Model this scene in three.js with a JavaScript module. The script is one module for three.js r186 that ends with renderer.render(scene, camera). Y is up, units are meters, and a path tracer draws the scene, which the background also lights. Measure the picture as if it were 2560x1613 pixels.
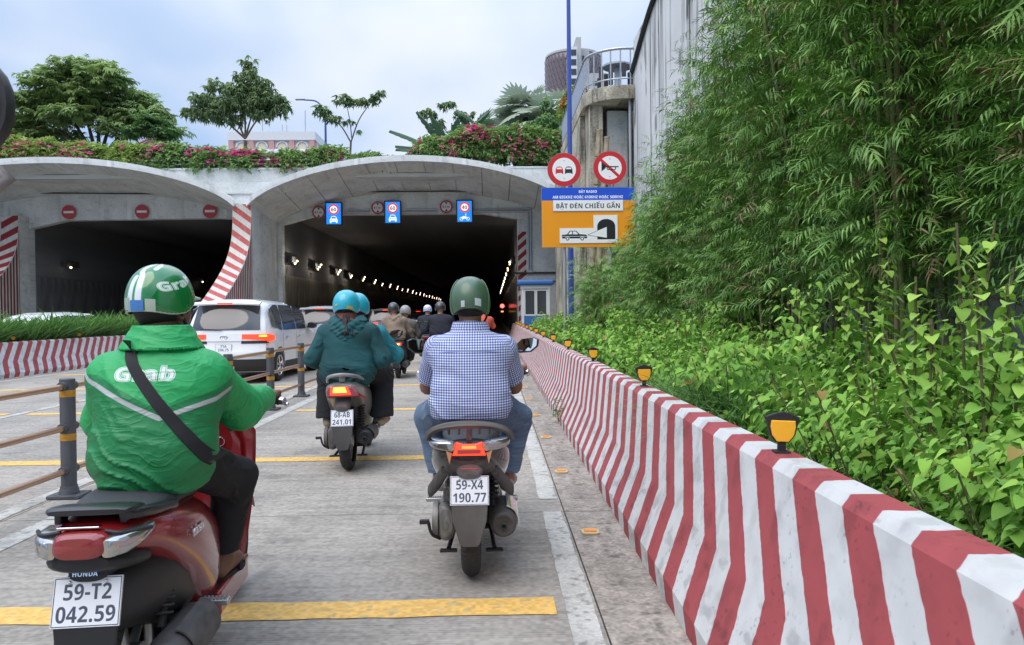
import * as THREE from 'three';
import { mergeGeometries, mergeVertices, toCreasedNormals } from 'three/addons/utils/BufferGeometryUtils.js';
import { FontLoader } from 'three/addons/loaders/FontLoader.js';
import { TextGeometry } from 'three/addons/geometries/TextGeometry.js';
import { Brush, Evaluator, SUBTRACTION } from 'three-bvh-csg';
import { RoundedBoxGeometry } from 'three/addons/geometries/RoundedBoxGeometry.js';

// ---------------------------------------------------------------- camera, sky, sun, exposure
const scene = new THREE.Scene();
const R = Math.PI / 180;
const EYE = 1.36;
const camera = new THREE.PerspectiveCamera(47.0, 1024 / 645, 0.05, 2000);
camera.position.set(0, EYE, 0);
camera.rotation.order = 'YXZ';
camera.focus = 7; camera.userData.fStop = 16;
camera.rotation.set(-0.71 * R, -1.39 * R, -0.6 * R);

const PERM = new Uint8Array(512), PVAL = new Float32Array(256);
{ let a = 12345; const r = () => { a = (a + 0x6D2B79F5) | 0; let t = Math.imul(a ^ (a >>> 15), 1 | a); t = (t + Math.imul(t ^ (t >>> 7), 61 | t)) ^ t; return ((t ^ (t >>> 14)) >>> 0) / 4294967296; }; for (let i = 0; i < 256; i++) { PERM[i] = i; PVAL[i] = r() * 2 - 1; } for (let i = 255; i > 0; i--) { const j = Math.floor(r() * (i + 1)), t = PERM[i]; PERM[i] = PERM[j]; PERM[j] = t; } for (let i = 0; i < 256; i++) PERM[256 + i] = PERM[i]; }
function vn(x, y, z = 0, per = 0) { // value noise, -1..1
  let xi = Math.floor(x), yi = Math.floor(y), zi = Math.floor(z); const fx = x - xi, fy = y - yi, fz = z - zi;
  const u = fx * fx * (3 - 2 * fx), v = fy * fy * (3 - 2 * fy), w = fz * fz * (3 - 2 * fz);
  let x1 = xi + 1, y1 = yi + 1; if (per) { xi = ((xi % per) + per) % per; yi = ((yi % per) + per) % per; x1 = ((x1 % per) + per) % per; y1 = ((y1 % per) + per) % per; }
  const pa = PERM[xi & 255], pb = PERM[x1 & 255], aa = PERM[(pa + y1) & 255], ab = PERM[(pa + yi) & 255], ba = PERM[(pb + yi) & 255], bb = PERM[(pb + y1) & 255], z0 = zi & 255, z1 = (zi + 1) & 255;
  const c00 = PVAL[PERM[ab + z0]], c10 = PVAL[PERM[ba + z0]], c01 = PVAL[PERM[aa + z0]], c11 = PVAL[PERM[bb + z0]], d00 = PVAL[PERM[ab + z1]], d10 = PVAL[PERM[ba + z1]], d01 = PVAL[PERM[aa + z1]], d11 = PVAL[PERM[bb + z1]];
  const e0 = c00 + (c10 - c00) * u, e1 = c01 + (c11 - c01) * u, f0 = d00 + (d10 - d00) * u, f1 = d01 + (d11 - d01) * u, g0 = e0 + (e1 - e0) * v, g1 = f0 + (f1 - f0) * v;
  return g0 + (g1 - g0) * w;
}
function fbm(x, y, z = 0, oct = 4, per = 0) { let s = 0, a = 0.5, f = 1; for (let i = 0; i < oct; i++) { s += a * vn(x * f, y * f, z + i * 7.3, per ? per * f : 0); a *= 0.5; f *= 2; } return s; }
function rngOf(seed) { let a = seed | 0; return () => { a = (a + 0x6D2B79F5) | 0; let t = Math.imul(a ^ (a >>> 15), 1 | a); t = (t + Math.imul(t ^ (t >>> 7), 61 | t)) ^ t; return ((t ^ (t >>> 14)) >>> 0) / 4294967296; }; }
const clamp = (x, a = 0, b = 1) => Math.min(b, Math.max(a, x));
const lerp = (a, b, t) => a + (b - a) * t;
const sstep = (a, b, x) => { const t = clamp((x - a) / (b - a)); return t * t * (3 - 2 * t); };
const V = (x, y, z) => new THREE.Vector3(x, y, z);

{ // thin high overcast: pale blue air with soft, broken white cloud sheets
  const W = 1024, H = 512, data = new Float32Array(W * H * 4);
  for (let j = 0; j < H; j++) for (let i = 0; i < W; i++) {
    const v = (j + 0.5) / H, u = (i + 0.5) / W, el = (v - 0.5) * Math.PI, az = (u - 0.5) * 2 * Math.PI;
    const dx = Math.cos(el) * Math.cos(az), dz = Math.cos(el) * Math.sin(az), dy = Math.sin(el);
    const k = 1 / (Math.max(dy, 0) + 0.22), px = dx * k, pz = dz * k;
    let c = fbm(px * 1.6 + 3.1, pz * 1.1 - 2.2, 0.4, 5) + 0.55 * fbm(px * 0.6 - 1, pz * 0.5 + 4.7, 2.2, 3);
    c = sstep(-0.28, 0.72, c);
    const g = 1 + 1.75 * sstep(0.3, 1, dy);
    const r = lerp(0.30, 0.66, c), gg = lerp(0.43, 0.695, c), b = lerp(0.655, 0.755, c), o = (j * W + i) * 4;
    const dn = dy < 0 ? 0.45 : 1;
    data[o] = r * g * dn; data[o + 1] = gg * g * dn; data[o + 2] = b * g * dn; data[o + 3] = 1;
  }
  const sky = new THREE.DataTexture(data, W, H, THREE.RGBAFormat, THREE.FloatType);
  sky.mapping = THREE.EquirectangularReflectionMapping; sky.magFilter = sky.minFilter = THREE.LinearFilter; sky.wrapS = THREE.RepeatWrapping; sky.needsUpdate = true;
  scene.background = sky; scene.environment = sky;
}
const sun = new THREE.DirectionalLight(0xffeed8, 1.5);
sun.position.set(-24, 46, 8); sun.target.position.set(-3, 0, -14); sun.castShadow = true; sun.shadow.radius = 100;
sun.shadow.mapSize.set(4096, 4096);
Object.assign(sun.shadow.camera, { left: -40, right: 40, top: 40, bottom: -40, near: 1, far: 160 });
scene.add(sun, sun.target);
const renderer = new THREE.WebGLRenderer({ antialias: true });
renderer.toneMapping = THREE.LinearToneMapping;
renderer.toneMappingExposure = 1.42;
renderer.shadowMap.enabled = true;

// ---------------------------------------------------------------- helpers
const NTH = ['first', 'second', 'third', 'fourth', 'fifth', 'sixth', 'seventh', 'eighth', 'ninth', 'tenth', 'eleventh', 'twelfth', 'thirteenth', 'fourteenth', 'fifteenth', 'sixteenth', 'seventeenth', 'eighteenth', 'nineteenth', 'twentieth', 'twenty-first', 'twenty-second', 'twenty-third', 'twenty-fourth', 'twenty-fifth', 'twenty-sixth', 'twenty-seventh', 'twenty-eighth', 'twenty-ninth', 'thirtieth'];
const taken = {};
function nm(name) { if (!(name in taken)) { taken[name] = 0; return name; } taken[name]++; return name + '_' + String(taken[name]).padStart(3, '0'); }
function thing(name, label, category, pos = [0, 0, 0], turn = 0, group, kind) {
  const o = new THREE.Group(); o.name = nm(name); o.position.set(...pos); o.rotation.y = turn; o.userData = { label, category };
  if (group) o.userData.group = group; if (kind) o.userData.kind = kind; scene.add(o); return o;
}
function obj(name, geo, mat, parent, opt = {}) {
  const m = new THREE.Mesh(Array.isArray(geo) ? merge(geo) : geo, mat); m.name = parent ? name : nm(name); m.castShadow = m.receiveShadow = true;
  if (opt.at) m.position.set(...opt.at); if (opt.rot) m.rotation.set(...opt.rot); if (opt.data) Object.assign(m.userData, opt.data);
  (parent || scene).add(m); return m;
}
function struct(name, geo, mat, label) { const m = obj(name, geo, mat); m.userData = { kind: 'structure' }; if (label) m.userData.label = label; return m; }
function tag(o, label, category, group) { o.userData.label = label; o.userData.category = category; if (group) o.userData.group = group; return o; }
function copyOf(root, label, pos, turn) { const c = root.clone(); c.name = nm(root.name.replace(/_\d{3}$/, '')); c.userData = { ...root.userData, label }; if (pos) c.position.set(...pos); if (turn !== undefined) c.rotation.y = turn; scene.add(c); return c; }
function clean(g) {
  g = g.index ? g.toNonIndexed() : g.clone(); const n = g.attributes.position.count;
  if (!g.attributes.normal) g.computeVertexNormals();
  if (!g.attributes.uv) g.setAttribute('uv', new THREE.BufferAttribute(new Float32Array(n * 2), 2));
  for (const k of Object.keys(g.attributes)) if (!['position', 'normal', 'uv'].includes(k)) g.deleteAttribute(k);
  g.morphAttributes = {}; g.clearGroups(); return g;
}
function merge(list) { return list.length === 1 ? list[0] : mergeGeometries(list.map(clean)); }
function box(w, h, d, x = 0, y = 0, z = 0, r = 0, seg = 2) { const g = r ? new RoundedBoxGeometry(w, h, d, seg, r) : new THREE.BoxGeometry(w, h, d); g.translate(x, y, z); return g; }
function span(x0, x1, y0, y1, z0, z1, r = 0) { return box(x1 - x0, y1 - y0, z1 - z0, (x0 + x1) / 2, (y0 + y1) / 2, (z0 + z1) / 2, r); }
function rod(p, q, r0, r1 = r0, seg = 10) {
  const a = V(...p), b = V(...q), d = b.clone().sub(a), g = new THREE.CylinderGeometry(r1, r0, d.length(), seg);
  g.applyQuaternion(new THREE.Quaternion().setFromUnitVectors(V(0, 1, 0), d.clone().normalize())); const m = a.add(b).multiplyScalar(0.5); g.translate(m.x, m.y, m.z); return g;
}
function tube(pts, r, seg = 24, rs = 8, closed = false) { return new THREE.TubeGeometry(new THREE.CatmullRomCurve3(pts.map((p) => V(...p)), closed, 'catmullrom', 0.5), seg, r, rs, closed); }
function ball(r, x, y, z, sx = 1, sy = 1, sz = 1, n = 14) { const g = new THREE.SphereGeometry(r, n, Math.round(n * 0.7)); g.scale(sx, sy, sz); g.translate(x, y, z); return g; }
function lathe(pts, seg = 28) { return new THREE.LatheGeometry(pts.map(([x, y]) => new THREE.Vector2(x, y)), seg); }
function shapeOf(pts, holes = []) { const s = new THREE.Shape(pts.map(([x, y]) => new THREE.Vector2(x, y))); for (const h of holes) s.holes.push(new THREE.Path(h.map(([x, y]) => new THREE.Vector2(x, y)))); return s; }
function extr(pts, depth, bevel = 0, holes = []) { // outline in x,y; front face at z = +depth/2
  const g = new THREE.ExtrudeGeometry(shapeOf(pts, holes), { depth: depth - 2 * bevel, bevelEnabled: bevel > 0, bevelThickness: bevel, bevelSize: bevel, bevelOffset: -bevel, bevelSegments: 2, curveSegments: 8 });
  g.translate(0, 0, -depth / 2 + bevel); return g;
}
function xf(g, { s, r, t } = {}) { if (s) g.scale(...(Array.isArray(s) ? s : [s, s, s])); if (r) g.applyMatrix4(new THREE.Matrix4().makeRotationFromEuler(new THREE.Euler(...r))); if (t) g.translate(...t); return g; }
// rings along a path: each section {z, x, y, w, h, n, hb} (superellipse in the x,y plane; hb = half height below)
function loft(secs, N = 28, sub = 4) {
  const S = []; // catmull-rom between sections
  const keys = ['x', 'y', 'z', 'w', 'h', 'hb', 'n', 'ty'];
  const full = secs.map((s) => ({ x: 0, n: 2.4, hb: s.h, ty: 0, ...s }));
  for (let i = 0; i < full.length - 1; i++) for (let k = 0; k < sub; k++) {
    const t = k / sub, a = full[Math.max(0, i - 1)], b = full[i], c = full[i + 1], d = full[Math.min(full.length - 1, i + 2)], o = {};
    for (const q of keys) o[q] = 0.5 * (2 * b[q] + (c[q] - a[q]) * t + (2 * a[q] - 5 * b[q] + 4 * c[q] - d[q]) * t * t + (3 * b[q] - a[q] - 3 * c[q] + d[q]) * t * t * t);
    S.push(o);
  }
  S.push(full[full.length - 1]);
  const pos = [], uv = [], idx = [];
  S.forEach((s, i) => { for (let k = 0; k <= N; k++) { const a = k / N * Math.PI * 2, c = Math.cos(a), sn = Math.sin(a), e = 2 / s.n; const hh = sn >= 0 ? s.h : s.hb; const yy = s.y + Math.sign(sn) * Math.abs(sn) ** e * hh; pos.push(s.x + Math.sign(c) * Math.abs(c) ** e * s.w, yy, s.z + s.ty * (yy - s.y)); uv.push(k / N, i / S.length); } });
  for (let i = 0; i < S.length - 1; i++) for (let k = 0; k < N; k++) { const a = i * (N + 1) + k, b = a + 1, c = a + N + 1, d = c + 1; idx.push(a, c, b, b, c, d); }
  for (const [i, flip] of [[0, 0], [S.length - 1, 1]]) { const c0 = pos.length / 3, s = S[i]; pos.push(s.x, s.y + (s.h - s.hb) / 2, s.z); uv.push(0.5, 0.5); for (let k = 0; k < N; k++) { const a = i * (N + 1) + k; flip ? idx.push(c0, a + 1, a) : idx.push(c0, a, a + 1); } }
  const g = new THREE.BufferGeometry(); g.setAttribute('position', new THREE.Float32BufferAttribute(pos, 3)); g.setAttribute('uv', new THREE.Float32BufferAttribute(uv, 2)); g.setIndex(secs[0].z > secs[secs.length - 1].z ? idx.reverse() : idx); 
  return toCreasedNormals(g, 0.9);
}
// a sheet f(u,v) -> [x,y,z] given thickness along its own normal
function sheet(f, nu, nv, th = 0.004, uvf) {
  const P = [], N = []; const e = 1e-3;
  for (let j = 0; j <= nv; j++) for (let i = 0; i <= nu; i++) {
    const u = i / nu, v = j / nv, p = V(...f(u, v)), a = V(...f(Math.min(1, u + e), v)).sub(V(...f(Math.max(0, u - e), v))), b = V(...f(u, Math.min(1, v + e))).sub(V(...f(u, Math.max(0, v - e))));
    P.push(p); N.push(a.cross(b).normalize());
  }
  const pos = [], uv = [], idx = [], W = nu + 1, M = W * (nv + 1);
  for (let s = 0; s < 2; s++) P.forEach((p, k) => { const q = p.clone().addScaledVector(N[k], s ? 0 : th); pos.push(q.x, q.y, q.z); const u = (k % W) / nu, v = Math.floor(k / W) / nv; uv.push(...(uvf ? uvf(u, v) : [u, v])); });
  for (let j = 0; j < nv; j++) for (let i = 0; i < nu; i++) { const a = j * W + i, b = a + 1, c = a + W, d = c + 1; idx.push(a, b, c, b, d, c, M + a, M + c, M + b, M + b, M + c, M + d); }
  const edge = (a, b) => idx.push(a, M + a, b, b, M + a, M + b);
  for (let i = 0; i < nu; i++) { edge(i, i + 1); edge(nv * W + i + 1, nv * W + i); }
  for (let j = 0; j < nv; j++) { edge((j + 1) * W, j * W); edge(j * W + nu, (j + 1) * W + nu); }
  const g = new THREE.BufferGeometry(); g.setAttribute('position', new THREE.Float32BufferAttribute(pos, 3)); g.setAttribute('uv', new THREE.Float32BufferAttribute(uv, 2)); g.setIndex(idx);
  return toCreasedNormals(g, 0.7);
}
// naive surface nets over a signed distance field
function surfNet(f, lo, hi, cell, uvf) {
  const nx = Math.ceil((hi[0] - lo[0]) / cell) + 1, ny = Math.ceil((hi[1] - lo[1]) / cell) + 1, nz = Math.ceil((hi[2] - lo[2]) / cell) + 1;
  const D = new Float32Array(nx * ny * nz); let q = 0;
  for (let k = 0; k < nz; k++) for (let j = 0; j < ny; j++) for (let i = 0; i < nx; i++) D[q++] = f(lo[0] + i * cell, lo[1] + j * cell, lo[2] + k * cell);
  const id = new Int32Array(nx * ny * nz).fill(-1), pos = [], idx = [], sy = nx, sz = nx * ny, off = [0, 1, sy, sy + 1, sz, sz + 1, sz + sy, sz + sy + 1];
  const E = [[0, 1], [2, 3], [4, 5], [6, 7], [0, 2], [1, 3], [4, 6], [5, 7], [0, 4], [1, 5], [2, 6], [3, 7]];
  for (let k = 0; k < nz - 1; k++) for (let j = 0; j < ny - 1; j++) for (let i = 0; i < nx - 1; i++) {
    const b = k * sz + j * sy + i; let m = 0; for (let c = 0; c < 8; c++) if (D[b + off[c]] < 0) m |= 1 << c;
    if (m === 0 || m === 255) continue;
    let x = 0, y = 0, z = 0, n = 0;
    for (const [a, c] of E) { const va = D[b + off[a]], vc = D[b + off[c]]; if ((va < 0) === (vc < 0)) continue; const t = va / (va - vc); x += (a & 1) + t * ((c & 1) - (a & 1)); y += ((a >> 1) & 1) + t * (((c >> 1) & 1) - ((a >> 1) & 1)); z += (a >> 2) + t * ((c >> 2) - (a >> 2)); n++; }
    id[b] = pos.length / 3; pos.push(lo[0] + (i + x / n) * cell, lo[1] + (j + y / n) * cell, lo[2] + (k + z / n) * cell);
  }
  const quad = (a, b, c, d, fl) => { if (a < 0 || b < 0 || c < 0 || d < 0) return; fl ? idx.push(a, c, b, a, d, c) : idx.push(a, b, c, a, c, d); };
  for (let k = 1; k < nz - 1; k++) for (let j = 1; j < ny - 1; j++) for (let i = 1; i < nx - 1; i++) {
    const b = k * sz + j * sy + i, s = D[b] < 0;
    if (s !== (D[b + 1] < 0)) quad(id[b - sy - sz], id[b - sz], id[b], id[b - sy], !s);
    if (s !== (D[b + sy] < 0)) quad(id[b - 1 - sz], id[b - 1], id[b], id[b - sz], !s);
    if (s !== (D[b + sz] < 0)) quad(id[b - 1 - sy], id[b - sy], id[b], id[b - 1], !s);
  }
  const nor = new Float32Array(pos.length), uv = new Float32Array(pos.length / 3 * 2), e = cell * 0.35;
  for (let v = 0; v < pos.length; v += 3) {
    const x = pos[v], y = pos[v + 1], z = pos[v + 2], gx = f(x + e, y, z) - f(x - e, y, z), gy = f(x, y + e, z) - f(x, y - e, z), gz = f(x, y, z + e) - f(x, y, z - e), l = Math.hypot(gx, gy, gz) || 1;
    nor[v] = gx / l; nor[v + 1] = gy / l; nor[v + 2] = gz / l; if (uvf) { const t = uvf(x, y, z); uv[v / 3 * 2] = t[0]; uv[v / 3 * 2 + 1] = t[1]; }
  }
  const g = new THREE.BufferGeometry(); g.setAttribute('position', new THREE.Float32BufferAttribute(pos, 3)); g.setAttribute('normal', new THREE.BufferAttribute(nor, 3)); g.setAttribute('uv', new THREE.BufferAttribute(uv, 2)); g.setIndex(idx); return g;
}
const smin = (a, b, k) => { const h = Math.max(k - Math.abs(a - b), 0) / k; return Math.min(a, b) - h * h * k * 0.25; };
// bone: tapered capsule; sc squeezes it in x / z
function bone(a, b, r0, r1 = r0, sc = [1, 1, 1]) {
  const [sx, sy, sz] = sc, ax = a[0] / sx, ay = a[1] / sy, az = a[2] / sz, bx = b[0] / sx - ax, by = b[1] / sy - ay, bz = b[2] / sz - az, L = bx * bx + by * by + bz * bz + 1e-9, m = Math.min(sx, sy, sz);
  const f = (x, y, z) => { const px = x / sx - ax, py = y / sy - ay, pz = z / sz - az, t = clamp((px * bx + py * by + pz * bz) / L); return (Math.hypot(px - bx * t, py - by * t, pz - bz * t) - (r0 + (r1 - r0) * t)) * m; };
  f.box = [Math.min(a[0], b[0]) - Math.max(r0, r1) * sx, Math.min(a[1], b[1]) - Math.max(r0, r1) * sy, Math.min(a[2], b[2]) - Math.max(r0, r1) * sz, Math.max(a[0], b[0]) + Math.max(r0, r1) * sx, Math.max(a[1], b[1]) + Math.max(r0, r1) * sy, Math.max(a[2], b[2]) + Math.max(r0, r1) * sz];
  return f;
}
function blend(bones, k = 0.05, off = 0) { return (x, y, z) => { let d = 1e3; for (const b of bones) d = smin(d, b(x, y, z), k); return d - off; }; }
function boundsOf(bones, pad) { const lo = [1e3, 1e3, 1e3], hi = [-1e3, -1e3, -1e3]; for (const b of bones) for (let i = 0; i < 3; i++) { lo[i] = Math.min(lo[i], b.box[i] - pad); hi[i] = Math.max(hi[i], b.box[i + 3] + pad); } return [lo, hi]; }

// ---------------------------------------------------------------- textures and materials
function dtex(w, h, fn, { srgb = true, rep } = {}) {
  const d = new Uint8Array(w * h * 4);
  for (let j = 0; j < h; j++) for (let i = 0; i < w; i++) { const c = fn((i + 0.5) / w, (j + 0.5) / h), o = (j * w + i) * 4; if (typeof c === 'number') { d[o] = d[o + 1] = d[o + 2] = clamp(c) * 255; } else { d[o] = clamp(c[0]) * 255; d[o + 1] = clamp(c[1]) * 255; d[o + 2] = clamp(c[2]) * 255; } d[o + 3] = 255; }
  const t = new THREE.DataTexture(d, w, h); t.wrapS = t.wrapT = THREE.RepeatWrapping; t.magFilter = THREE.LinearFilter; t.minFilter = THREE.LinearMipmapLinearFilter; t.generateMipmaps = true; if (srgb) t.colorSpace = THREE.SRGBColorSpace; if (rep) t.repeat.set(...rep); t.needsUpdate = true; return t;
}
function ctex(w, h, draw) { const c = document.createElement('canvas'); c.width = w; c.height = h; const g = c.getContext('2d'); draw(g, w, h); const t = new THREE.CanvasTexture(c); t.colorSpace = THREE.SRGBColorSpace; t.wrapS = t.wrapT = THREE.ClampToEdgeWrapping; return t; }
const rgb = (r, g, b) => new THREE.Color().setRGB(r, g, b);
function mat(c, rough = 0.6, o = {}) { return new THREE.MeshStandardMaterial({ color: Array.isArray(c) ? rgb(...c) : c, roughness: rough, ...o }); }
function phys(c, rough, o = {}) { return new THREE.MeshPhysicalMaterial({ color: Array.isArray(c) ? rgb(...c) : c, roughness: rough, ...o }); }
const grainBump = dtex(256, 256, (u, v) => 0.5 + 0.5 * fbm(u * 32, v * 32, 1.5, 4, 32), { srgb: false, rep: [1, 1] });
const tint = (t, f) => dtex(256, 256, (u, v) => { const n = f(u, v); return [t[0] * n, t[1] * n, t[2] * n]; });
const mottled = tint([1, 1, 1], (u, v) => 0.86 + 0.22 * fbm(u * 6, v * 6, 2, 5, 6));
const clothBump = dtex(128, 128, (u, v) => 0.5 + 0.25 * Math.sin(u * 128 * Math.PI / 2) * Math.sin(v * 128 * Math.PI / 2) + 0.25 * fbm(u * 16, v * 16, 0, 3, 16), { srgb: false });
// ================================================================ THE SETTING
const T = {};
T.road = dtex(1024, 1024, (u, v) => { // brushed concrete: fine broken grooves across the lane, stains
  const row = v * 150, gr = vn(Math.floor(row) * 3.7, 5.1) * 0.5 + 0.5, line = Math.pow(0.5 + 0.5 * Math.cos(row * 2 * Math.PI), 4) * gr * sstep(-0.25, 0.3, vn(u * 7, Math.floor(row) * 1.3, 3, 0));
  const n = 0.575 + 0.07 * fbm(u * 5, v * 5, 1, 5, 5) + 0.05 * vn(u * 160, v * 160, 4, 160) + 0.045 * fbm(u * 3, v * 60, 9, 3, 0) - 0.15 * line - 0.07 * sstep(0.25, 0.5, fbm(u * 9, v * 9, 12, 4, 9)) - 0.05 * sstep(0.36, 0.5, fbm(u * 60, v * 60, 52, 3, 60));
  return [n * 1.03, n * 0.985, n * 0.92];
});
T.roadB = dtex(512, 512, (u, v) => { const row = v * 150, gr = vn(Math.floor(row) * 3.7, 5.1) * 0.5 + 0.5; return 0.6 + 0.2 * vn(u * 128, v * 128, 4, 128) - 0.5 * Math.pow(0.5 + 0.5 * Math.cos(row * 2 * Math.PI), 3) * gr; }, { srgb: false });
T.gutter = dtex(512, 512, (u, v) => { const n = 0.56 + 0.11 * fbm(u * 5, v * 5, 21, 5, 5) + 0.07 * vn(u * 110, v * 110, 4, 110) + 0.05 * vn(u * 40, v * 40, 8, 40) - 0.1 * sstep(0.3, 0.5, fbm(u * 20, v * 20, 15, 3, 20)); return [n * 1.02, n * 0.96, n * 0.89]; });
T.paintWhite = dtex(512, 512, (u, v) => { const n = 0.70 + 0.07 * fbm(u * 8, v * 8, 3, 4, 8) + 0.05 * vn(u * 90, v * 90, 3, 90) - 0.14 * sstep(0.2, 0.5, fbm(u * 26, v * 26, 33, 4, 26)) - 0.10 * sstep(0.0, 0.5, fbm(u * 5, v * 5, 13, 3, 5)) ; return [n, n * 0.985, n * 0.94]; });
T.paintYellow = dtex(512, 512, (u, v) => { const w = 0.55 * sstep(0.16, 0.5, fbm(u * 30, v * 30, 43, 4, 30)); const n = 0.96 + 0.08 * vn(u * 60, v * 60, 3, 60); return [lerp(0.89, 0.66, w) * n, lerp(0.71, 0.62, w) * n, lerp(0.38, 0.52, w) * n]; });
T.wall = dtex(1024, 1024, (u, v) => { // white-washed concrete with dark run marks of algae
  const st = sstep(0.08, 0.6, fbm(u * 60, v * 3.5, 6, 4, 0) + 0.5 * fbm(u * 5, v * 3, 2, 3)), sp = sstep(0.3, 0.55, fbm(u * 30, v * 12, 8, 4));
  const n = 0.83 + 0.05 * fbm(u * 10, v * 10, 3, 4) - 0.42 * st * (0.55 + 0.45 * vn(u * 24, v * 9, 5)) - 0.28 * sp; return [n, n * 1.005, n * 1.0];
});
T.conc = dtex(1024, 1024, (u, v) => { const st = sstep(0.1, 0.6, fbm(u * 22, v * 2.2, 6, 4)); const n = 0.80 + 0.08 * fbm(u * 8, v * 8, 3, 5) + 0.03 * vn(u * 140, v * 140, 7) - 0.09 * st - 0.05 * sstep(0.25, 0.5, fbm(u * 18, v * 30, 44, 4)); return [n * 0.985, n, n * 0.99]; });
T.oldconc = dtex(512, 512, (u, v) => { const n = 0.66 + 0.25 * fbm(u * 6, v * 6, 3, 5) + 0.08 * vn(u * 80, v * 80, 7) - 0.22 * sstep(0.05, 0.5, fbm(u * 26, v * 3, 6, 4)); return [n, n * 0.97, n * 0.88]; });
const M = {
  road: [0, 1, 2, 3].map((k) => { const t = T.road.clone(); t.offset.set(k * 0.27, k * 0.41); t.needsUpdate = true; const f = [0.93, 1.0, 0.96, 1.03][k]; return mat([f, f, f], 0.88, { map: t, bumpMap: T.roadB, bumpScale: 0.004 }); }),
  gutter: mat([1, 1, 1], 0.95, { map: T.gutter, bumpMap: grainBump, bumpScale: 0.006 }),
  bed: mat([0.06, 0.058, 0.052], 1), white: mat([1, 1, 1], 0.75, { map: T.paintWhite, bumpMap: grainBump, bumpScale: 0.002 }), yellow: mat([1, 1, 1], 0.75, { map: T.paintYellow, bumpMap: grainBump, bumpScale: 0.002 }),
  wall: mat([1, 1, 1], 0.9, { map: T.wall, bumpMap: grainBump, bumpScale: 0.003 }), conc: mat([1.04, 1.03, 1.01], 0.85, { map: T.conc, bumpMap: grainBump, bumpScale: 0.003 }), whiteConc: mat([1.2, 1.2, 1.2], 0.8, { map: T.conc }),
  oldconc: mat([1.0, 0.99, 0.96], 0.95, { map: T.oldconc, bumpMap: grainBump, bumpScale: 0.01 }),
  dark: mat([0.022, 0.022, 0.024], 0.9), darkWall: mat([0.05, 0.05, 0.05], 0.8), soil: mat([0.045, 0.035, 0.024], 1), steel: mat([0.45, 0.47, 0.5], 0.35, { metalness: 0.9 }), galv: mat([0.42, 0.44, 0.46], 0.5, { metalness: 0.6 }),
  asphalt: mat([0.07, 0.07, 0.07], 0.95), black: mat([0.018, 0.018, 0.02], 0.55), rubber: mat([0.022, 0.022, 0.023], 0.85, { bumpMap: grainBump, bumpScale: 0.002 }), blackGloss: phys([0.012, 0.012, 0.014], 0.38, { clearcoat: 0.3, clearcoatRoughness: 0.2 }),
  chrome: mat([0.78, 0.78, 0.8], 0.12, { metalness: 1 }), alu: mat([0.5, 0.5, 0.5], 0.42, { metalness: 0.85 }), mirror: mat([0.9, 0.9, 0.9], 0.02, { metalness: 1 }),
  greyPlastic: mat([0.10, 0.095, 0.092], 0.6, { map: mottled }), dustPlastic: mat([0.15, 0.135, 0.125], 0.75, { map: mottled, bumpMap: grainBump, bumpScale: 0.001 }),
};
function uvXZ(g, s = 1, ox = 0, oz = 0) { const p = g.attributes.position, n = g.attributes.normal, u = g.attributes.uv; for (let i = 0; i < p.count; i++) { const nx = Math.abs(n.getX(i)), ny = Math.abs(n.getY(i)); if (ny > 0.6) u.setXY(i, (p.getX(i) + ox) * s, (p.getZ(i) + oz) * s); else if (nx > 0.6) u.setXY(i, (p.getZ(i) + oz) * s, (p.getY(i)) * s); else u.setXY(i, (p.getX(i) + ox) * s, p.getY(i) * s); } return g; }

// ---- lower ground, road slabs, markings
struct('ground', uvXZ(span(-300, 300, -1.2, -0.16, -600, 120), 0.2), M.soil);
const road = new THREE.Group(); road.name = nm('road'); road.userData = { kind: 'structure' }; scene.add(road);
const FAR = 47.6, JOINTS = []; for (let d = -5.6; d < FAR; d += 3.55) JOINTS.push(d);
obj('road_bed', span(-24.4, 4.3, -0.15, -0.035, -FAR, 6), M.bed, road);
const STRIPS = [[-24.2, -12.35], [-10.75 - 0.35, -6.866], [-6.858, -3.316], [-3.308, 0.462], [0.470, 0.80]];
STRIPS.forEach(([x0, x1], s) => { for (let k = 0; k < JOINTS.length - 1; k++) {
  const m = s === 4 ? M.gutter : M.road[(k * 3 + s * 2) % 4];
  obj('slab', uvXZ(span(x0, x1, -0.14, 0, -JOINTS[k + 1] + 0.005, -JOINTS[k] - 0.005, 0), s === 4 ? 0.7 : 0.31, s * 0.7, k * 0.3), m, road);
} });
obj('tunnel_pavement', uvXZ(span(-24.4, 1.3, -0.14, 0, -200, -JOINTS[JOINTS.length - 1] - 0.005), 0.31), M.road[0], road);
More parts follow.
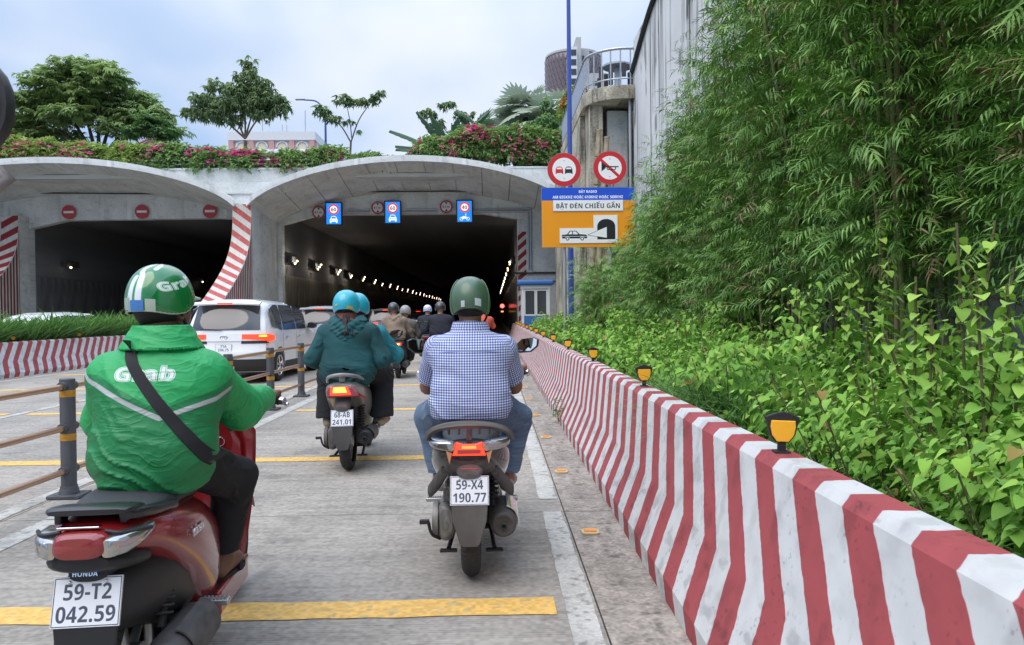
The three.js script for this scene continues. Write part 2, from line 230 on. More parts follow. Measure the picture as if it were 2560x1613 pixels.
function stripe(x0, x1, d0, d1, m, name, seed, alongX = false) { // painted band with a slightly ragged edge
  const n = Math.max(6, Math.round((alongX ? x1 - x0 : d1 - d0) / 0.12)), r = rngOf(seed), pts = [], q = [];
  for (let i = 0; i <= n; i++) { const t = i / n, j = () => (r() - 0.5) * 0.014; if (alongX) { pts.push([lerp(x0, x1, t), d0 + j()]); q.unshift([lerp(x0, x1, t), d1 + j()]); } else { pts.push([x0 + j(), lerp(d0, d1, t)]); q.unshift([x1 + j(), lerp(d0, d1, t)]); } }
  const g = new THREE.ShapeGeometry(shapeOf([...pts, ...q])); g.rotateX(-Math.PI / 2); g.translate(0, 0.004, 0); // x, y -> x, -z
  const p = g.attributes.position, u = g.attributes.uv; for (let i = 0; i < p.count; i++) u.setXY(i, p.getX(i) * 0.9 + seed * 0.13, p.getZ(i) * 0.9);
  const gi = g.index.array, a = V(p.getX(gi[0]), p.getY(gi[0]), p.getZ(gi[0])), b = V(p.getX(gi[1]), 0, p.getZ(gi[1])), c = V(p.getX(gi[2]), 0, p.getZ(gi[2])); b.y = c.y = a.y; if (b.sub(a).cross(c.sub(a)).y < 0) { for (let i = 0; i < gi.length; i += 3) [gi[i], gi[i + 1]] = [gi[i + 1], gi[i]]; } g.computeVertexNormals();
  return obj(name, g, m, road);
}
for (let k = 0; k < JOINTS.length - 1; k++) { const a = JOINTS[k] + (k === 3 ? 0.34 : 0.01), b = JOINTS[k + 1] - 0.01;
  stripe(0.318, 0.448, a, b, M.white, 'lane_line', 10 + k); stripe(-3.05, -2.89, JOINTS[k] + 0.01, b, M.white, 'lane_line', 40 + k); stripe(-3.48, -3.34, JOINTS[k] + 0.01, b, M.white, 'lane_line', 70 + k);
  stripe(-6.84, -6.70, JOINTS[k] + 0.01, b, M.white, 'lane_line', 100 + k); stripe(-10.72, -10.57, JOINTS[k] + 0.01, b, M.white, 'lane_line', 130 + k); }
for (let k = 0; k < 12; k++) { const d = 3.32 + k * 3.62 - 3.62; stripe(-2.84, 0.27, d, d + 0.20, M.yellow, 'rumble_line', 200 + k, true); stripe(-6.62, -3.52, d, d + 0.20, M.yellow, 'rumble_line', 220 + k, true); stripe(-10.5, -6.9, d, d + 0.20, M.yellow, 'rumble_line', 240 + k, true); }
// amber road studs beside the edge line
M.amber = phys([0.85, 0.32, 0.03], 0.35, { clearcoat: 0.5 });
const studs = [[0.58, 4.55], [0.56, 6.3], [0.55, 8.05], [0.54, 9.8], [0.53, 11.6], [0.53, 13.4], [-6.77, 12.1], [-6.77, 15.7], [-10.9, 17.2], [-10.9, 20.9]];
studs.forEach(([x, d], i) => { const t = thing('road_stud', ['nearest amber road stud beside the right white edge line', 'second nearest amber stud by the right edge line', 'third amber stud along the right edge line', 'fourth amber stud along the right edge line', 'fifth amber stud along the right edge line', 'sixth and farthest amber stud along the right edge line', 'nearer amber stud on the white line between the car lanes', 'farther amber stud on the white line between the car lanes', 'nearer amber stud at the foot of the left striped barrier', 'farther amber stud at the foot of the left striped barrier'][i], 'road stud', [x, 0.001, -d], 0, 'amber road studs');
  obj('base', xf(extr([[-0.055, -0.035], [-0.035, -0.05], [0.035, -0.05], [0.055, -0.035], [0.055, 0.035], [0.035, 0.05], [-0.035, 0.05], [-0.055, 0.035]], 0.012, 0.003), { r: [-Math.PI / 2, 0, 0], t: [0, 0.006, 0] }), mat([0.55, 0.42, 0.22], 0.7), t);
  obj('lens', box(0.075, 0.012, 0.05, 0, 0.017, 0, 0.004), M.amber, t); });

// ---- striped concrete barriers: 4.05 m segments
const PROF = [[0, 0], [0, 0.10], [0.135, 0.36], [0.235, 0.775], [0.265, 0.81], [0.365, 0.81], [0.395, 0.775], [0.495, 0.36], [0.63, 0.10], [0.63, 0]];
const PL = [0]; for (let i = 1; i < PROF.length; i++) PL.push(PL[i - 1] + Math.hypot(PROF[i][0] - PROF[i - 1][0], PROF[i][1] - PROF[i - 1][1]));
const SEG = 4.05, PTOT = PL[PL.length - 1];
T.barrier = dtex(2048, 640, (u, v) => {
  const s = u * SEG, l = v * PTOT, top = PL[3]; let sh = 0;
  const d = top - l; if (d > 0) { const up = Math.min(d, PL[3] - PL[2]); sh += up * 0.88; const lo = clamp(d - up, 0, PL[2] - PL[1]); sh += lo * 0.47; sh += Math.max(0, d - up - lo) * 0.5; }
  const ph = (s + sh + 0.005 * vn(s * 14, l * 16) + 0.003 * vn(s * 60, l * 60)) / (SEG / 11), red = Math.abs(ph - Math.floor(ph) - 0.5) * 2; const k = sstep(0.485, 0.515, red);
  const wear = fbm(u * 60, v * 22, 3, 4), dirt = sstep(0.18, 0.5, fbm(u * 34, v * 12, 7, 4)) , scuff = sstep(0.34, 0.5, fbm(u * 240, v * 110, 17, 3)) * sstep(-0.1, 0.5, vn(u * 22, v * 9, 5)), lowdirt = sstep(0.1, 0.5, fbm(u * 40, v * 30, 29, 4)) * (l < PL[2] ? 1 : 0.35);
  let c = k > 0.5 ? [0.63, 0.23, 0.25] : [0.85, 0.86, 0.865]; c = [lerp(0.825, 0.665, k), lerp(0.825, 0.295, k), lerp(0.815, 0.305, k)];
  const dk = 1 + 0.05 * wear - 0.09 * dirt - 0.15 * scuff - 0.13 * lowdirt; return [c[0] * dk, c[1] * dk, c[2] * dk];
});
M.barrier = mat([0.86, 0.86, 0.86], 0.78, { map: T.barrier, bumpMap: grainBump, bumpScale: 0.002 });
function barrierGeo(seed, mirror, chip) {
  const st = [0, 0.03, 0.07, 0.12, 0.5, 1.2, 2.0, 2.9, 3.5, SEG - 0.16, SEG - 0.1, SEG - 0.05, SEG - 0.006], pos = [], uv = [], idx = [], n = PROF.length, r = rngOf(seed);
  for (const s of st) for (let i = 0; i < n; i++) {
    let [x, y] = PROF[i]; const e = Math.min(s, SEG - s); if (chip && e === s && s < 0.11 && i < 2) { const c = (1 - s / 0.11) * (i ? 0.025 : 0.06) * (0.6 + r()); x += c; } else if (s > 0.3 && s < SEG - 0.3) x += (r() - 0.5) * 0.005;
    
    pos.push(mirror ? -x : x, y, -s); uv.push(s / SEG, PL[i] / PTOT);
  }
  for (let a = 0; a < st.length - 1; a++) for (let i = 0; i < n - 1; i++) { const p = a * n + i; mirror ? idx.push(p, p + n, p + 1, p + 1, p + n, p + n + 1) : idx.push(p, p + 1, p + n, p + 1, p + n + 1, p + n); }
  for (const a of [0, (st.length - 1) * n]) for (let i = 0; i < n / 2 - 1; i++) { const f = (a === 0) !== mirror, p = a + i, q = a + i + 1, r2 = a + n - 2 - i, s2 = a + n - 1 - i; f ? idx.push(p, r2, q, p, s2, r2) : idx.push(p, q, r2, p, r2, s2); }
  const g = new THREE.BufferGeometry(); g.setAttribute('position', new THREE.Float32BufferAttribute(pos, 3)); g.setAttribute('uv', new THREE.Float32BufferAttribute(uv, 2)); g.setIndex(idx); return toCreasedNormals(g, 0.35);
}
const ORD = ['nearest', 'second nearest', 'third nearest', 'fourth nearest', 'fifth nearest', 'sixth nearest', 'seventh nearest', 'eighth nearest', 'ninth nearest', 'tenth nearest', 'eleventh nearest', 'twelfth nearest', 'thirteenth nearest', 'fourteenth nearest', 'fifteenth nearest'];
const BX = 0.792;
for (let k = 0; k < 11; k++) { const d = 0.98 - SEG + k * SEG, t = thing('barrier_segment', `${ORD[k]} length of the red and white striped barrier along the right hand planter`, 'barrier', [BX, 0, -d], 0, 'striped barrier lengths on the right');
  const m = M.barrier.clone(); m.map = T.barrier.clone(); m.map.offset.set((k * 5 % 11) / 11, 0); m.map.needsUpdate = true; obj('concrete_body', barrierGeo(k + 3, false, k === 2 || k === 3), k % 3 === 0 ? M.barrier : m, t); }
for (let k = 0; k < 5; k++) { const d = 7.0 + k * SEG, t = thing('barrier_segment', `${ORD[k]} length of the red and white striped barrier before the left grass median`, 'barrier', [-11.1, 0, -d], 0, 'striped barrier lengths on the left');
  const m = M.barrier.clone(); m.map = T.barrier.clone(); m.map.offset.set((k * 7 % 11) / 11, 0); m.map.needsUpdate = true; obj('concrete_body', barrierGeo(k + 33, true, false), m, t); }
// shield-shaped reflectors on the barrier tops
M.reflector = phys([1.0, 0.47, 0.025], 0.4, { clearcoat: 0.3, bumpMap: clothBump, bumpScale: 0.001 });
const shieldPts = (s, top) => { const p = []; p.push([-0.062 * s, 0.055 * s], [0.062 * s, 0.055 * s], [0.066 * s, 0.02 * s], [0.056 * s, -0.025 * s], [0.03 * s, -0.058 * s], [-0.03 * s, -0.058 * s], [-0.056 * s, -0.025 * s], [-0.066 * s, 0.02 * s]); if (top) { p.splice(0, 2, [-0.075 * s, 0.058 * s], [-0.03 * s, 0.075 * s], [0, 0.082 * s], [0.03 * s, 0.075 * s], [0.075 * s, 0.058 * s]); } return p; };
function reflector(x, y, d, label, group, face) {
  const t = thing('reflector', label, 'reflector', [x, y, -d], 0, group);
  obj('backing', [xf(extr(shieldPts(0.86, true), 0.02, 0.003), { t: [0, 0.09, 0] }), box(0.03, 0.06, 0.02, 0, 0.028, 0, 0.004), box(0.06, 0.008, 0.05, 0, 0.004, 0, 0.002)], M.black, t);
  obj('lens', xf(extr(shieldPts(0.72, false), 0.012, 0.003), { t: [0, 0.087, 0.014] }), M.reflector, t); return t;
}
[2.84, 5.46, 8.3, 11.1, 13.9, 16.7, 19.5, 22.3, 25.1, 28, 30.8, 33.6, 36.4].forEach((d, i) => { const t = reflector(BX + 0.315, 0.8095, d, `${ORD[i]} amber shield reflector on top of the right striped barrier`, 'amber reflectors on the right barrier'); t.rotation.set(0, (i * 37 % 11 - 5) * 0.02, (i * 53 % 7 - 3) * 0.012); });
[11.6, 14.2, 17.9, 20.7, 23.5].forEach((d, i) => reflector(-11.1 - 0.315, 0.8095, d, `${ORD[i]} amber shield reflector on top of the left striped barrier`, 'amber reflectors on the left barrier'));

// ---- planter beds and street-level terraces
struct('planter_soil', [uvXZ(span(BX + 0.635, 4.28, -0.1, 0.22, -41, 4), 1)], M.soil, 'soil of the planter behind the right barrier');
struct('median_soil', [span(-12.42, -11.74, -0.1, 0.6, -28.4, 6)], M.soil, 'soil of the grass median');
struct('street_level', [span(-300, 300, 7.95, 8.2, -600, -39.6), span(4.75, 300, 7.95, 8.2, -39.59, 120)], M.asphalt, 'street level above the underpass');

// ---- portal
const arcR = { c: -3.85, w: 7.36 }, arcL = { c: -20.35, w: 8.45 };
const arcY = (a, x, rise, base) => base + rise * Math.max(0, 1 - ((x - a.c) / a.w) ** 2) ** 0.72;
const HF = 34.4, HB = 38.6;
function vault(a, label, name) {
  const t = thing(name, label, 'tunnel hood', [0, 0, 0]), x0 = a.c - a.w, x1 = a.c + a.w, n = 11;
  for (let k = 0; k < n; k++) { const ga = x0 + (x1 - x0) * k / n + 0.012, gb = x0 + (x1 - x0) * (k + 1) / n - 0.012; // soffit panels, joints left open
    const f = (u, v) => { const x = lerp(ga, gb, u), front = arcY(a, x, 2.02, 6.42), back = arcY(a, x, 1.75, 6.0); return [x, lerp(front, back, v), -lerp(HF, HB, v)]; };
    obj('soffit_panel', sheet((u, v) => f(1 - u, v), 6, 3, 0.03, (u, v) => [lerp(ga, gb, 1 - u) * 0.2, v * 0.8]), M.conc, t); }
  const shell = (u, v) => { const x = lerp(x0 - 0.02, x1 + 0.02, u), front = arcY(a, x, 2.02, 6.42) + 0.02, back = arcY(a, x, 1.75, 6.0) + 0.02; return [x, lerp(front, back + 0.5, v), -lerp(HF + 0.01, HB, v)]; };
  obj('shell', sheet(shell, 40, 2, 0.17, (u, v) => [u * 3, v]), M.conc, t);
  const rim = (u, v) => { const x = lerp(x0 - 0.06, x1 + 0.06, u); return [x, arcY(a, x, 2.02, 6.40) + lerp(-0.02, 0.26, v), -HF + 0.04]; };
  obj('rim', sheet(rim, 60, 1, 0.12, (u, v) => [u * 3, v * 0.1]), M.whiteConc, t);
  return t;
}
vault(arcR, 'grey vaulted concrete hood with white rim over the tunnel with blue signals', 'tunnel_hood');
vault(arcL, 'grey vaulted concrete hood with white rim over the tunnel with no entry signs', 'tunnel_hood');
const facade = thing('portal_wall', 'pale concrete portal wall with two dark tunnel mouths', 'wall', [0, 0, -HB]);
const openR = [[-10.9, 0], [-10.9, 6.06], [-9.0, 6.56], [-0.55, 6.56], [1.26, 6.27], [1.26, 0]], openL = [[-23.75, 0], [-23.75, 5.95], [-21.9, 6.36], [-14.2, 6.42], [-12.2, 6.3], [-12.2, 0]];
{ const top = []; for (let i = 0; i <= 40; i++) { const x = lerp(4.6, -29.5, i / 40); top.push([x, 7.9]); }
  const g = extr([[-29.5, -0.1], [-23.75, -0.1], ...openL.slice(1, 5).map(([x, y]) => [x, y]), [-12.2, -0.1], [-10.9, -0.1], ...openR.slice(1, 5), [1.26, -0.1], [4.6, -0.1], [4.6, 7.94], [-29.5, 7.94]], 0.5);
  g.translate(0, 0, -0.25); const p = g.attributes.position, u = g.attributes.uv; for (let i = 0; i < p.count; i++) u.setXY(i, p.getX(i) * 0.16, p.getY(i) * 0.16); obj('face', g, M.conc, facade); }
// soffit-top wall, ledge, parapet above
{ const t = thing('parapet_wall', 'white parapet wall with a thin ledge between and beside the two arches', 'wall', [0, 0, -35.6]);
  const topY = 8.28, poly = (xa, xb) => { const low = []; for (let i = 0; i <= 30; i++) { const x = lerp(xa, xb, i / 30); let y = 0; for (const a of [arcR, arcL]) if (Math.abs(x - a.c) < a.w) y = Math.max(y, arcY(a, x, 1.95, 6.3) + 0.1); low.push([x, Math.min(Math.max(y, 6.62), topY - 0.02)]); } return [...low, [xb, topY], [xa, topY]]; };
  const mkp = (xa, xb) => { const g = extr(poly(xa, xb), 0.3); const p = g.attributes.position, u = g.attributes.uv; for (let i = 0; i < p.count; i++) u.setXY(i, p.getX(i) * 0.13, p.getY(i) * 0.13); return g; };
  obj('wall_face', [mkp(-18.6, -6.2), mkp(0.0, 4.6)], M.whiteConc, t); obj('coping', [box(12.6, 0.08, 0.4, -12.4, topY + 0.04, 0), box(4.9, 0.08, 0.4, 2.2, topY + 0.04, 0)], M.whiteConc, t);
  obj('ledge', [box(3.6, 0.05, 0.1, -11.6, 7.16, 0.19)], M.conc, t);
  obj('roof_slab', span(-30, 4.6, 7.955, 8.15, -4, -0.16), M.conc, t); }
// stripes painted on the noses
T.nose = dtex(512, 1024, (u, v) => { const ph = (u * 0.6 + v * 10.2) / 0.56, k = sstep(0.46, 0.54, Math.abs(ph - Math.floor(ph) - 0.5) * 2), w = 0.35 * sstep(0.1, 0.5, fbm(u * 10, v * 60, 4, 4)); const n = 1 + 0.06 * fbm(u * 20, v * 60, 1, 3); return [lerp(0.84, 0.74, k * (1 - 0.5 * w)) * n, lerp(0.82, 0.36, k * (1 - 0.5 * w)) * n, lerp(0.78, 0.34, k * (1 - 0.5 * w)) * n]; });
T.nose.wrapS = T.nose.wrapT = THREE.RepeatWrapping;
M.nose = mat([0.85, 0.85, 0.85], 0.8, { map: T.nose });
T.vstripe = dtex(256, 64, (u, v) => { const k = sstep(0.4, 0.55, Math.abs(u * 8 % 1 - 0.5) * 2), n = 1 + 0.12 * vn(u * 40, v * 8); return [lerp(0.80, 0.48, k) * n, lerp(0.78, 0.2, k) * n, lerp(0.74, 0.2, k) * n]; });
M.vstripe = mat([0.85, 0.85, 0.85], 0.85, { map: T.vstripe });
T.darkstripe = dtex(256, 1024, (u, v) => { const ph = (-u * 0.45 + v * 6) / 0.62, k = sstep(0.42, 0.54, Math.abs(ph - Math.floor(ph) - 0.5) * 2), n = 1 + 0.1 * fbm(u * 10, v * 30, 1, 3); return [lerp(0.80, 0.56, k) * n, lerp(0.79, 0.16, k) * n, lerp(0.76, 0.17, k) * n]; });
M.darkstripe = mat([0.85, 0.85, 0.85], 0.8, { map: T.darkstripe });
const NOSE = [[26.8, 0], [27.5, 0.42], [29, 1.12], [30.4, 1.84], [32.1, 2.82], [33.5, 3.85], [34.2, 4.8], [34.42, 5.7], [34.44, 6.5]];
function noseWall(xr, dd, label, m) {
  const t = thing('dividing_wall', label, 'wall', [0, 0, 0]), w = 0.86, C = new THREE.CatmullRomCurve3(NOSE.map(([d, y]) => V(0, y, -d - dd))), P = C.getSpacedPoints(40).map((q) => [-q.z, q.y]);
  const g = extr([...P.map(([d, y]) => [-d, y]), [-(HB - 0.02), 6.5], [-(HB - 0.02), -0.08], [-P[0][0], -0.08]], w); g.rotateY(-Math.PI / 2); // x -> z
  const p = g.attributes.position; for (let i = 0; i < p.count; i++) g.attributes.uv.setXY(i, p.getZ(i) * 0.16, p.getY(i) * 0.16); g.translate(xr - w / 2, 0, 0); obj('concrete_core', g, M.conc, t);
  obj('striped_edge', sheet((u, v) => { const q = C.getPointAt(clamp(v)); return [xr - w + 0.01 + u * (w - 0.02), q.y + 0.003, q.z + 0.006]; }, 2, 80, 0.008), m, t);
  obj('striped_side', sheet((u, v) => { const q = C.getPointAt(0.02 + u * 0.93); return [xr + 0.003, lerp(0.02, q.y - 0.02, v), q.z - 0.01]; }, 60, 1, 0.004, (u, v) => { const q = C.getPointAt(0.02 + u * 0.93); return [q.z / 1.9, v]; }), M.vstripe, t);
  return t;
}
noseWall(-11.1, 0, 'curved dividing wall with faded red diagonal stripes between the two tunnels', M.nose);
M.buttress = M.darkstripe.clone(); M.buttress.map = T.darkstripe.clone(); M.buttress.map.repeat.set(1, 1.7); M.buttress.map.needsUpdate = true;
noseWall(-23.72, 3.3, 'striped concrete buttress at the far left of the left tunnel', M.buttress);
{ const t = thing('pier_marking', 'red and white diagonal stripe panel on the right tunnel pier', 'marking', [1.5, 0, -HB]); obj('painted_panel', sheet((u, v) => [-0.22 + u * 0.44, 0.5 + v * 5.1, 0.004], 1, 1, 0.006), M.darkstripe, t); }
{ const t = thing('side_wall', 'pale wall between the tunnel mouth and the stair on the right', 'wall', [0, 0, 0]); obj('wall_face', uvXZ(span(3.5, 3.9, -0.1, 7.9, -38.55, -34.5), 0.16), M.conc, t); }
// ---- tunnels
const tun = new THREE.Group(); tun.name = nm('tunnel'); tun.userData = { label: 'dark tunnel interior with lit lamps along both walls', category: 'tunnel' }; scene.add(tun);
M.panel = phys([0.27, 0.26, 0.21], 0.3, { clearcoat: 0.4, clearcoatRoughness: 0.12, map: mottled });
M.tunnelCeiling = mat([0.17, 0.17, 0.175], 0.9, { map: mottled }); M.tunnelWall = mat([0.2, 0.2, 0.2], 0.85, { map: mottled });
M.panelDim = phys([0.22, 0.22, 0.22], 0.35, { map: mottled });
for (const [x0, x1, H, mp] of [[-10.88, 1.24, 6.7, M.panel], [-23.73, -12.22, 6.55, M.panelDim]]) {
  obj('ceiling', span(x0 - 0.3, x1 + 0.3, H, H + 0.3, -200, -39.1), M.tunnelCeiling, tun); obj('upper_wall', [span(x0 - 0.3, x0 - 0.05, 0, H, -200, -39.11), span(x1 + 0.05, x1 + 0.3, 0, H, -200, -39.11)], M.tunnelWall, tun); obj('end_wall', span(x0 - 0.3, x1 + 0.3, 0, H, -200.4, -200), M.tunnelWall, tun);
  const gl = []; for (let d = 39.12; d < 198; d += d < 90 ? 1.25 : 8) for (const s of [0, 1]) gl.push(span(s ? x1 - 0.02 : x0 - 0.046, s ? x1 + 0.046 : x0 + 0.02, 0.35, 3.5, -(d + (d < 90 ? 1.22 : 7.97)), -d)); obj('wall_panels', gl, mp, tun, { data: { kind: 'stuff' } });
  obj('kerb', [span(x0 + 0.021, x0 + 0.35, 0.0, 0.25, -199, -39.2), span(x1 - 0.35, x1 - 0.021, 0.0, 0.25, -199, -39.2)], M.oldconc, tun);
}
M.lampGlow = mat([1, 0.9, 0.7], 0.5, { emissive: rgb(1, 0.78, 0.46), emissiveIntensity: 5 });
M.lampGlowFar = mat([1, 0.9, 0.8], 0.5, { emissive: rgb(1, 0.72, 0.6), emissiveIntensity: 4 });
function lamp(x, y, d, side, n, light, label, group) {
  const t = thing('tunnel_lamp', label, 'lamp', [x, y, -d], 0, group), s = side;
  obj('housing', [box(0.22, 0.34, 1.3, -s * 0.16, 0.05, -0.35, 0.03)], M.darkWall, t);
  for (let k = 0; k < n; k++) obj('bulb', box(0.08, 0.085, 0.10, s * 0.02, -0.16 + 0.16 * k, -0.42 * k, 0.02), d > 75 ? M.lampGlowFar : M.lampGlow, t);
  if (light) { const L = new THREE.PointLight(0xfff2e0, 1.2, 0, 2); L.position.set(x + s * 0.25, y, -d); L.castShadow = true; scene.add(L); }
}
for (let k = 0; k < 22; k++) { const d = 39.6 + k * 5.1 + (k % 3 === 2 ? 0.6 : 0); lamp(-10.52, 4.28, d, 1, k % 3 === 0 ? 2 : 3, k < 4, `${NTH[k]} lamp from the mouth on the left wall of the right tunnel`, 'lamps along the left tunnel wall'); }
for (let k = 0; k < 11; k++) { const d = 43.5 + k * 6.3; lamp(0.98, 4.4, d, -1, 2, k < 1, `${NTH[k]} lamp from the mouth on the right wall of the right tunnel`, 'lamps along the right tunnel wall'); }
lamp(-23.3, 4.3, 41.5, 1, 1, false, 'single lamp glowing at the left of the left tunnel', 'lamps in the left tunnel'); lamp(-23.3, 4.3, 60, 1, 1, false, 'single lamp glowing deep in the left tunnel by the green helmet', 'lamps in the left tunnel');
{ const d = 62, t = thing('tunnel_signal', 'small red round signal glowing low on the right tunnel wall', 'signal', [0.7, 1.9, -d]); obj('housing', box(0.5, 0.9, 0.2, 0, -0.15, 0, 0.03), M.black, t); obj('red_light', xf(new THREE.CylinderGeometry(0.17, 0.17, 0.04, 20), { r: [Math.PI / 2, 0, 0], t: [0, 0.08, 0.11] }), mat([0.9, 0.1, 0.1], 0.5, { emissive: rgb(1, 0.12, 0.1), emissiveIntensity: 3 }), t); obj('amber_light', box(0.2, 0.1, 0.04, 0, -0.38, 0.11, 0.01), mat([0.9, 0.3, 0.05], 0.5, { emissive: rgb(1, 0.3, 0.05), emissiveIntensity: 2 }), t); }

// ---- right retaining wall
{ const t = thing('retaining_wall', 'tall white retaining wall with dark run marks behind the bamboo', 'wall', [0, 0, 0]);
  const g = span(4.3, 4.72, -0.1, 9.55, -22.4, 6); obj('wall_face', uvXZ(g, 0.105), M.wall, t);
  const C = []; for (let i = 0; i <= 10; i++) C.push([4.24, 9.5 - (i === 10 ? 0.9 : 0), 6 - 28.2 * i / 10 - (i === 10 ? 0.28 : 0)]); obj('cable_hose', tube(C, 0.07, 60, 8), M.black, t);
  for (let k = 0; k < 2; k++) obj('joint_strip', span(4.285, 4.299, 0, 9.5, -20 + k * 4, -19.985 + k * 4), M.darkWall, t);
  obj('drain_pipe', [rod([4.2, 0, -22.52], [4.2, 8.0, -22.52], 0.05), rod([4.33, 0, -22.52], [4.33, 8.6, -22.52], 0.03)], M.galv, t); }
{ const t = thing('retaining_wall', 'grey retaining wall at the far left edge of the underpass', 'wall', [0, 0, 0]); obj('wall_face', uvXZ(span(-30.4, -29.6, -0.1, 8.6, -38.5, 6), 0.105), M.wall, t); }
// ================================================================ SIGNS, BOOTH, BALCONY, FAR BUILDINGS
const RED = '#c8262c', F = 'sans-serif';
function disc(r, th = 0.02, n = 40) { return xf(new THREE.CylinderGeometry(r, r, th, n), { r: [Math.PI / 2, 0, 0] }); }
function faceDisc(r, z, n = 48) { return new THREE.CircleGeometry(r, n).translate(0, 0, z); }
function printed(tex, rough = 0.5, o = {}) { return new THREE.MeshStandardMaterial({ map: tex, roughness: rough, ...o }); }
// capital letters with marks drawn over or under them: text is [[letter, marks]...], marks: ^ circumflex, / acute, \\ grave, . dot below, u breve, - bar
function marked(g, text, cx, y, size, maxW, color) {
  g.fillStyle = g.strokeStyle = color; g.font = `bold ${size}px ${F}`; g.textAlign = 'left'; const items = text.map((c) => (typeof c === 'string' ? [c, ''] : c)); let w = 0; for (const [c] of items) w += g.measureText(c).width; const k = Math.min(1, maxW / w); g.save(); g.translate(cx - w * k / 2, y); g.scale(k, 1); let x = 0; const s = size; g.lineWidth = s * 0.09;
  for (const [c, m] of items) { const cw = g.measureText(c).width, mx = x + cw / 2, ty = -s * 0.76; g.fillText(c, x, 0); const ln = (...p) => { g.beginPath(); g.moveTo(p[0], p[1]); for (let i = 2; i < p.length; i += 2) g.lineTo(p[i], p[i + 1]); g.stroke(); };
    const both = m.includes('^') && (m.includes('/') || m.includes('g')), ox = both ? -s * 0.08 : 0; if (m.includes('^')) ln(mx - s * 0.15 + ox, ty, mx + ox, ty - s * 0.13, mx + s * 0.15 + ox, ty); if (m.includes('/')) { const bx = mx + (both ? s * 0.13 : 0); ln(bx - s * 0.02, ty - (both ? s * 0.1 : 0), bx + s * 0.1, ty - s * (both ? 0.26 : 0.15)); } if (m.includes('g')) { const bx = mx + (both ? s * 0.1 : 0); ln(bx + s * 0.1, ty - (both ? s * 0.1 : 0), bx - s * 0.02, ty - s * (both ? 0.26 : 0.15)); } if (m.includes('u')) { g.beginPath(); g.arc(mx, ty - s * 0.12, s * 0.12, 0.2, Math.PI - 0.2); g.stroke(); } if (m.includes('.')) { g.beginPath(); g.arc(mx, s * 0.13, s * 0.06, 0, 7); g.fill(); } if (m.includes('-')) ln(x - s * 0.02, -s * 0.36, x + s * 0.3, -s * 0.36); x += cw; }
  g.restore();
}
const VT = (s) => { const map = { 'Ậ': ['A', '^.'], 'Đ': ['D', '-'], 'È': ['E', 'g'], 'Ế': ['E', '^/'], 'Ầ': ['A', '^g'], 'Ặ': ['A', 'u.'] }; return [...s].map((c) => map[c] || c); };
// no entry signs over the left tunnel
[[-21.64, 'leftmost'], [-17.95, 'middle'], [-14.5, 'rightmost']].forEach(([x, w]) => { const t = thing('no_entry_sign', `${w} round red no entry sign above the left tunnel mouth`, 'traffic sign', [x, 6.76, -HB + 0.13], 0, 'no entry signs');
  obj('plate', disc(0.36, 0.03), mat([0.42, 0.045, 0.05], 0.55), t); obj('bar', box(0.5, 0.115, 0.012, 0, 0, 0.021, 0.004), mat([0.75, 0.74, 0.72], 0.5), t); obj('bracket', box(0.3, 0.08, 0.11, 0, 0, -0.07), M.galv, t); });
// height limit signs
const heightTex = ctex(256, 256, (g) => { g.fillStyle = '#9d3038'; g.fillRect(0, 0, 256, 256); g.fillStyle = '#cfcbc6'; g.beginPath(); g.arc(128, 128, 100, 0, 7); g.fill(); g.fillStyle = '#17171a'; g.font = `bold 66px ${F}`; g.textAlign = 'center'; g.fillText('4', 64, 152); g.font = `bold 48px ${F}`; g.fillText('2', 106, 138); g.font = `bold 62px ${F}`; g.fillText('m', 164, 152); g.fillRect(88, 150, 34, 6); g.beginPath(); g.moveTo(98, 36); g.lineTo(158, 36); g.lineTo(128, 84); g.fill(); g.beginPath(); g.moveTo(98, 220); g.lineTo(158, 220); g.lineTo(128, 172); g.fill(); });
[[-8.95, 6.66, 'leftmost'], [-5.92, 6.87, 'middle'], [-2.4, 6.9, 'rightmost']].forEach(([x, y, w]) => { const t = thing('height_limit_sign', `${w} round height limit sign above the right tunnel mouth`, 'traffic sign', [x, y, -HB + 0.16], 0, 'height limit signs'); obj('plate', disc(0.335, 0.03), mat([0.4, 0.05, 0.06], 0.5), t); obj('face', faceDisc(0.325, 0.017), printed(heightTex), t); obj('bracket', box(0.3, 0.08, 0.13, 0, 0, -0.08), M.galv, t); });
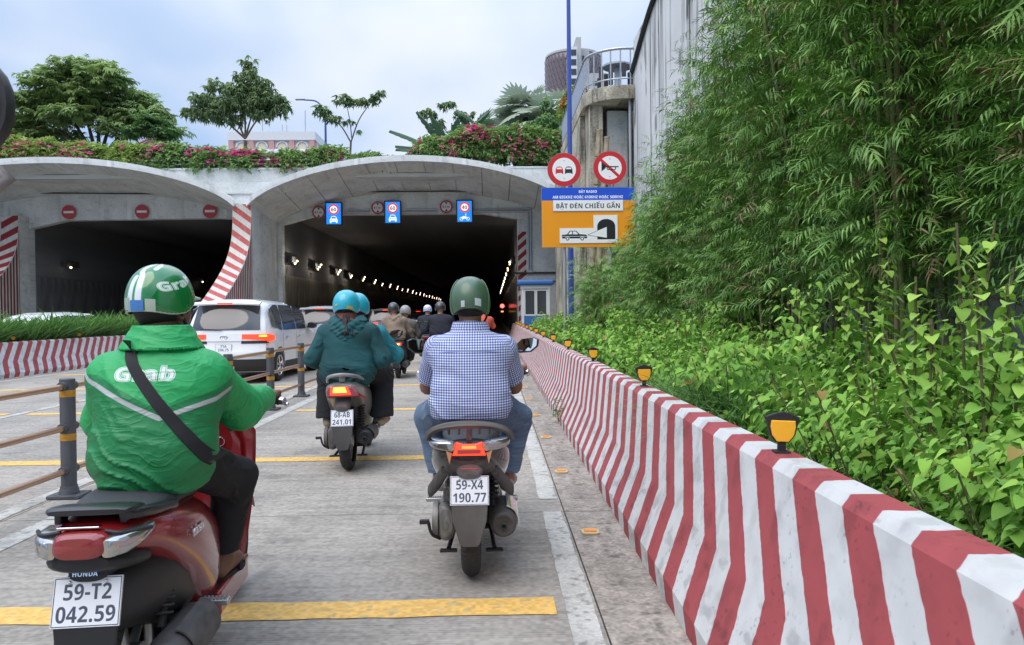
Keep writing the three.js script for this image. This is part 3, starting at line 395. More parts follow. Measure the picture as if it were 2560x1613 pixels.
// blue lane signals
function ledTex(num, bike) { return ctex(256, 360, (g) => { g.fillStyle = '#0a1030'; g.fillRect(0, 0, 256, 360); g.fillStyle = '#1a86f0'; g.fillRect(10, 10, 236, 340); g.fillStyle = '#e8281e'; g.beginPath(); g.arc(128, 112, 84, 0, 7); g.fill(); g.fillStyle = '#f6f4f2'; g.beginPath(); g.arc(128, 112, 60, 0, 7); g.fill(); g.fillStyle = '#101018'; g.font = `bold 80px ${F}`; g.textAlign = 'center'; g.fillText(num, 128, 141); g.strokeStyle = g.fillStyle = '#eaf4ff'; g.lineWidth = 9;
  if (bike) { for (const x of [76, 182]) { g.beginPath(); g.arc(x, 300, 25, 0, 7); g.stroke(); } g.beginPath(); g.moveTo(66, 292); g.lineTo(100, 256); g.lineTo(150, 262); g.lineTo(170, 290); g.lineTo(110, 304); g.closePath(); g.fill(); g.beginPath(); g.moveTo(150, 262); g.lineTo(140, 224); g.lineTo(162, 222); g.stroke(); g.beginPath(); g.moveTo(170, 290); g.lineTo(182, 300); g.stroke(); }
  else { g.beginPath(); g.moveTo(92, 222); g.quadraticCurveTo(128, 212, 164, 222); g.lineTo(182, 262); g.lineTo(192, 276); g.lineTo(192, 312); g.lineTo(64, 312); g.lineTo(64, 276); g.lineTo(74, 262); g.closePath(); g.fill(); g.fillRect(66, 306, 26, 26); g.fillRect(164, 306, 26, 26); g.fillStyle = '#1a86f0'; g.beginPath(); g.moveTo(99, 230); g.lineTo(157, 230); g.lineTo(168, 258); g.lineTo(88, 258); g.fill(); g.fillRect(78, 276, 20, 12); g.fillRect(158, 276, 20, 12); g.fillRect(106, 282, 44, 6); } }); }
[[-8.14, 6.55, '60', false, 'leftmost blue lane signal showing 60 above a car'], [-5.13, 6.6, '60', false, 'middle blue lane signal showing 60 above a car'], [-1.45, 6.62, '40', true, 'blue lane signal showing 40 above a motorcycle']].forEach(([x, y, n, b, l]) => { const t = thing('lane_signal', l, 'signal', [x, y, -HB + 0.3], 0, 'blue lane signals'); const tx = ledTex(n, b);
  obj('housing', box(0.86, 1.2, 0.18, 0, 0, 0, 0.02), M.black, t); const m = new THREE.MeshStandardMaterial({ color: 0x050505, roughness: 0.35, emissiveMap: tx, emissive: 0xffffff, emissiveIntensity: 0.85 }); obj('screen', new THREE.PlaneGeometry(0.8, 1.13).translate(0, 0, 0.093), m, t); obj('bracket', [box(0.1, 0.1, 0.22, -0.25, 0.35, -0.18), box(0.1, 0.1, 0.22, 0.25, 0.35, -0.18)], M.galv, t); });
{ const t = thing('cable_conduit', 'grey cable conduit running over the right tunnel mouth and down the pier', 'conduit', [0, 0, -HB + 0.09]); const c = 0.045;
  for (const [x0, x1] of [[-7.5, -6.35], [-4.5, -2.85], [-0.9, 1.95]]) { obj('pipe', rod([x0, 6.78, 0], [x1, 6.78, 0], c), M.galv, t); obj('pipe', rod([x0 - 0.12, 6.64, 0], [x1, 6.64, 0], c), M.galv, t); }
  obj('pipe', rod([1.95, 6.8, 0], [1.95, 3.6, 0], c), M.galv, t); obj('pipe', rod([1.83, 6.66, 0], [1.83, 3.6, 0], c), M.galv, t); obj('pipe', rod([1.1, 3.45, 0.02], [3.4, 3.45, 0.02], 0.05), M.darkWall, t); obj('pipe', rod([1.75, 3.0, 0.02], [3.4, 3.0, 0.02], 0.04), M.darkWall, t); obj('junction_box', box(0.3, 0.16, 0.12, 1.89, 3.52, 0, 0.01), M.galv, t); }
{ const t = thing('ceiling_rail', 'thin dark rail under the soffit of the right tunnel hood', 'rail', [0, 0, 0]); obj('rail', rod([-6.7, 7.66, -38.2], [-0.7, 7.66, -38.2], 0.035), M.darkWall, t); obj('hanger', [rod([-5, 7.66, -38.2], [-5, 7.74, -38.2], 0.02), rod([-2, 7.66, -38.2], [-2, 7.74, -38.2], 0.02)], M.darkWall, t); }
{ const t = thing('ceiling_rail', 'thin dark rail under the soffit of the left tunnel hood', 'rail', [0, 0, 0]); obj('rail', rod([-23, 7.7, -38.2], [-16.5, 7.62, -38.2], 0.035), M.darkWall, t); }
// guard rail on the parapet
{ const t = thing('guard_rail', 'low steel guard rail on the parapet between the arches', 'railing', [0, 8.36, -35.6]); for (let x = -17.9; x < -6.4; x += 1.82) obj('post', [box(0.12, 0.5, 0.1, x, 0.25, 0, 0.01)], M.galv, t); obj('rail', rod([-18, 0.4, 0.06], [-6.4, 0.4, 0.06], 0.035), M.steel, t); obj('rail', rod([-18, 0.2, 0.06], [-6.4, 0.2, 0.06], 0.03), M.steel, t); }

// ---- the yellow direction board with its two discs
{ const W = 2.39, H = 1.53, x0 = 2.445, y0 = 3.80, D = 19;
  const board = ctex(1200, 768, (g, w, h) => { g.fillStyle = '#f29c0c'; g.fillRect(0, 0, w, h); g.fillStyle = '#1652cf'; g.fillRect(0, 0, w, h * 0.215); g.fillStyle = '#fff'; marked(g, VT('BẬT RADIO'), w * 0.497, h * 0.088, 46, w * 0.3, '#fff'); marked(g, VT('AM 655KHZ HOẶC 610KHZ HOẶC 588KHZ'), w * 0.497, h * 0.182, 50, w * 0.76, '#fff');
    const sp = rngOf(5); for (let i = 0; i < 1400; i++) { g.fillStyle = `rgba(90,60,10,${0.05 * sp()})`; g.fillRect(sp() * w, h * 0.22 + sp() * h * 0.78, 2 + sp() * 8, 2 + sp() * 5); } });
  const textT = ctex(1024, 166, (g, w, h) => { g.fillStyle = '#f1f1f0'; g.fillRect(0, 0, w, h); g.strokeStyle = '#3c6ec8'; g.lineWidth = 3; g.strokeRect(2, 2, w - 4, h - 4); g.fillStyle = '#1c1e22'; marked(g, VT('BẬT ĐÈN CHIẾU GẦN'), w / 2, 124, 96, w * 0.92, '#1c1e22'); });
  const carT = ctex(880, 424, (g) => { g.clearRect(0, 0, 880, 424); g.fillStyle = '#f1f1f0'; g.fillRect(0, 0, 880, 424); g.fillStyle = '#181a1e'; g.beginPath(); g.moveTo(570, 370); g.lineTo(570, 180); g.bezierCurveTo(570, 20, 845, 20, 845, 180); g.lineTo(845, 370); g.fill(); g.fillStyle = '#f1f1f0'; g.beginPath(); g.moveTo(425, 300); g.lineTo(715, 180); g.lineTo(715, 346); g.closePath(); g.fill(); g.strokeStyle = '#181a1e'; g.lineWidth = 6; g.beginPath(); g.moveTo(425, 300); g.lineTo(575, 238); g.moveTo(425, 304); g.lineTo(575, 330); g.stroke();
    g.fillStyle = '#181a1e'; g.beginPath(); g.moveTo(30, 300); g.lineTo(110, 290); g.lineTo(150, 236); g.lineTo(250, 236); g.lineTo(300, 288); g.lineTo(400, 296); g.lineTo(418, 320); g.lineTo(410, 352); g.lineTo(36, 352); g.closePath(); g.fill(); g.fillStyle = '#f1f1f0'; g.beginPath(); g.moveTo(128, 290); g.lineTo(158, 246); g.lineTo(188, 246); g.lineTo(188, 290); g.moveTo(200, 290); g.lineTo(200, 246); g.lineTo(244, 246); g.lineTo(280, 290); g.fill(); g.fillRect(36, 318, 376, 6); for (const x of [116, 340]) { g.fillStyle = '#f1f1f0'; g.beginPath(); g.arc(x, 356, 34, 0, 7); g.fill(); g.fillStyle = '#181a1e'; g.beginPath(); g.arc(x, 356, 28, 0, 7); g.fill(); g.fillStyle = '#f1f1f0'; g.beginPath(); g.arc(x, 356, 16, 0, 7); g.fill(); } });
  const t = thing('direction_sign', 'large yellow and blue roadside sign telling drivers to switch on headlights and radio', 'road sign', [x0, y0, -D]);
  obj('board', box(W, H, 0.03, 0, 0, 0), M.galv, t); obj('board_face', new THREE.PlaneGeometry(W - 0.01, H - 0.01).translate(0, 0, 0.017), printed(board, 0.45), t);
  const tp = obj('text_plate', box(W * 0.755, H * 0.187, 0.012, W * (0.498 - 0.5), H * (0.5 - 0.3035), 0.028), mat([0.75, 0.75, 0.74], 0.5), t); obj('lettering', new THREE.PlaneGeometry(W * 0.755, H * 0.187).translate(W * -0.002, H * 0.1965, 0.0365), printed(textT, 0.45), tp);
  // stepped picture plate
  const a = (px, py) => [(px - 647.5) / 705 * W, (565.5 - py) / 455 * H], pts = [[430, 762], [868, 762], [868, 550], [686, 550], [686, 648], [430, 648]].map(([x, y]) => a(x, y));
  const pg = extr(pts, 0.012); pg.translate(0, 0, 0.028); const pp = obj('picture_plate', pg, mat([0.75, 0.75, 0.74], 0.5), t); const sg = new THREE.ShapeGeometry(shapeOf(pts)); const A = a(430, 762), B = a(868, 550); for (let i = 0; i < sg.attributes.position.count; i++) sg.attributes.uv.setXY(i, (sg.attributes.position.getX(i) - A[0]) / (B[0] - A[0]), (sg.attributes.position.getY(i) - A[1]) / (B[1] - A[1])); sg.translate(0, 0, 0.0365); obj('picture', sg, printed(carT, 0.45), pp);
  for (const x of [-0.61, 0.57]) obj('post', rod([x, -y0 + 0.1, -0.08], [x, 1.6, -0.08], 0.045), M.galv, t);
  for (const x of [-0.61, 0.57]) for (const y of [-0.45, 0.45]) obj('clamp', box(0.16, 0.05, 0.13, x, y, -0.06), M.galv, t);
  const ring = (draw) => ctex(512, 512, (g) => { g.fillStyle = RED; g.fillRect(0, 0, 512, 512); g.fillStyle = '#f3f2f0'; g.beginPath(); g.arc(256, 256, 182, 0, 7); g.fill(); draw(g); g.fillStyle = '#8a8a88'; for (const y of [120, 392]) { g.beginPath(); g.arc(256, y, 8, 0, 7); g.fill(); } });
  const carBack = (g, x, c) => { g.fillStyle = c; g.beginPath(); g.moveTo(x - 40, 218); g.quadraticCurveTo(x, 200, x + 40, 218); g.lineTo(x + 56, 254); g.lineTo(x + 60, 310); g.lineTo(x + 60, 322); g.lineTo(x + 40, 322); g.lineTo(x + 38, 310); g.lineTo(x - 38, 310); g.lineTo(x - 40, 322); g.lineTo(x - 60, 322); g.lineTo(x - 60, 310); g.lineTo(x - 56, 254); g.closePath(); g.fill(); g.fillStyle = '#f3f2f0'; g.beginPath(); g.moveTo(x - 32, 224); g.lineTo(x + 32, 224); g.lineTo(x + 42, 250); g.lineTo(x - 42, 250); g.fill(); };
  const t1 = ring((g) => { carBack(g, 182, '#d1282c'); carBack(g, 326, '#24262c'); });
  const t2 = ring((g) => { g.strokeStyle = RED; g.lineWidth = 44; g.beginPath(); g.moveTo(120, 136); g.lineTo(392, 388); g.stroke(); g.fillStyle = g.strokeStyle = '#16181c'; g.beginPath(); g.moveTo(126, 168); g.lineTo(126, 312); g.lineTo(190, 262); g.lineTo(190, 218); g.fill(); g.lineWidth = 18; g.beginPath(); g.moveTo(180, 240); g.lineTo(390, 240); g.stroke(); g.lineWidth = 13; g.beginPath(); g.moveTo(225, 240); g.quadraticCurveTo(196, 268, 225, 284); g.lineTo(330, 284); g.quadraticCurveTo(360, 268, 330, 240); g.stroke(); });
  [[1.835, 5.02, t1, 'round no overtaking sign with a red and a black car'], [3.01, 5.06, t2, 'round no horn sign with a crossed out trumpet']].forEach(([x, y, tx, l]) => { const s = thing('round_sign', l, 'traffic sign', [x, y, -D + 0.02]); obj('plate', disc(0.43, 0.02), M.galv, s); obj('face', faceDisc(0.425, 0.0125), printed(tx, 0.4), s); obj('bracket', box(0.3, 0.05, 0.06, 0, 0, -0.04), M.galv, s); });
}
// blue lamp pole
M.bluePole = phys([0.035, 0.075, 0.36], 0.4, { clearcoat: 0.3 });
{ const t = thing('lamp_pole', 'tall blue lamp pole rising behind the yellow sign', 'lamp pole', [2.22, 0.1, -21.2]); obj('shaft', rod([0, 0, 0], [0, 12.5, 0], 0.088, 0.05, 16), M.bluePole, t); obj('base', [box(0.3, 0.04, 0.3, 0, 0.14, 0), rod([0, 0, 0], [0, 0.8, 0], 0.105, 0.1, 16)], M.bluePole, t); obj('arm', tube([[0, 12.3, 0], [-0.3, 12.9, 0], [-1.8, 13.2, 0]], 0.035), M.bluePole, t); obj('lamp_head', box(0.6, 0.1, 0.24, -2.0, 13.2, 0, 0.04), M.galv, t); }
// booth
{ const t = thing('guard_booth', 'small white and blue guard booth at the right of the tunnel mouth', 'booth', [1.95, 0, -35.0]); const blue = phys([0.05, 0.16, 0.42], 0.45), wht = mat([0.72, 0.74, 0.74], 0.6);
  obj('roof', box(1.72, 0.28, 1.7, 0, 2.78, 0, 0.13, 4), blue, t); obj('fascia', box(1.36, 0.16, 1.36, 0, 2.57, 0, 0.01), wht, t);
  for (const [x, z] of [[-0.6, 0.6], [0.6, 0.6], [-0.6, -0.6], [0.6, -0.6]]) obj('corner_post', box(0.1, 2.5, 0.1, x, 1.25, z, 0.01), wht, t);
  obj('lower_panel', [box(1.1, 1.2, 0.06, 0, 0.62, 0.6), box(0.06, 1.2, 1.1, -0.6, 0.62, 0), box(0.06, 1.2, 1.1, 0.6, 0.62, 0), box(1.1, 2.4, 0.06, 0, 1.25, -0.6)], blue, t);
  for (const x of [-0.275, 0.275]) { const w = obj('window_frame', [box(0.06, 1.2, 0.06, x - 0.24, 1.85, 0.6), box(0.06, 1.2, 0.06, x + 0.24, 1.85, 0.6), box(0.42, 0.07, 0.06, x, 1.27, 0.6), box(0.42, 0.07, 0.06, x, 2.43, 0.6)], wht, t); obj('pane', box(0.42, 1.1, 0.01, x, 1.85, 0.6), phys([0.16, 0.18, 0.2], 0.04, { transmission: 0.6, thickness: 0 }), w); }
  for (const z of [-0.275, 0.275]) { const w = obj('window_frame', [box(0.06, 1.2, 0.06, -0.6, 1.85, z - 0.24), box(0.06, 1.2, 0.06, -0.6, 1.85, z + 0.24), box(0.06, 0.07, 0.42, -0.6, 1.27, z), box(0.06, 0.07, 0.42, -0.6, 2.43, z)], wht, t); obj('pane', box(0.01, 1.1, 0.42, -0.6, 1.85, z), phys([0.16, 0.18, 0.2], 0.04, { transmission: 0.6, thickness: 0 }), w); }
  obj('floor', box(1.3, 0.06, 1.3, 0, 0.0, 0), M.conc, t); }

// ---- balcony, stair wall, concrete poles
{ const t = thing('balcony', 'curved concrete balcony with a stainless railing at the end of the white wall', 'balcony', [0, 0, 0]);
  const out = (ins) => { const P = []; const r = 1.25 - ins, cx = 2.86 + 1.25, cz = 22.3 + 1.25; P.push([4.5, 22.3 + ins]); for (let i = 0; i <= 10; i++) { const a = Math.PI / 2 * i / 10; P.push([cx - Math.sin(a) * r, cz - Math.cos(a) * r]); } P.push([2.86 + ins, 31]); return P; };
  const pl = out(0); const g = extr([...pl, [4.5, 31]].map(([x, d]) => [x, d]), 0.42, 0.02); g.rotateX(-Math.PI / 2); g.translate(0, 8.0, 0); uvXZ(g, 0.4); obj('floor_slab', g, M.oldconc, t);
  const rail = out(0.08); const at = (y) => rail.map(([x, d]) => [x, y, -d]);
  const line = (y, r) => { const gs = []; const p = at(y); for (let i = 0; i < p.length - 1; i++) { gs.push(rod(p[i], p[i + 1], r, r, 8)); gs.push(ball(r, ...p[i + 1], 1, 1, 1, 8)); } return gs; };
  obj('handrail', line(9.32, 0.045), M.steel, t); obj('lower_rail', line(8.42, 0.022), M.steel, t);
  let acc = 0; for (let i = 0; i < rail.length - 1; i++) { const [xa, da] = rail[i], [xb, db] = rail[i + 1], L = Math.hypot(xb - xa, db - da); while (acc < L) { const k = acc / L, x = lerp(xa, xb, k), d = lerp(da, db, k); obj('baluster', rod([x, 8.21, -d], [x, 9.3, -d], 0.022, 0.022, 8), M.steel, t); acc += 0.3; } acc -= L; } }
{ const t = thing('stair_wall', 'weathered brown concrete wall in shade under the balcony', 'wall', [0, 0, 0]); obj('wall_face', uvXZ(span(3.05, 3.45, -0.1, 7.79, -34.4, -23.1), 0.3), M.oldconc, t); obj('back_wall', uvXZ(span(3.46, 4.7, -0.1, 7.78, -38.5, -23.9), 0.3), M.oldconc, t); obj('curved_edge', uvXZ(span(2.88, 3.04, -0.1, 7.77, -34.3, -24.3), 0.3), M.oldconc, t);
  obj('pale_block', uvXZ(span(3.62, 4.28, 5.2, 7.7, -23.88, -23.3, 0.03), 0.3), M.conc, t); obj('niche', [span(3.5, 4.25, 5.02, 5.18, -23.88, -23.2, 0.02), span(3.5, 3.62, 3.9, 5.01, -23.88, -23.2, 0.02)], M.oldconc, t); }
M.pole = mat([0.50, 0.42, 0.29], 0.9, { map: mottled });
[[3.28, 7.0, 2.86, 0.4], [3.5, 6.75, 3.04, 0.2], [3.66, 5.9, 3.2, 0.2], [3.34, 5.2, 3.0, 0.0], [3.6, 4.6, 3.32, 0.1]].forEach(([xt, yt, xb, dz], i) => { const t = thing('segmented_pole', ['tallest leftmost segmented bamboo like pole leaning on the stair wall', 'second segmented bamboo like pole from the left on the stair wall', 'third segmented bamboo like pole from the left', 'shorter segmented pole low on the stair wall', 'shortest rightmost segmented pole by the bamboo'][i], 'pole', [0, 0, 0], 0, 'segmented poles on the stair wall');
  const n = Math.round(yt / 0.85), z = -22.7 + 0.1 * i; for (let k = 0; k < n; k++) { const a = k / n, b = (k + 0.93) / n; obj('segment', [rod([lerp(xb, xt, a), lerp(0.1, yt, a), z], [lerp(xb, xt, b), lerp(0.1, yt, b), z], 0.085, 0.08, 10), rod([lerp(xb, xt, b) - 0.001, lerp(0.1, yt, b) - 0.03, z], [lerp(xb, xt, b), lerp(0.1, yt, b) + 0.02, z], 0.092, 0.092, 10)], M.pole, t); } });
{ const t = thing('mast', 'grey telecom mast with antennas seen through the balcony railing', 'mast', [10.2, 8.2, -60]); obj('shaft', rod([0, 0, 0], [0, 13.2, 0], 0.35, 0.25), M.galv, t); obj('platform', new THREE.CylinderGeometry(1.2, 1.2, 0.15, 20).translate(0, 13, 0), M.galv, t); for (let k = 0; k < 9; k++) { const a = k * 0.7; obj('antenna', box(0.35, 1.1, 0.2, Math.cos(a) * 1.5, 12.3 - (k % 2) * 0.6, Math.sin(a) * 1.5, 0.05), M.darkWall, t); } }
{ const t = thing('planter_pot', 'white planter block on the street level behind the balcony', 'planter', [4.95, 8.2, -26.5]); obj('pot', box(0.9, 0.7, 0.8, 0, 0.35, 0, 0.06), M.whiteConc, t); }

// ---- far buildings and street lamp
M.bwhite = mat([0.74, 0.75, 0.76], 0.8); M.bpink = mat([0.55, 0.30, 0.28], 0.8); M.bcream = mat([0.68, 0.64, 0.46], 0.8); M.borange = mat([0.62, 0.33, 0.19], 0.85, { map: mottled }); M.bgrey = mat([0.48, 0.48, 0.47], 0.8); M.bglass = phys([0.05, 0.065, 0.085], 0.15);
{ const t = thing('apartment_building', 'white building with pink pilasters and arched windows behind the hedge', 'building', [-29.4, 8.2, -100]); obj('wall', span(-5.7, 5.7, 0, 15.4, -12, 0), M.bwhite, t); obj('roof_parapet', [span(-5.8, 5.8, 16.6, 17.7, -12.1, 0.1), span(-5.6, 5.6, 15.4, 16.6, -11.9, -0.35)], M.bwhite, t);
  obj('terrace_band', span(-8.5, 6.3, 14.0, 15.0, -12.5, 0.8), M.bwhite, t);
  for (let k = 0; k < 5; k++) { obj('pilaster', span(-5.7 + k * 2.68, -5.05 + k * 2.68, 15.4, 16.9, -0.35, 0.06), M.bpink, t); }
  for (let k = 0; k < 4; k++) { const x = -4.05 + k * 2.68, w = obj('arch_frame', xf(new THREE.TorusGeometry(0.72, 0.13, 8, 24, Math.PI), { t: [x, 15.75, -0.25] }), M.bwhite, t); obj('window', extr([...Array.from({ length: 17 }, (_, i) => [x + Math.cos(i / 16 * Math.PI) * 0.5, 15.72 + Math.sin(i / 16 * Math.PI) * 0.55]), [x - 0.5, 15.42], [x + 0.5, 15.42]], 0.1).translate(0, 0, -0.3), M.bcream, w); }
  for (let k = 0; k < 4; k++) { obj('pilaster', span(5.62, 5.75, 15.4, 16.9, -3.2 * k - 1.0, -3.2 * k - 0.3), M.bpink, t); }
  obj('antenna', [rod([-2.4, 17.6, -4], [-2.4, 21, -4], 0.06), rod([3.5, 17.6, -4], [3.5, 21.6, -4], 0.06), rod([0.6, 17.6, -3], [0.6, 19.4, -3], 0.05), rod([1.2, 17.6, -3], [1.2, 19.4, -3], 0.05)], M.galv, t); }
{ const t = thing('gabled_house', 'orange gabled house end showing under the big tree', 'building', [-36.5, 8.2, -80]); obj('wall', extr([[-2.9, 0], [2.3, 0], [2.3, 11.2], [0.9, 12.3], [-2.9, 10.6]], 8).translate(0, 0, -4), M.borange, t); obj('roof', [rod([2.5, 11.15, 0.1], [0.9, 12.45, 0.1], 0.12), rod([0.9, 12.45, 0.1], [-3.2, 10.6, 0.1], 0.12)], mat([0.45, 0.2, 0.12], 0.9), t); obj('window', box(1.2, 1.8, 0.1, -1.0, 9.3, 0.03), M.bgrey, t); }
{ const t = thing('round_tower', 'distant tower with a round facade of dark diamond panels', 'building', [24.3, 8.2, -220]); const r = 8.0, Ht = 68; obj('core', new THREE.CylinderGeometry(r, r, Ht, 40).translate(0, Ht / 2, 0), mat([0.42, 0.37, 0.37], 0.6), t);
  const gs = [], dg = extr([[0, -1.55], [0.62, 0], [0, 1.55], [-0.62, 0]], 0.5, 0.1); for (let row = 0; row < 16; row++) for (let k = 0; k < 40; k++) { const a = (k + (row % 2) * 0.5) / 40 * 2 * Math.PI; if (Math.sin(a) < -0.3) continue; const g = dg.clone(); g.rotateX(0.16); g.rotateY(Math.PI / 2 - a); g.translate(Math.cos(a) * (r + 0.1), Ht - 2 - row * 1.75, Math.sin(a) * (r + 0.1)); gs.push(g); } obj('diamond_panels', gs, mat([0.20, 0.165, 0.18], 0.45), t, { data: { kind: 'stuff' } });
  obj('roof_ring', new THREE.CylinderGeometry(r + 0.3, r + 0.3, 0.6, 40).translate(0, Ht + 0.3, 0), M.bgrey, t); }
{ const t = thing('slab_tower', 'pale concrete slab tower with dark window rows beside the round tower', 'building', [-3.0, 8.2, -209]); obj('stair_core', span(26.2, 27.6, 0, 68.4, -4, 6), M.bgrey, t); obj('wing', span(27.61, 30.2, 0, 66.2, -6, 3), M.bgrey, t); obj('glass_wing', span(24.4, 26.19, 0, 65.0, -2, 8.3), M.bwhite, t); for (let k = 0; k < 9; k++) { obj('window', span(24.55, 26.0, 62.6 - k * 2.6, 64.2 - k * 2.6, 8.2, 8.4), M.bglass, t); obj('window', span(28.2, 28.8, 63 - k * 2.6, 64.4 - k * 2.6, 2.9, 3.1), M.bglass, t); } obj('antenna', rod([25, 64.5, 0], [25, 75, 0], 0.12), M.galv, t); }
{ const t = thing('office_block', 'small grey office block seen through the balcony railing', 'building', [21.5, 8.2, -150]); obj('wall', span(-1.6, 1.7, 0, 41.5, -8, 0), M.bgrey, t); for (let k = 0; k < 4; k++) obj('window', span(-1.0, 0.9, 39 - k * 1.5, 39.9 - k * 1.5, -0.05, 0.05), M.bglass, t); }
{ const t = thing('street_lamp', 'slim blue street lamp with a curved arm behind the hedge', 'street lamp', [-10.0, 8.2, -45]); obj('pole', rod([0, 0, 0], [0, 4.9, 0], 0.09, 0.06), M.bluePole, t); obj('arm', tube([[0, 4.8, 0], [-0.05, 5.4, 0], [-0.5, 6.0, 0], [-1.3, 6.12, 0]], 0.045), M.bluePole, t); obj('lamp_head', box(0.55, 0.09, 0.2, -1.5, 6.14, 0, 0.03), M.galv, t); }
// ================================================================ VEGETATION
function leafMat(rough = 0.7, tr = 0.35) { return phys([1, 1, 1], rough, { transmission: tr, thickness: 0, side: THREE.DoubleSide, specularIntensity: 0.5 }); }
M.leaf = leafMat(1, 0.3); M.leafShiny = mat([1, 1, 1], 0.5, { side: THREE.DoubleSide }); M.petal = leafMat(1, 0.35); M.treeLeaf = leafMat(1, 0.45); M.bambooLeaf = mat([1, 1, 1], 0.55, { side: THREE.DoubleSide });
// one leaf along +z: widths at stations, folded along the midrib, bending down
function leafGeo(L, W, { prof = [0.0, 0.9, 1, 0.55, 0], fold = 0.25, droop = 0.25, curl = 0 } = {}) {
  const pos = [], idx = [], n = prof.length; for (let i = 0; i < n; i++) { const t = i / (n - 1), y = -droop * L * t * t, w = prof[i] * W / 2; pos.push(-w, y + fold * w, t * L - curl * w, 0, y, t * L, w, y + fold * w, t * L - curl * w); }
  for (let i = 0; i < n - 1; i++) { const a = i * 3; idx.push(a, a + 3, a + 1, a + 1, a + 3, a + 4, a + 1, a + 4, a + 2, a + 2, a + 4, a + 5); }
  const g = new THREE.BufferGeometry(); g.setAttribute('position', new THREE.Float32BufferAttribute(pos, 3)); g.setAttribute('uv', new THREE.Float32BufferAttribute(new Float32Array(n * 6), 2)); g.setIndex(idx); g.computeVertexNormals(); return g;
}
const heartLeaf = leafGeo(0.055, 0.048, { prof: [0.55, 1, 0.99, 0.83, 0.52, 0.04], fold: 0.3, droop: 0.3, curl: 0.3 });
const curlLeaf = leafGeo(0.062, 0.040, { prof: [0.3, 0.9, 1, 0.7, 0.35, 0.02], fold: 0.75, droop: 0.55, curl: 0.2 }); M.shrubLeaf = leafMat(0.85, 0.28);
const bladeLeaf = (L, W) => leafGeo(L, W, { prof: [0.25, 1, 0.85, 0.5, 0], fold: 0.2, droop: 0.35 });
function spray(n, L, W, twig, seed, opt = {}) { const r = rngOf(seed), gs = []; for (let i = 0; i < n; i++) { const t = (i + 0.5) / n, g = bladeLeaf(L * (0.7 + 0.5 * r()), W * (0.8 + 0.4 * r())); g.rotateX((opt.up ?? 0.1) + (r() - 0.5) * (opt.wild ?? 0.6)); g.rotateY((i % 2 ? 1 : -1) * ((opt.open ?? 0.6) + 0.5 * r()) * (1 - 0.5 * t)); g.translate((r() - 0.5) * 0.02, -0.1 * t * t * twig, t * twig); gs.push(g); } return mergeGeometries(gs.map(clean)); }
function whorl(n, L, W, seed, down = 0.5) { const r = rngOf(seed), gs = []; for (let i = 0; i < n; i++) { const g = bladeLeaf(L * (0.7 + 0.5 * r()), W); g.rotateX(down * (0.4 + r())); g.rotateY(i / n * 6.28 + r() * 0.6); gs.push(g); } return mergeGeometries(gs.map(clean)); }
const _m = new THREE.Matrix4(), _q = new THREE.Quaternion(), _e = new THREE.Euler(), _v = new THREE.Vector3(), _s = new THREE.Vector3(), _c = new THREE.Color();
function scatter(name, geo, material, parent, list) { // list of {p, rx, ry, rz, s, c}
  const im = new THREE.InstancedMesh(geo, material, list.length); im.name = name; im.castShadow = im.receiveShadow = true; im.userData.kind = 'stuff';
  list.forEach((o, i) => { _e.set(o.rx || 0, o.ry || 0, o.rz || 0, 'YXZ'); _q.setFromEuler(_e); _m.compose(_v.set(...o.p), _q, _s.setScalar(o.s || 1)); im.setMatrixAt(i, _m); im.setColorAt(i, _c.setRGB(...o.c)); });
  parent.add(im); return im;
}
const mixc = (a, b, t) => [lerp(a[0], b[0], t), lerp(a[1], b[1], t), lerp(a[2], b[2], t)];
M.stem = mat([0.12, 0.11, 0.05], 0.9); M.bark = mat([0.16, 0.12, 0.09], 0.95, { map: mottled, bumpMap: grainBump, bumpScale: 0.02 }); M.darkBark = mat([0.07, 0.055, 0.045], 0.95);

// ---- bright leafy shrubs in the planter
const shrubPlan = []; { const r = rngOf(77); let row = 0; for (const [x, h, off, step] of [[1.72, 0.70, 0, 0.85], [2.3, 0.92, 0.4, 0.95], [2.95, 1.0, 0.15, 1.05]]) { for (let d = 1.5 + off; d < 33; d += step * (d > 12 ? 1.5 : 1) * (d > 20 ? 1.4 : 1)) { if (row === 0 && d < 1.6) continue; shrubPlan.push([x + (r() - 0.5) * 0.25, d + (r() - 0.5) * 0.3, h * (0.85 + 0.35 * r()) * (row === 2 && d > 3.5 && d < 8 ? 0.75 : 1) * (d > 12 ? 1.12 : 1), row]); } row++; } }
shrubPlan.sort((a, b) => a[1] - b[1]);
const LEAFC = [[0.21, 0.44, 0.06], [0.33, 0.57, 0.08], [0.13, 0.31, 0.05], [0.44, 0.66, 0.12]];
const ROWN = ['front row beside the barrier', 'middle row of the planter', 'back row under the bamboo'], rowCount = [0, 0, 0];
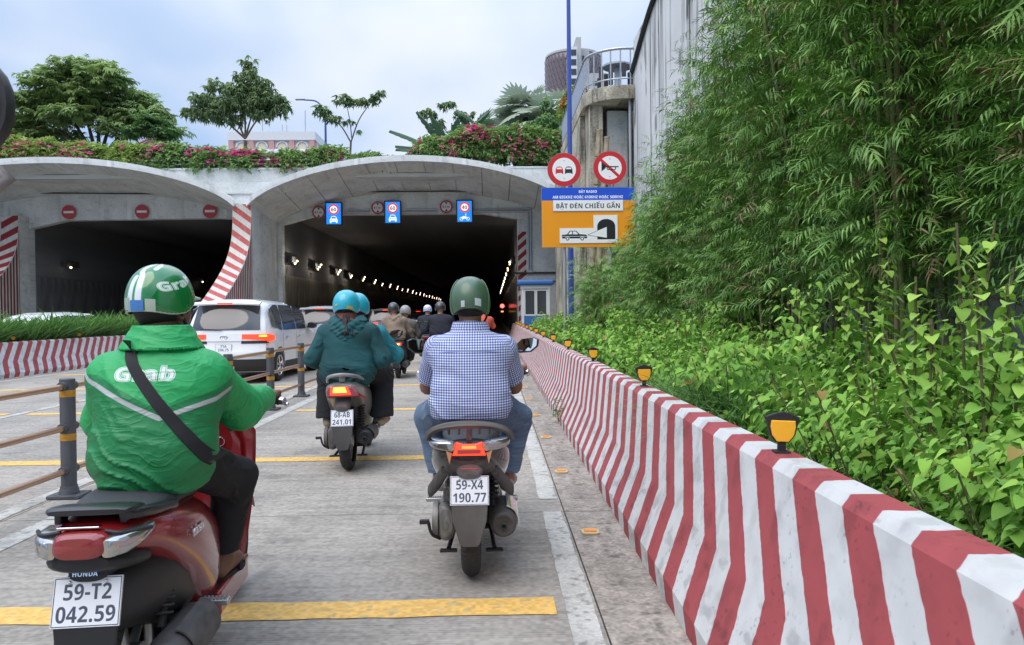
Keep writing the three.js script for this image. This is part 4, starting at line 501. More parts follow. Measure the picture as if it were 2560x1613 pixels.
shrubPlan.forEach(([x, d, h, row], k) => { const r = rngOf(500 + k), near = d < 5.5, rad = 0.62; rowCount[row]++;
  const ordw = NTH[rowCount[row] - 1] + ' from the camera';
  const t = thing('leafy_shrub', `bright green heart leaved shrub, ${ordw} in the ${ROWN[row]}`, 'shrub', [x, 0.2, -d], 0, 'leafy shrubs in the right planter');
  const tips = [], st = []; const nst = near ? 30 : d < 14 ? 20 : 12;
  for (let i = 0; i < nst; i++) { const a = r() * 6.28, rr = Math.sqrt(r()) * rad, tall = r() < 0.22 ? 1.12 + 0.3 * r() : 0.75 + 0.3 * r(), hh = h * tall * (1 - 0.25 * (rr / rad) ** 2), bx = Math.cos(a) * rr * 0.25, bz = Math.sin(a) * rr * 0.25, tx = Math.cos(a) * rr, tz = Math.sin(a) * rr; tips.push([bx, bz, tx, hh, tz]); if (i < 14 || near) st.push(tube([[bx, 0, bz], [lerp(bx, tx, 0.45), hh * 0.5, lerp(bz, tz, 0.45)], [tx, hh, tz]], 0.0035, 5, 4)); }
  obj('stems', st, M.stem, t);
  const L = [], big = []; const per = near ? 92 : d < 9 ? 62 : d < 16 ? 52 : 40;
  for (const [bx, bz, tx, hh, tz] of tips) for (let i = 0; i < per; i++) { const u = Math.pow(r(), 0.55), px = lerp(bx, tx, u) + (r() - 0.5) * 0.24, pz = lerp(bz, tz, u) + (r() - 0.5) * 0.24, py = hh * u + (r() - 0.5) * 0.12; if (py < 0.02 || (x + px < 1.46 && py < 0.66) || x + px < 1.24) continue;
    const out = Math.atan2(px, pz) + (r() - 0.5) * 2.4, young = sstep(0.72, 1, u) * r(); const c = mixc(mixc(LEAFC[0], LEAFC[2], r()), r() < 0.5 ? LEAFC[1] : LEAFC[3], young * 0.9 + 0.1 * r()), far = d > 9 ? 1.25 : 1; if (r() < 0.025) { c[0] = 0.32; c[1] = 0.24; c[2] = 0.07; }
    const o = { p: [px, py, pz], rx: 0.15 + (r() - 0.35) * 0.9, ry: out, rz: (r() - 0.5) * 0.9, s: (d < 3.2 ? 0.5 + 0.55 * r() : 0.62 + 0.7 * r()) * far, c }; if (near && big.length < 70 && o.s > (d < 3.2 ? 0.85 : 1.1) && u > 0.6 && r() < 0.5) big.push(o); else L.push(o); }
  scatter('foliage', heartLeaf, M.shrubLeaf, t, L.filter((_, i) => i % 5 < 3)); scatter('foliage', curlLeaf, M.shrubLeaf, t, L.filter((_, i) => i % 5 >= 3));
  big.forEach((o) => { const m = obj('leaf', heartLeaf, shrubLeafMat(o.c), t, { at: o.p }); m.rotation.set(o.rx, o.ry, o.rz, 'YXZ'); m.scale.setScalar(o.s * 0.95); });
});
function shrubLeafMat(c) { const k = c[0] > c[1] ? 'dry' : Math.min(8, Math.floor(c[0] * 20)); if (!shrubLeafMat.m) shrubLeafMat.m = {}; if (!shrubLeafMat.m[k]) { const m = M.shrubLeaf.clone(); m.color.setRGB(...c); shrubLeafMat.m[k] = m; } return shrubLeafMat.m[k]; }
// tall sprigs that stand above the rest
[[2.2, 2.95, 1.75, 'tallest leafy sprig at the right edge before the bamboo stems'], [1.9, 2.9, 1.5, 'leafy sprig third from the right edge, leaning over its neighbours'], [2.05, 3.25, 1.55, 'leafy sprig behind the tallest one at the right edge'], [1.8, 3.15, 1.3, 'shorter leafy sprig left of the group at the right edge'], [1.98, 2.55, 1.4, 'tall leafy sprig second from the right edge'], [2.62, 5.0, 1.75, 'tall leafy sprig standing against the bamboo gap'], [2.55, 5.35, 1.62, 'slightly lower sprig beside the one against the bamboo gap']].forEach(([x, d, h, label], k) => { const r = rngOf(900 + k), t = thing('tall_sprig', label, 'shrub', [x, 0.2, -d], 0, 'tall sprigs in the right planter'); const lean = (r() - 0.3) * 0.3;
  for (let b = 0; b < 4; b++) { const a = b * 1.7, hh = h * (1 - 0.14 * b), bx = Math.cos(a) * 0.06 * b, bz = Math.sin(a) * 0.06 * b; obj('stem', tube([[bx, 0, bz], [bx + lean * 0.4, hh * 0.5, bz * 2], [bx * 2.2 + lean, hh, bz * 2.4]], 0.006, 8, 5), M.stem, t); const L = []; for (let i = 0; i < 34; i++) { const u = 0.3 + 0.7 * i / 34, y = hh * u, px = lerp(bx, bx * 2.2 + lean, u * u), pz = bz * (1 + 1.4 * u); L.push({ p: [px + (r() - 0.5) * 0.03, y, pz + (r() - 0.5) * 0.03], rx: -0.1 + r() * 0.7, ry: i * 2.4 + r(), rz: (r() - 0.5) * 0.5, s: 0.8 + 0.8 * r() * (1.2 - u * 0.6), c: mixc(LEAFC[0], LEAFC[3], sstep(0.5, 1, u) * (0.5 + 0.5 * r())) }); }
    L.forEach((o) => { const m = obj('leaf', heartLeaf, shrubLeafMat(o.c), t, { at: o.p }); m.rotation.set(o.rx, o.ry, o.rz, 'YXZ'); m.scale.setScalar(o.s); }); } });
{ const t = thing('grass_tuft', 'thin grass growing between the shrubs near the barrier', 'grass', [1.45, 0.2, -5.2], 0, null, 'stuff'), r = rngOf(31), g = mergeGeometries(Array.from({ length: 6 }, (_, i) => clean(leafGeo(0.5, 0.012, { prof: [1, 0.9, 0.7, 0.4, 0], droop: 0.6 }).rotateX(-1.1 + 0.1 * i).rotateY(i * 1.05)))); const L = []; for (let i = 0; i < 240; i++) L.push({ p: [(r() - 0.35) * 0.5, 0.15 + r() * 0.35, (r() - 0.5) * 1.6], ry: r() * 6.28, rx: (r() - 0.5) * 0.5, s: 0.7 + 0.5 * r(), c: mixc([0.12, 0.28, 0.06], [0.2, 0.36, 0.1], r()) }); scatter('blades', g, M.leaf, t, L); }

// ---- bamboo
const bambooSpray = [0, 1, 2].map((k) => spray(13, 0.115, 0.0135, 0.27, 60 + k, { open: 0.75, wild: 1.1, up: 0.1 }));
M.culm = [mat([0.20, 0.22, 0.07], 0.55), mat([0.34, 0.27, 0.14], 0.6), mat([0.16, 0.16, 0.07], 0.6)];
const clumps = []; for (let d = 3.4; d < 20.5; d += 1.15) clumps.push([d > 13 ? 3.95 : 3.62 + 0.2 * Math.sin(d * 3), d, d < 8 ? 6.8 : d < 9.2 ? 6.0 : d < 10.5 ? 5.4 : d < 12.5 ? 5.0 : d < 14.5 ? 4.7 : d < 16 ? 4.3 : d < 18 ? 3.8 : 3.2, d < 9.5 ? 1.35 : d < 13 ? 0.8 : 0.25]);
clumps.push([3.2, 15.2, 2.9, 0.2], [2.8, 17.2, 2.6, 0.2], [3.2, 19.6, 2.5, 0.2], [3.3, 13.2, 3.4, 0.3]);
clumps.forEach(([x, d, H, h0], k) => { const r = rngOf(1200 + k), last = k >= 15;
  const t = thing('bamboo_clump', last ? ['low bamboo clump just before the yellow sign', 'low bamboo clump spreading over the sign posts', 'low bamboo clump behind the sign posts', 'low bamboo clump in front of the tall row near the sign'][k - 15] ?? `extra low bamboo clump ${ORD[k - 19]} to the camera` : `${ORD[k]} tall bamboo clump along the white wall`, 'bamboo', [x, 0.2, -d], 0, 'bamboo clumps by the wall');
  const L = [[], [], []], n = 9; const culms = [];
  for (let i = 0; i < n; i++) { const a = r() * 6.28, rr = 0.42 * Math.sqrt(r()), bx = Math.cos(a) * rr, bz = Math.sin(a) * rr, hh = H * (0.72 + 0.33 * r()), lx = -(0.15 + (d > 9 ? 0.5 : 0.75) * r()) * H / 6.5 + 0.1, lz = (r() - 0.5) * 1.0; const p = (u) => [bx + lx * u ** 1.8, hh * u * (1 - 0.06 * u), bz + lz * u ** 1.7]; culms.push(p);
    obj('culm', tube([0, 0.2, 0.4, 0.6, 0.8, 1].map(p), 0.016 + 0.007 * r(), 10, 6), M.culm[Math.floor(r() * 3)], t);
    const m = Math.round(370 * H / 6.5 * (d > 13 ? 1.15 : 1)); for (let j = 0; j < m; j++) { const u = lerp(h0 / hh, 1, Math.pow(r(), 0.85)), [cx, cy, cz] = p(u), a2 = r() * 6.28, w = (0.1 + 0.5 * Math.sqrt(r())) * (1 - 0.3 * u); const px = cx + Math.cos(a2) * w, pz = cz + Math.sin(a2) * w, dead = r() < 0.06; L[j % 3].push({ p: [Math.min(px, 4.2 - x), cy + (r() - 0.5) * 0.5, pz], rx: 0.05 + (r() - 0.5) * 1.1, ry: -a2 + Math.PI / 2 + (r() - 0.5) * 1.8, rz: (r() - 0.5) * 1.2, s: 0.6 + 0.55 * r(), c: dead ? [0.24, 0.17, 0.08] : mixc(mixc([0.08, 0.19, 0.035], [0.155, 0.34, 0.055], r()), [0.31, 0.51, 0.11], Math.pow(r(), 2.6)) }); } }
  L.forEach((l, i) => l.length && scatter('foliage', bambooSpray[i], M.bambooLeaf, t, l));
});

// ---- grass on the median
{ const r = rngOf(41), g = mergeGeometries(Array.from({ length: 8 }, (_, i) => clean(leafGeo(0.62, 0.03, { prof: [0.7, 1, 0.85, 0.5, 0], droop: 0.5, fold: 0.4 }).rotateX(-1.3 + 0.12 * (i % 4)).rotateY(i * 0.8)))); const t = thing('median_grass', 'dense green strap leaved grass on the median behind the left barrier', 'grass', [-12, 0.6, 0], 0, null, 'stuff'); const L = []; for (let i = 0; i < 1500; i++) L.push({ p: [(r() - 0.5) * 0.75, -0.02 + 0.25 * r(), -6 - 22.6 * r()], ry: r() * 6.28, rx: (r() - 0.5) * 0.4, rz: (r() - 0.5) * 0.4, s: 1.0 + 0.55 * r(), c: mixc([0.07, 0.19, 0.04], [0.22, 0.38, 0.08], r() * r()) }); scatter('blades', g, M.leaf, t, L); }

// ---- bougainvillea hedge above the portal
const bougSpray = spray(7, 0.13, 0.075, 0.2, 90, { open: 0.9, wild: 1.4 }), petalG = whorl(5, 0.085, 0.08, 8, -0.5);
function bougain(x, y, d, rx, ry, rz, n, fl, label, greens, flower = [0.62, 0.03, 0.22], seed = 1) {
  const t = thing('bougainvillea', label, 'hedge', [x, y, -d], 0, 'flowering hedge above the tunnel'), r = rngOf(3000 + seed); const L = [], P = [], st = [];
  const spots = Array.from({ length: 13 }, () => [r() * 6.28, r() * 1.5 - 0.35]);
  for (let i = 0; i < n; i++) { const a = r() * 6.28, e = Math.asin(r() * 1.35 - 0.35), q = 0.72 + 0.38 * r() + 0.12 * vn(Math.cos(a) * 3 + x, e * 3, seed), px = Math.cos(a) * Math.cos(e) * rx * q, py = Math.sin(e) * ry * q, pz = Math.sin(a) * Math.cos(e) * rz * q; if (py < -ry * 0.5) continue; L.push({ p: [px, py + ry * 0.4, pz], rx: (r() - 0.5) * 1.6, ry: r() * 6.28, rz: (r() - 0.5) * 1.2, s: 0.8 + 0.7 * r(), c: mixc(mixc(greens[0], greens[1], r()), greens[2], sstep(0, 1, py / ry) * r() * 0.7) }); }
  for (let i = 0; i < fl; i++) { const sp = spots[i % (i % 3 ? 13 : 4)], a = Math.PI / 2 + (sp[0] - 3.14) * 0.42 + (r() - 0.5) * 0.55, e = clamp(sp[1] * 0.8 + (r() - 0.5) * 0.4, -0.4, 1.2), q = 1.04 + 0.1 * r(); P.push({ p: [Math.cos(a) * Math.cos(e) * rx * q, Math.sin(e) * ry * q + ry * 0.4, Math.sin(a) * Math.cos(e) * rz * q], rx: (r() - 0.5) * 2, ry: r() * 6.28, s: 1 + 0.9 * r(), c: mixc(flower, [flower[0] * 1.1, flower[1] + 0.13, flower[2] + 0.06], r()) }); }
  for (let i = 0; i < 6; i++) st.push(tube([[(r() - 0.5) * 0.3, -ry * 0.1, (r() - 0.5) * 0.3], [(r() - 0.5) * rx, ry * 0.5, (r() - 0.5) * rz], [(r() - 0.5) * rx * 1.7, ry * (0.8 + 0.5 * r()), (r() - 0.5) * rz]], 0.02, 8, 5));
  obj('stems', st, M.stem, t); scatter('foliage', bougSpray, M.leaf, t, L); scatter('flowers', petalG, M.petal, t, P); return t;
}
const GY = [[0.22, 0.33, 0.07], [0.32, 0.44, 0.10], [0.46, 0.54, 0.16]], GD = [[0.14, 0.26, 0.07], [0.22, 0.36, 0.10], [0.36, 0.50, 0.15]];
[[-23.6, 8.75, 1.5, 1.0, 60, 'at the far left above the left arch'], [-21.6, 8.75, 1.4, 0.85, 130, 'with a magenta cluster above the left arch crown'], [-19.5, 8.6, 1.5, 0.8, 110, 'above the falling side of the left arch'], [-17.4, 8.5, 1.4, 0.85, 40, 'yellow green, left of the guard rail start'], [-15.5, 8.4, 1.4, 0.9, 90, 'on the guard rail, leftmost of the railed bushes'], [-13.6, 8.35, 1.4, 0.8, 130, 'on the guard rail left of the slim tree'], [-11.7, 8.32, 1.3, 0.75, 200, 'with the most magenta flowers below the white building'], [-9.7, 8.32, 1.4, 0.68, 50, 'rounded, below the pink pilasters'], [-8.0, 8.4, 1.3, 0.75, 50, 'at the right end of the guard rail'], [-6.0, 8.4, 1.2, 0.55, 20, 'low, above the rising side of the right arch']].forEach(([x, y, rx, ry, fl, w], i) => bougain(x, y - 0.12, 36.3, rx, ry * 1.08, 0.95, 1250, Math.round(fl * 0.8), `bougainvillea bush ${w}`, i < 4 ? GY : GD, [0.72, 0.10, 0.33], i));
[[-2.6, 8.75, 1.3, 0.8, 110, 'with pink flowers just right of the right arch crown'], [-0.8, 8.9, 1.5, 1.1, 150, 'with vivid magenta blooms right of the arch crown'], [1.2, 8.7, 1.5, 1.25, 120, 'dark leaved, left of the round overtaking sign'], [2.6, 8.5, 1.2, 1.2, 70, 'behind the round overtaking sign']].forEach(([x, y, rx, ry, fl, w], i) => bougain(x, y, 36.3, rx, ry, 1.0, 1500, Math.round(fl * 0.8), `bougainvillea bush ${w}`, GD, i % 2 ? [0.76, 0.07, 0.30] : [0.70, 0.15, 0.28], 20 + i));
bougain(-0.2, 10.0, 38.6, 0.9, 0.7, 0.6, 500, 120, 'pale pink flowering bush sticking up before the fan palm', GD, [0.55, 0.16, 0.28], 40); bougain(4.1, 10.6, 36.0, 0.7, 1.2, 0.6, 600, 110, 'orange and yellow flowering bush beside the balcony edge', GY, [0.75, 0.25, 0.1], 41);

// ---- trees
function tree(name, label, pos, limbs, blobs, geo, material, n, cols, barkM, opt = {}) {
  const t = thing(name, label, 'tree', pos, 0, opt.group), r = rngOf(opt.seed || 1);
  limbs.forEach((l, i) => obj(i ? 'limb' : 'trunk', limbGeo(l.p, l.r0, l.r1), barkM, t)); const L = [];
  let tot = 0; for (const b of blobs) tot += b[3] * b[4] * (b[5] ?? b[3]);
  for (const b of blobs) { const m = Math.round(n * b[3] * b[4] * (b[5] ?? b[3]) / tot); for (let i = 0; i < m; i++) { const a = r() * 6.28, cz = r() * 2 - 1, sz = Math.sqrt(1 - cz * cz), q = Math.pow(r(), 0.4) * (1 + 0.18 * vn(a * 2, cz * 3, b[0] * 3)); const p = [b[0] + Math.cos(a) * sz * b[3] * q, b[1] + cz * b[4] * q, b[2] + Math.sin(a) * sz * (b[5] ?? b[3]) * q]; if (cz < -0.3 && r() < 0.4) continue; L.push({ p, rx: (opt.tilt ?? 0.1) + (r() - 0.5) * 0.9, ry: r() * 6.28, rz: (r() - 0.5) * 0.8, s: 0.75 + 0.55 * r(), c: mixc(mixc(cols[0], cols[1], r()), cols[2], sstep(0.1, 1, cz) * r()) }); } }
  scatter('crown', geo, material, t, L); return t;
}
function limbGeo(p, r0, r1) { const c = new THREE.CatmullRomCurve3(p.map((q) => V(...q))), N = 10, gs = []; for (let i = 0; i < N; i++) { const a = c.getPoint(i / N), b = c.getPoint((i + 1) / N); gs.push(rod([a.x, a.y, a.z], [b.x, b.y, b.z], lerp(r0, r1, i / N), lerp(r0, r1, (i + 1) / N), 8)); } return merge(gs); }
{ const blobs = [], r = rngOf(8); for (const [x, y, rx, ry] of [[-4.6, 6.3, 1.6, 0.8], [-3.4, 7.4, 1.5, 0.7], [-4.2, 5.2, 1.7, 0.6], [-2.2, 8.6, 1.5, 0.8], [-0.6, 9.5, 1.6, 0.8], [0.6, 9.7, 1.3, 0.7], [1.8, 8.8, 1.6, 0.8], [3.0, 7.8, 1.5, 0.8], [4.2, 6.7, 1.5, 0.65], [5.0, 5.9, 1.1, 0.5], [3.4, 6.2, 1.4, 0.6], [1.6, 7.2, 1.8, 0.8], [0, 7.8, 2.0, 0.9], [-1.8, 7.0, 1.8, 0.8], [-2.6, 5.6, 1.6, 0.6], [-0.4, 6.3, 1.7, 0.6], [2.2, 5.6, 1.4, 0.5]]) blobs.push([x, y, (r() - 0.5) * 3, rx, ry, rx]);
  const limbs = [{ p: [[1.2, 0, 0], [1.0, 2, 0], [0.6, 4.2, 0]], r0: 0.3, r1: 0.22 }]; for (const [x, y] of [[-3.6, 6.6], [-2, 7.6], [-0.4, 8.5], [1.4, 8.2], [2.8, 7.2], [4.2, 6.2], [-4.2, 5.2]]) limbs.push({ p: [[0.9, 3.2, 0], [lerp(0.9, x, 0.4), lerp(3.2, y, 0.55), 0.3], [x, y, (x % 1)]], r0: 0.16, r1: 0.04 });
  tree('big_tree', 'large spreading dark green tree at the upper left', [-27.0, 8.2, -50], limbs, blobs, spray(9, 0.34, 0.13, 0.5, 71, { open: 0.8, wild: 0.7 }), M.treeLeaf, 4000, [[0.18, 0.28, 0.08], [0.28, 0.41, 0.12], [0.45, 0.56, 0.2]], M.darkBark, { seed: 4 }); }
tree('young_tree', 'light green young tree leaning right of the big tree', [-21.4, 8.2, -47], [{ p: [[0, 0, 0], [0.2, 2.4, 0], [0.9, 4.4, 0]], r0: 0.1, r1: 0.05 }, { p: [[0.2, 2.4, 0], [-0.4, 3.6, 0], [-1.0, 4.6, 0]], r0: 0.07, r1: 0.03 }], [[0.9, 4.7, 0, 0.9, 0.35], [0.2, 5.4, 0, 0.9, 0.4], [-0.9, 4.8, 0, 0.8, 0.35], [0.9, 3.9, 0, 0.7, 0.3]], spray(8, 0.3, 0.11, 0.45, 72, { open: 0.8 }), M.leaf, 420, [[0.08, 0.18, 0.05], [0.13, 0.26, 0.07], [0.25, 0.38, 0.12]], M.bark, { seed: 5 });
{ const blobs = []; for (const [x, y0, rx, ry] of [[0.55, 7.1, 0.5, 0.55], [0.55, 6.1, 0.75, 0.7], [1.2, 5.5, 0.9, 0.6], [-0.1, 5.3, 0.9, 0.6], [-1.3, 5.6, 0.6, 0.5], [-1.9, 4.6, 0.85, 0.55], [-2.4, 3.7, 0.8, 0.45], [1.9, 4.6, 0.9, 0.6], [2.3, 3.9, 0.65, 0.5], [0.9, 4.4, 1.1, 0.6], [-0.6, 4.2, 1.1, 0.6], [-1.4, 3.5, 0.9, 0.4], [1.3, 3.6, 0.8, 0.4], [-0.4, 3.3, 0.8, 0.35]]) blobs.push([x, 4.25 + (y0 - 3.3) * 0.78, 0, rx, ry * 0.9, rx]);
  const limbs = [{ p: [[0.35, 0, 0], [0.3, 1.6, 0], [0.35, 3.0, 0]], r0: 0.12, r1: 0.09 }]; for (const [x, y] of [[-1.7, 4.6], [-0.8, 5.2], [0.5, 6.6], [1.2, 5.2], [1.7, 4.7]]) limbs.push({ p: [[0.34, 3.1, 0], [lerp(0.33, x, 0.5), lerp(3.1, y, 0.6), 0.1], [x, y, 0]], r0: 0.06, r1: 0.02 });
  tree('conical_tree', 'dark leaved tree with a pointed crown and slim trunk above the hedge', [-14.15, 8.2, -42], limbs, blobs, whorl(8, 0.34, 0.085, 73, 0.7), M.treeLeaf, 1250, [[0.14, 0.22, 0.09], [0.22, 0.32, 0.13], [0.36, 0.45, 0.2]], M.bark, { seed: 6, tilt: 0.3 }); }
tree('slender_tree', 'small sparse tree with a forked trunk right of the street lamp', [-7.6, 8.2, -40], [{ p: [[0, 0, 0], [0, 1.6, 0], [0.05, 2.4, 0]], r0: 0.07, r1: 0.05 }, { p: [[0.05, 2.4, 0], [-0.5, 3.3, 0], [-1.3, 3.9, 0]], r0: 0.04, r1: 0.02 }, { p: [[0.05, 2.4, 0], [0.5, 3.6, 0], [1.2, 4.6, 0]], r0: 0.04, r1: 0.02 }, { p: [[0.1, 2.6, 0], [0.0, 3.6, 0], [-0.2, 4.6, 0]], r0: 0.03, r1: 0.015 }], [[-1.5, 4.1, 0, 0.5, 0.3], [-0.9, 3.7, 0, 0.5, 0.25], [-0.3, 4.7, 0, 0.5, 0.3], [0.5, 4.6, 0, 0.5, 0.3], [1.3, 4.7, 0, 0.45, 0.3], [1.7, 5.0, 0, 0.3, 0.25], [0.4, 3.0, 0, 0.25, 0.2], [-0.1, 3.5, 0, 0.3, 0.2]], whorl(7, 0.3, 0.085, 74, 0.6), M.leaf, 170, [[0.09, 0.16, 0.06], [0.16, 0.24, 0.09], [0.3, 0.38, 0.15]], M.bark, { seed: 7, tilt: 0.3 });
tree('slender_tree', 'small sparse tree with drooping leaves above the right arch crown', [-2.2, 8.2, -40], [{ p: [[0, 0, 0], [0, 2.2, 0], [0.05, 3.4, 0]], r0: 0.05, r1: 0.03 }, { p: [[0, 2.2, 0], [0.4, 2.9, 0], [1.0, 3.7, 0]], r0: 0.03, r1: 0.015 }, { p: [[0, 2.6, 0], [-0.5, 3.3, 0], [-1.2, 3.9, 0]], r0: 0.03, r1: 0.015 }], [[-1.2, 3.9, 0, 0.5, 0.3], [-0.7, 3.4, 0, 0.45, 0.3], [-0.2, 4.4, 0, 0.5, 0.25], [0.4, 4.0, 0, 0.45, 0.25], [0.9, 3.8, 0, 0.4, 0.25]], whorl(7, 0.3, 0.085, 75, 0.6), M.leaf, 120, [[0.09, 0.16, 0.06], [0.14, 0.22, 0.08], [0.28, 0.36, 0.15]], M.bark, { seed: 9, tilt: 0.3 });
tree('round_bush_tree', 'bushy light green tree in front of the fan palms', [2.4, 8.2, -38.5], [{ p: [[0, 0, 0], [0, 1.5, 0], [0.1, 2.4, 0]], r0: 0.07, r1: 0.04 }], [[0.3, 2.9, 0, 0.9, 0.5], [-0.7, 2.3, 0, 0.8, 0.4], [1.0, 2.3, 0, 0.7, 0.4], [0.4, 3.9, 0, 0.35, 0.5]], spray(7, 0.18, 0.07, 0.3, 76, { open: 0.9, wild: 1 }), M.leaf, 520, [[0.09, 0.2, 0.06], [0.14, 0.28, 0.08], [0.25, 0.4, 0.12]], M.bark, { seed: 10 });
// fan palms: every frond a part
function fanGeo(rad, seed) { const r = rngOf(seed), pos = [], idx = [], n = 34, span_ = 5.0; for (let i = 0; i <= n; i++) { const a = -span_ / 2 + span_ * i / n, tip = i % 2 === 0, q = tip ? rad * (0.92 + 0.16 * r()) : rad * 0.66; const base = rad * 0.12, y = tip ? -0.05 * rad + 0.02 : 0.02 + 0.0; pos.push(Math.sin(a) * base, 0, Math.cos(a) * base, Math.sin(a) * q * 0.62, (i % 2) * 0.05 * rad, Math.cos(a) * q * 0.62, Math.sin(a) * q, y - 0.1 * rad, Math.cos(a) * q); } for (let i = 0; i < n; i++) { const a = i * 3; idx.push(a, a + 1, a + 3, a + 3, a + 1, a + 4, a + 1, a + 2, a + 4, a + 4, a + 2, a + 5); } const g = new THREE.BufferGeometry(); g.setAttribute('position', new THREE.Float32BufferAttribute(pos, 3)); g.setIndex(idx); g.computeVertexNormals(); return g; }
M.fan = [[0.36, 0.43, 0.32], [0.43, 0.50, 0.39], [0.22, 0.32, 0.2]].map((c) => { const m = leafMat(1, 0.2); m.color.setRGB(...c); return m; });
[[1.9, 4.2, -42, 1.25, 'leftmost silvery fan palm behind the flowering bushes', 16], [4.6, 4.9, -45, 1.3, 'tallest silvery fan palm behind the blue lamp pole', 16], [3.2, 3.4, -40.5, 1.2, 'low silvery fan palm between the two taller ones', 12], [-0.9, 2.6, -40, 1.0, 'small dark fan palm low on the left of the group', 9]].forEach(([x, h, z, rad, label, n], k) => { const t = thing('fan_palm', label, 'palm', [x, 8.2, z], 0, 'fan palms'), r = rngOf(60 + k), g = fanGeo(rad, k + 3); obj('trunk', rod([0, 0, 0], [0, h, 0], 0.2, 0.17), M.bark, t);
  for (let i = 0; i < n; i++) { const a = i * 2.4, e = 1.25 - 1.5 * i / n, L = rad * 0.85, tip = [Math.cos(a) * Math.cos(e) * L, h + Math.sin(e) * L, Math.sin(a) * Math.cos(e) * L]; const m = obj('frond', g, M.fan[k === 3 ? 2 : i % 2], t, { at: tip }); m.rotation.set(-e + 0.5 + (r() - 0.5) * 0.5, Math.PI / 2 - a, (r() - 0.5) * 0.6, 'YXZ'); obj('petiole', rod([0, -0.02, 0], [-tip[0] * 0.97, -(tip[1] - h) * 0.97, -tip[2] * 0.97].map((q) => q), 0.03, 0.03, 5), M.fan[2], m); m.children[0].quaternion.copy(m.quaternion).invert(); } });
// paddle leaved plant
{ const t = thing('paddle_plant', 'dark plant with long torn paddle leaves beside the slender tree', 'plant', [-2.2, 9.3, -39.3]), r = rngOf(19); const pg = (() => { const pos = [], idx = []; const n = 22; for (let i = 0; i <= n; i++) { const u = i / n, w = 0.24 * Math.sin(Math.PI * Math.min(1, u * 0.95 + 0.06)) ** 0.6 * (0.62 + 0.38 * ((i * 7) % 5) / 4), y = -0.35 * u * u; pos.push(-w, y - 0.1, u * 2.1, 0, y, u * 2.1, w, y - 0.1, u * 2.1); } for (let i = 0; i < n; i++) { const a = i * 3; idx.push(a, a + 3, a + 1, a + 1, a + 3, a + 4, a + 1, a + 4, a + 2, a + 2, a + 4, a + 5); } const g = new THREE.BufferGeometry(); g.setAttribute('position', new THREE.Float32BufferAttribute(pos, 3)); g.setIndex(idx); g.computeVertexNormals(); return g; })(); const pm = leafMat(1, 0.2); pm.color.setRGB(0.07, 0.13, 0.08);
  obj('stalks', [rod([0, -0.4, 0], [0, 0.6, 0], 0.12)], M.stem, t); [[-1.25, 0.5], [-1.1, 0.75], [-0.9, 0.25], [-0.5, 1.1], [0.6, 1.05], [0.95, 0.8], [1.1, 0.45], [1.35, 0.7], [0.2, 0.9], [-0.2, 0.8]].forEach(([s, e], i) => { const m = obj('leaf', pg, pm, t, { at: [s * 0.2, 0.4, 0] }); m.rotation.set(-e * 0.75, s * 1.25 + (r() - 0.5) * 0.2, s * 0.5, 'YXZ'); m.scale.setScalar(1.2 + 0.4 * r()); }); }
// ================================================================ VEHICLES
const font = await new FontLoader().loadAsync('fonts/droid/droid_sans_bold.typeface.json');
function letters(s, size, depth = 0.003, slant = 0) { const g = new TextGeometry(s, { font, size, depth, curveSegments: 3, bevelEnabled: false }); g.computeBoundingBox(); const b = g.boundingBox; g.translate(-(b.max.x + b.min.x) / 2, -size / 2, 0); if (slant) g.applyMatrix4(new THREE.Matrix4().makeShear(0, 0, slant, 0, 0, 0)); return g; }
function plateTex(a, b, w = 380, h = 280) { return ctex(w, h, (g) => { g.fillStyle = '#e9ebee'; g.fillRect(0, 0, w, h); g.strokeStyle = '#3b3f49'; g.lineWidth = 5; g.strokeRect(7, 7, w - 14, h - 14); g.fillStyle = '#4b505c'; g.textAlign = 'center'; g.font = `bold ${h * 0.44}px ${F}`; g.fillText(a, w / 2, h * 0.46, w * 0.72); g.font = `bold ${h * 0.44}px ${F}`; g.fillText(b, w / 2, h * 0.90, w * 0.88); }); }
function plate(parent, a, b, pos, tilt, w = 0.19, h = 0.14) { const p = obj('number_plate', box(w, h, 0.004, 0, 0, 0, 0.0015), M.alu, parent, { at: pos, rot: [tilt, 0, 0] }); obj('plate_print', new THREE.PlaneGeometry(w * 0.985, h * 0.98).translate(0, 0, 0.0032), printed(plateTex(a, b, w > 0.3 ? 512 : 380, w > 0.3 ? 256 : 280), 0.4), p); return p; }
M.tailLit = mat([0.75, 0.03, 0.015], 0.3, { emissive: rgb(1, 0.045, 0.012), emissiveIntensity: 1.5 }); M.tailCore = mat([1, 0.5, 0.1], 0.3, { emissive: rgb(1, 0.33, 0.03), emissiveIntensity: 2.6 });
M.tailHot = mat([1, 0.2, 0.05], 0.3, { emissive: rgb(1, 0.13, 0.02), emissiveIntensity: 2.0 });
M.tailOff = phys([0.26, 0.025, 0.025], 0.18, { clearcoat: 0.8, clearcoatRoughness: 0.06 }); M.reflRed = phys([0.42, 0.03, 0.025], 0.35, { clearcoat: 0.5 }); M.lensClear = phys([0.42, 0.42, 0.41], 0.16, { clearcoat: 1, clearcoatRoughness: 0.04, metalness: 0.85 }); M.lensAmber = phys([0.55, 0.25, 0.12], 0.15, { clearcoat: 1 });
T.tread = dtex(512, 128, (u, v) => { const x = Math.abs(v - 0.5) * 2, z = (u * 60 + (v > 0.5 ? 0.5 : 0) + x * 1.3) % 1; return x < 0.06 ? 0.2 : z < 0.22 && x < 0.85 ? 0.15 : 0.8 + 0.2 * vn(u * 200, v * 50); }, { srgb: false });
M.tyre = mat([0.026, 0.026, 0.027], 0.82, { bumpMap: T.tread, bumpScale: 0.006 });
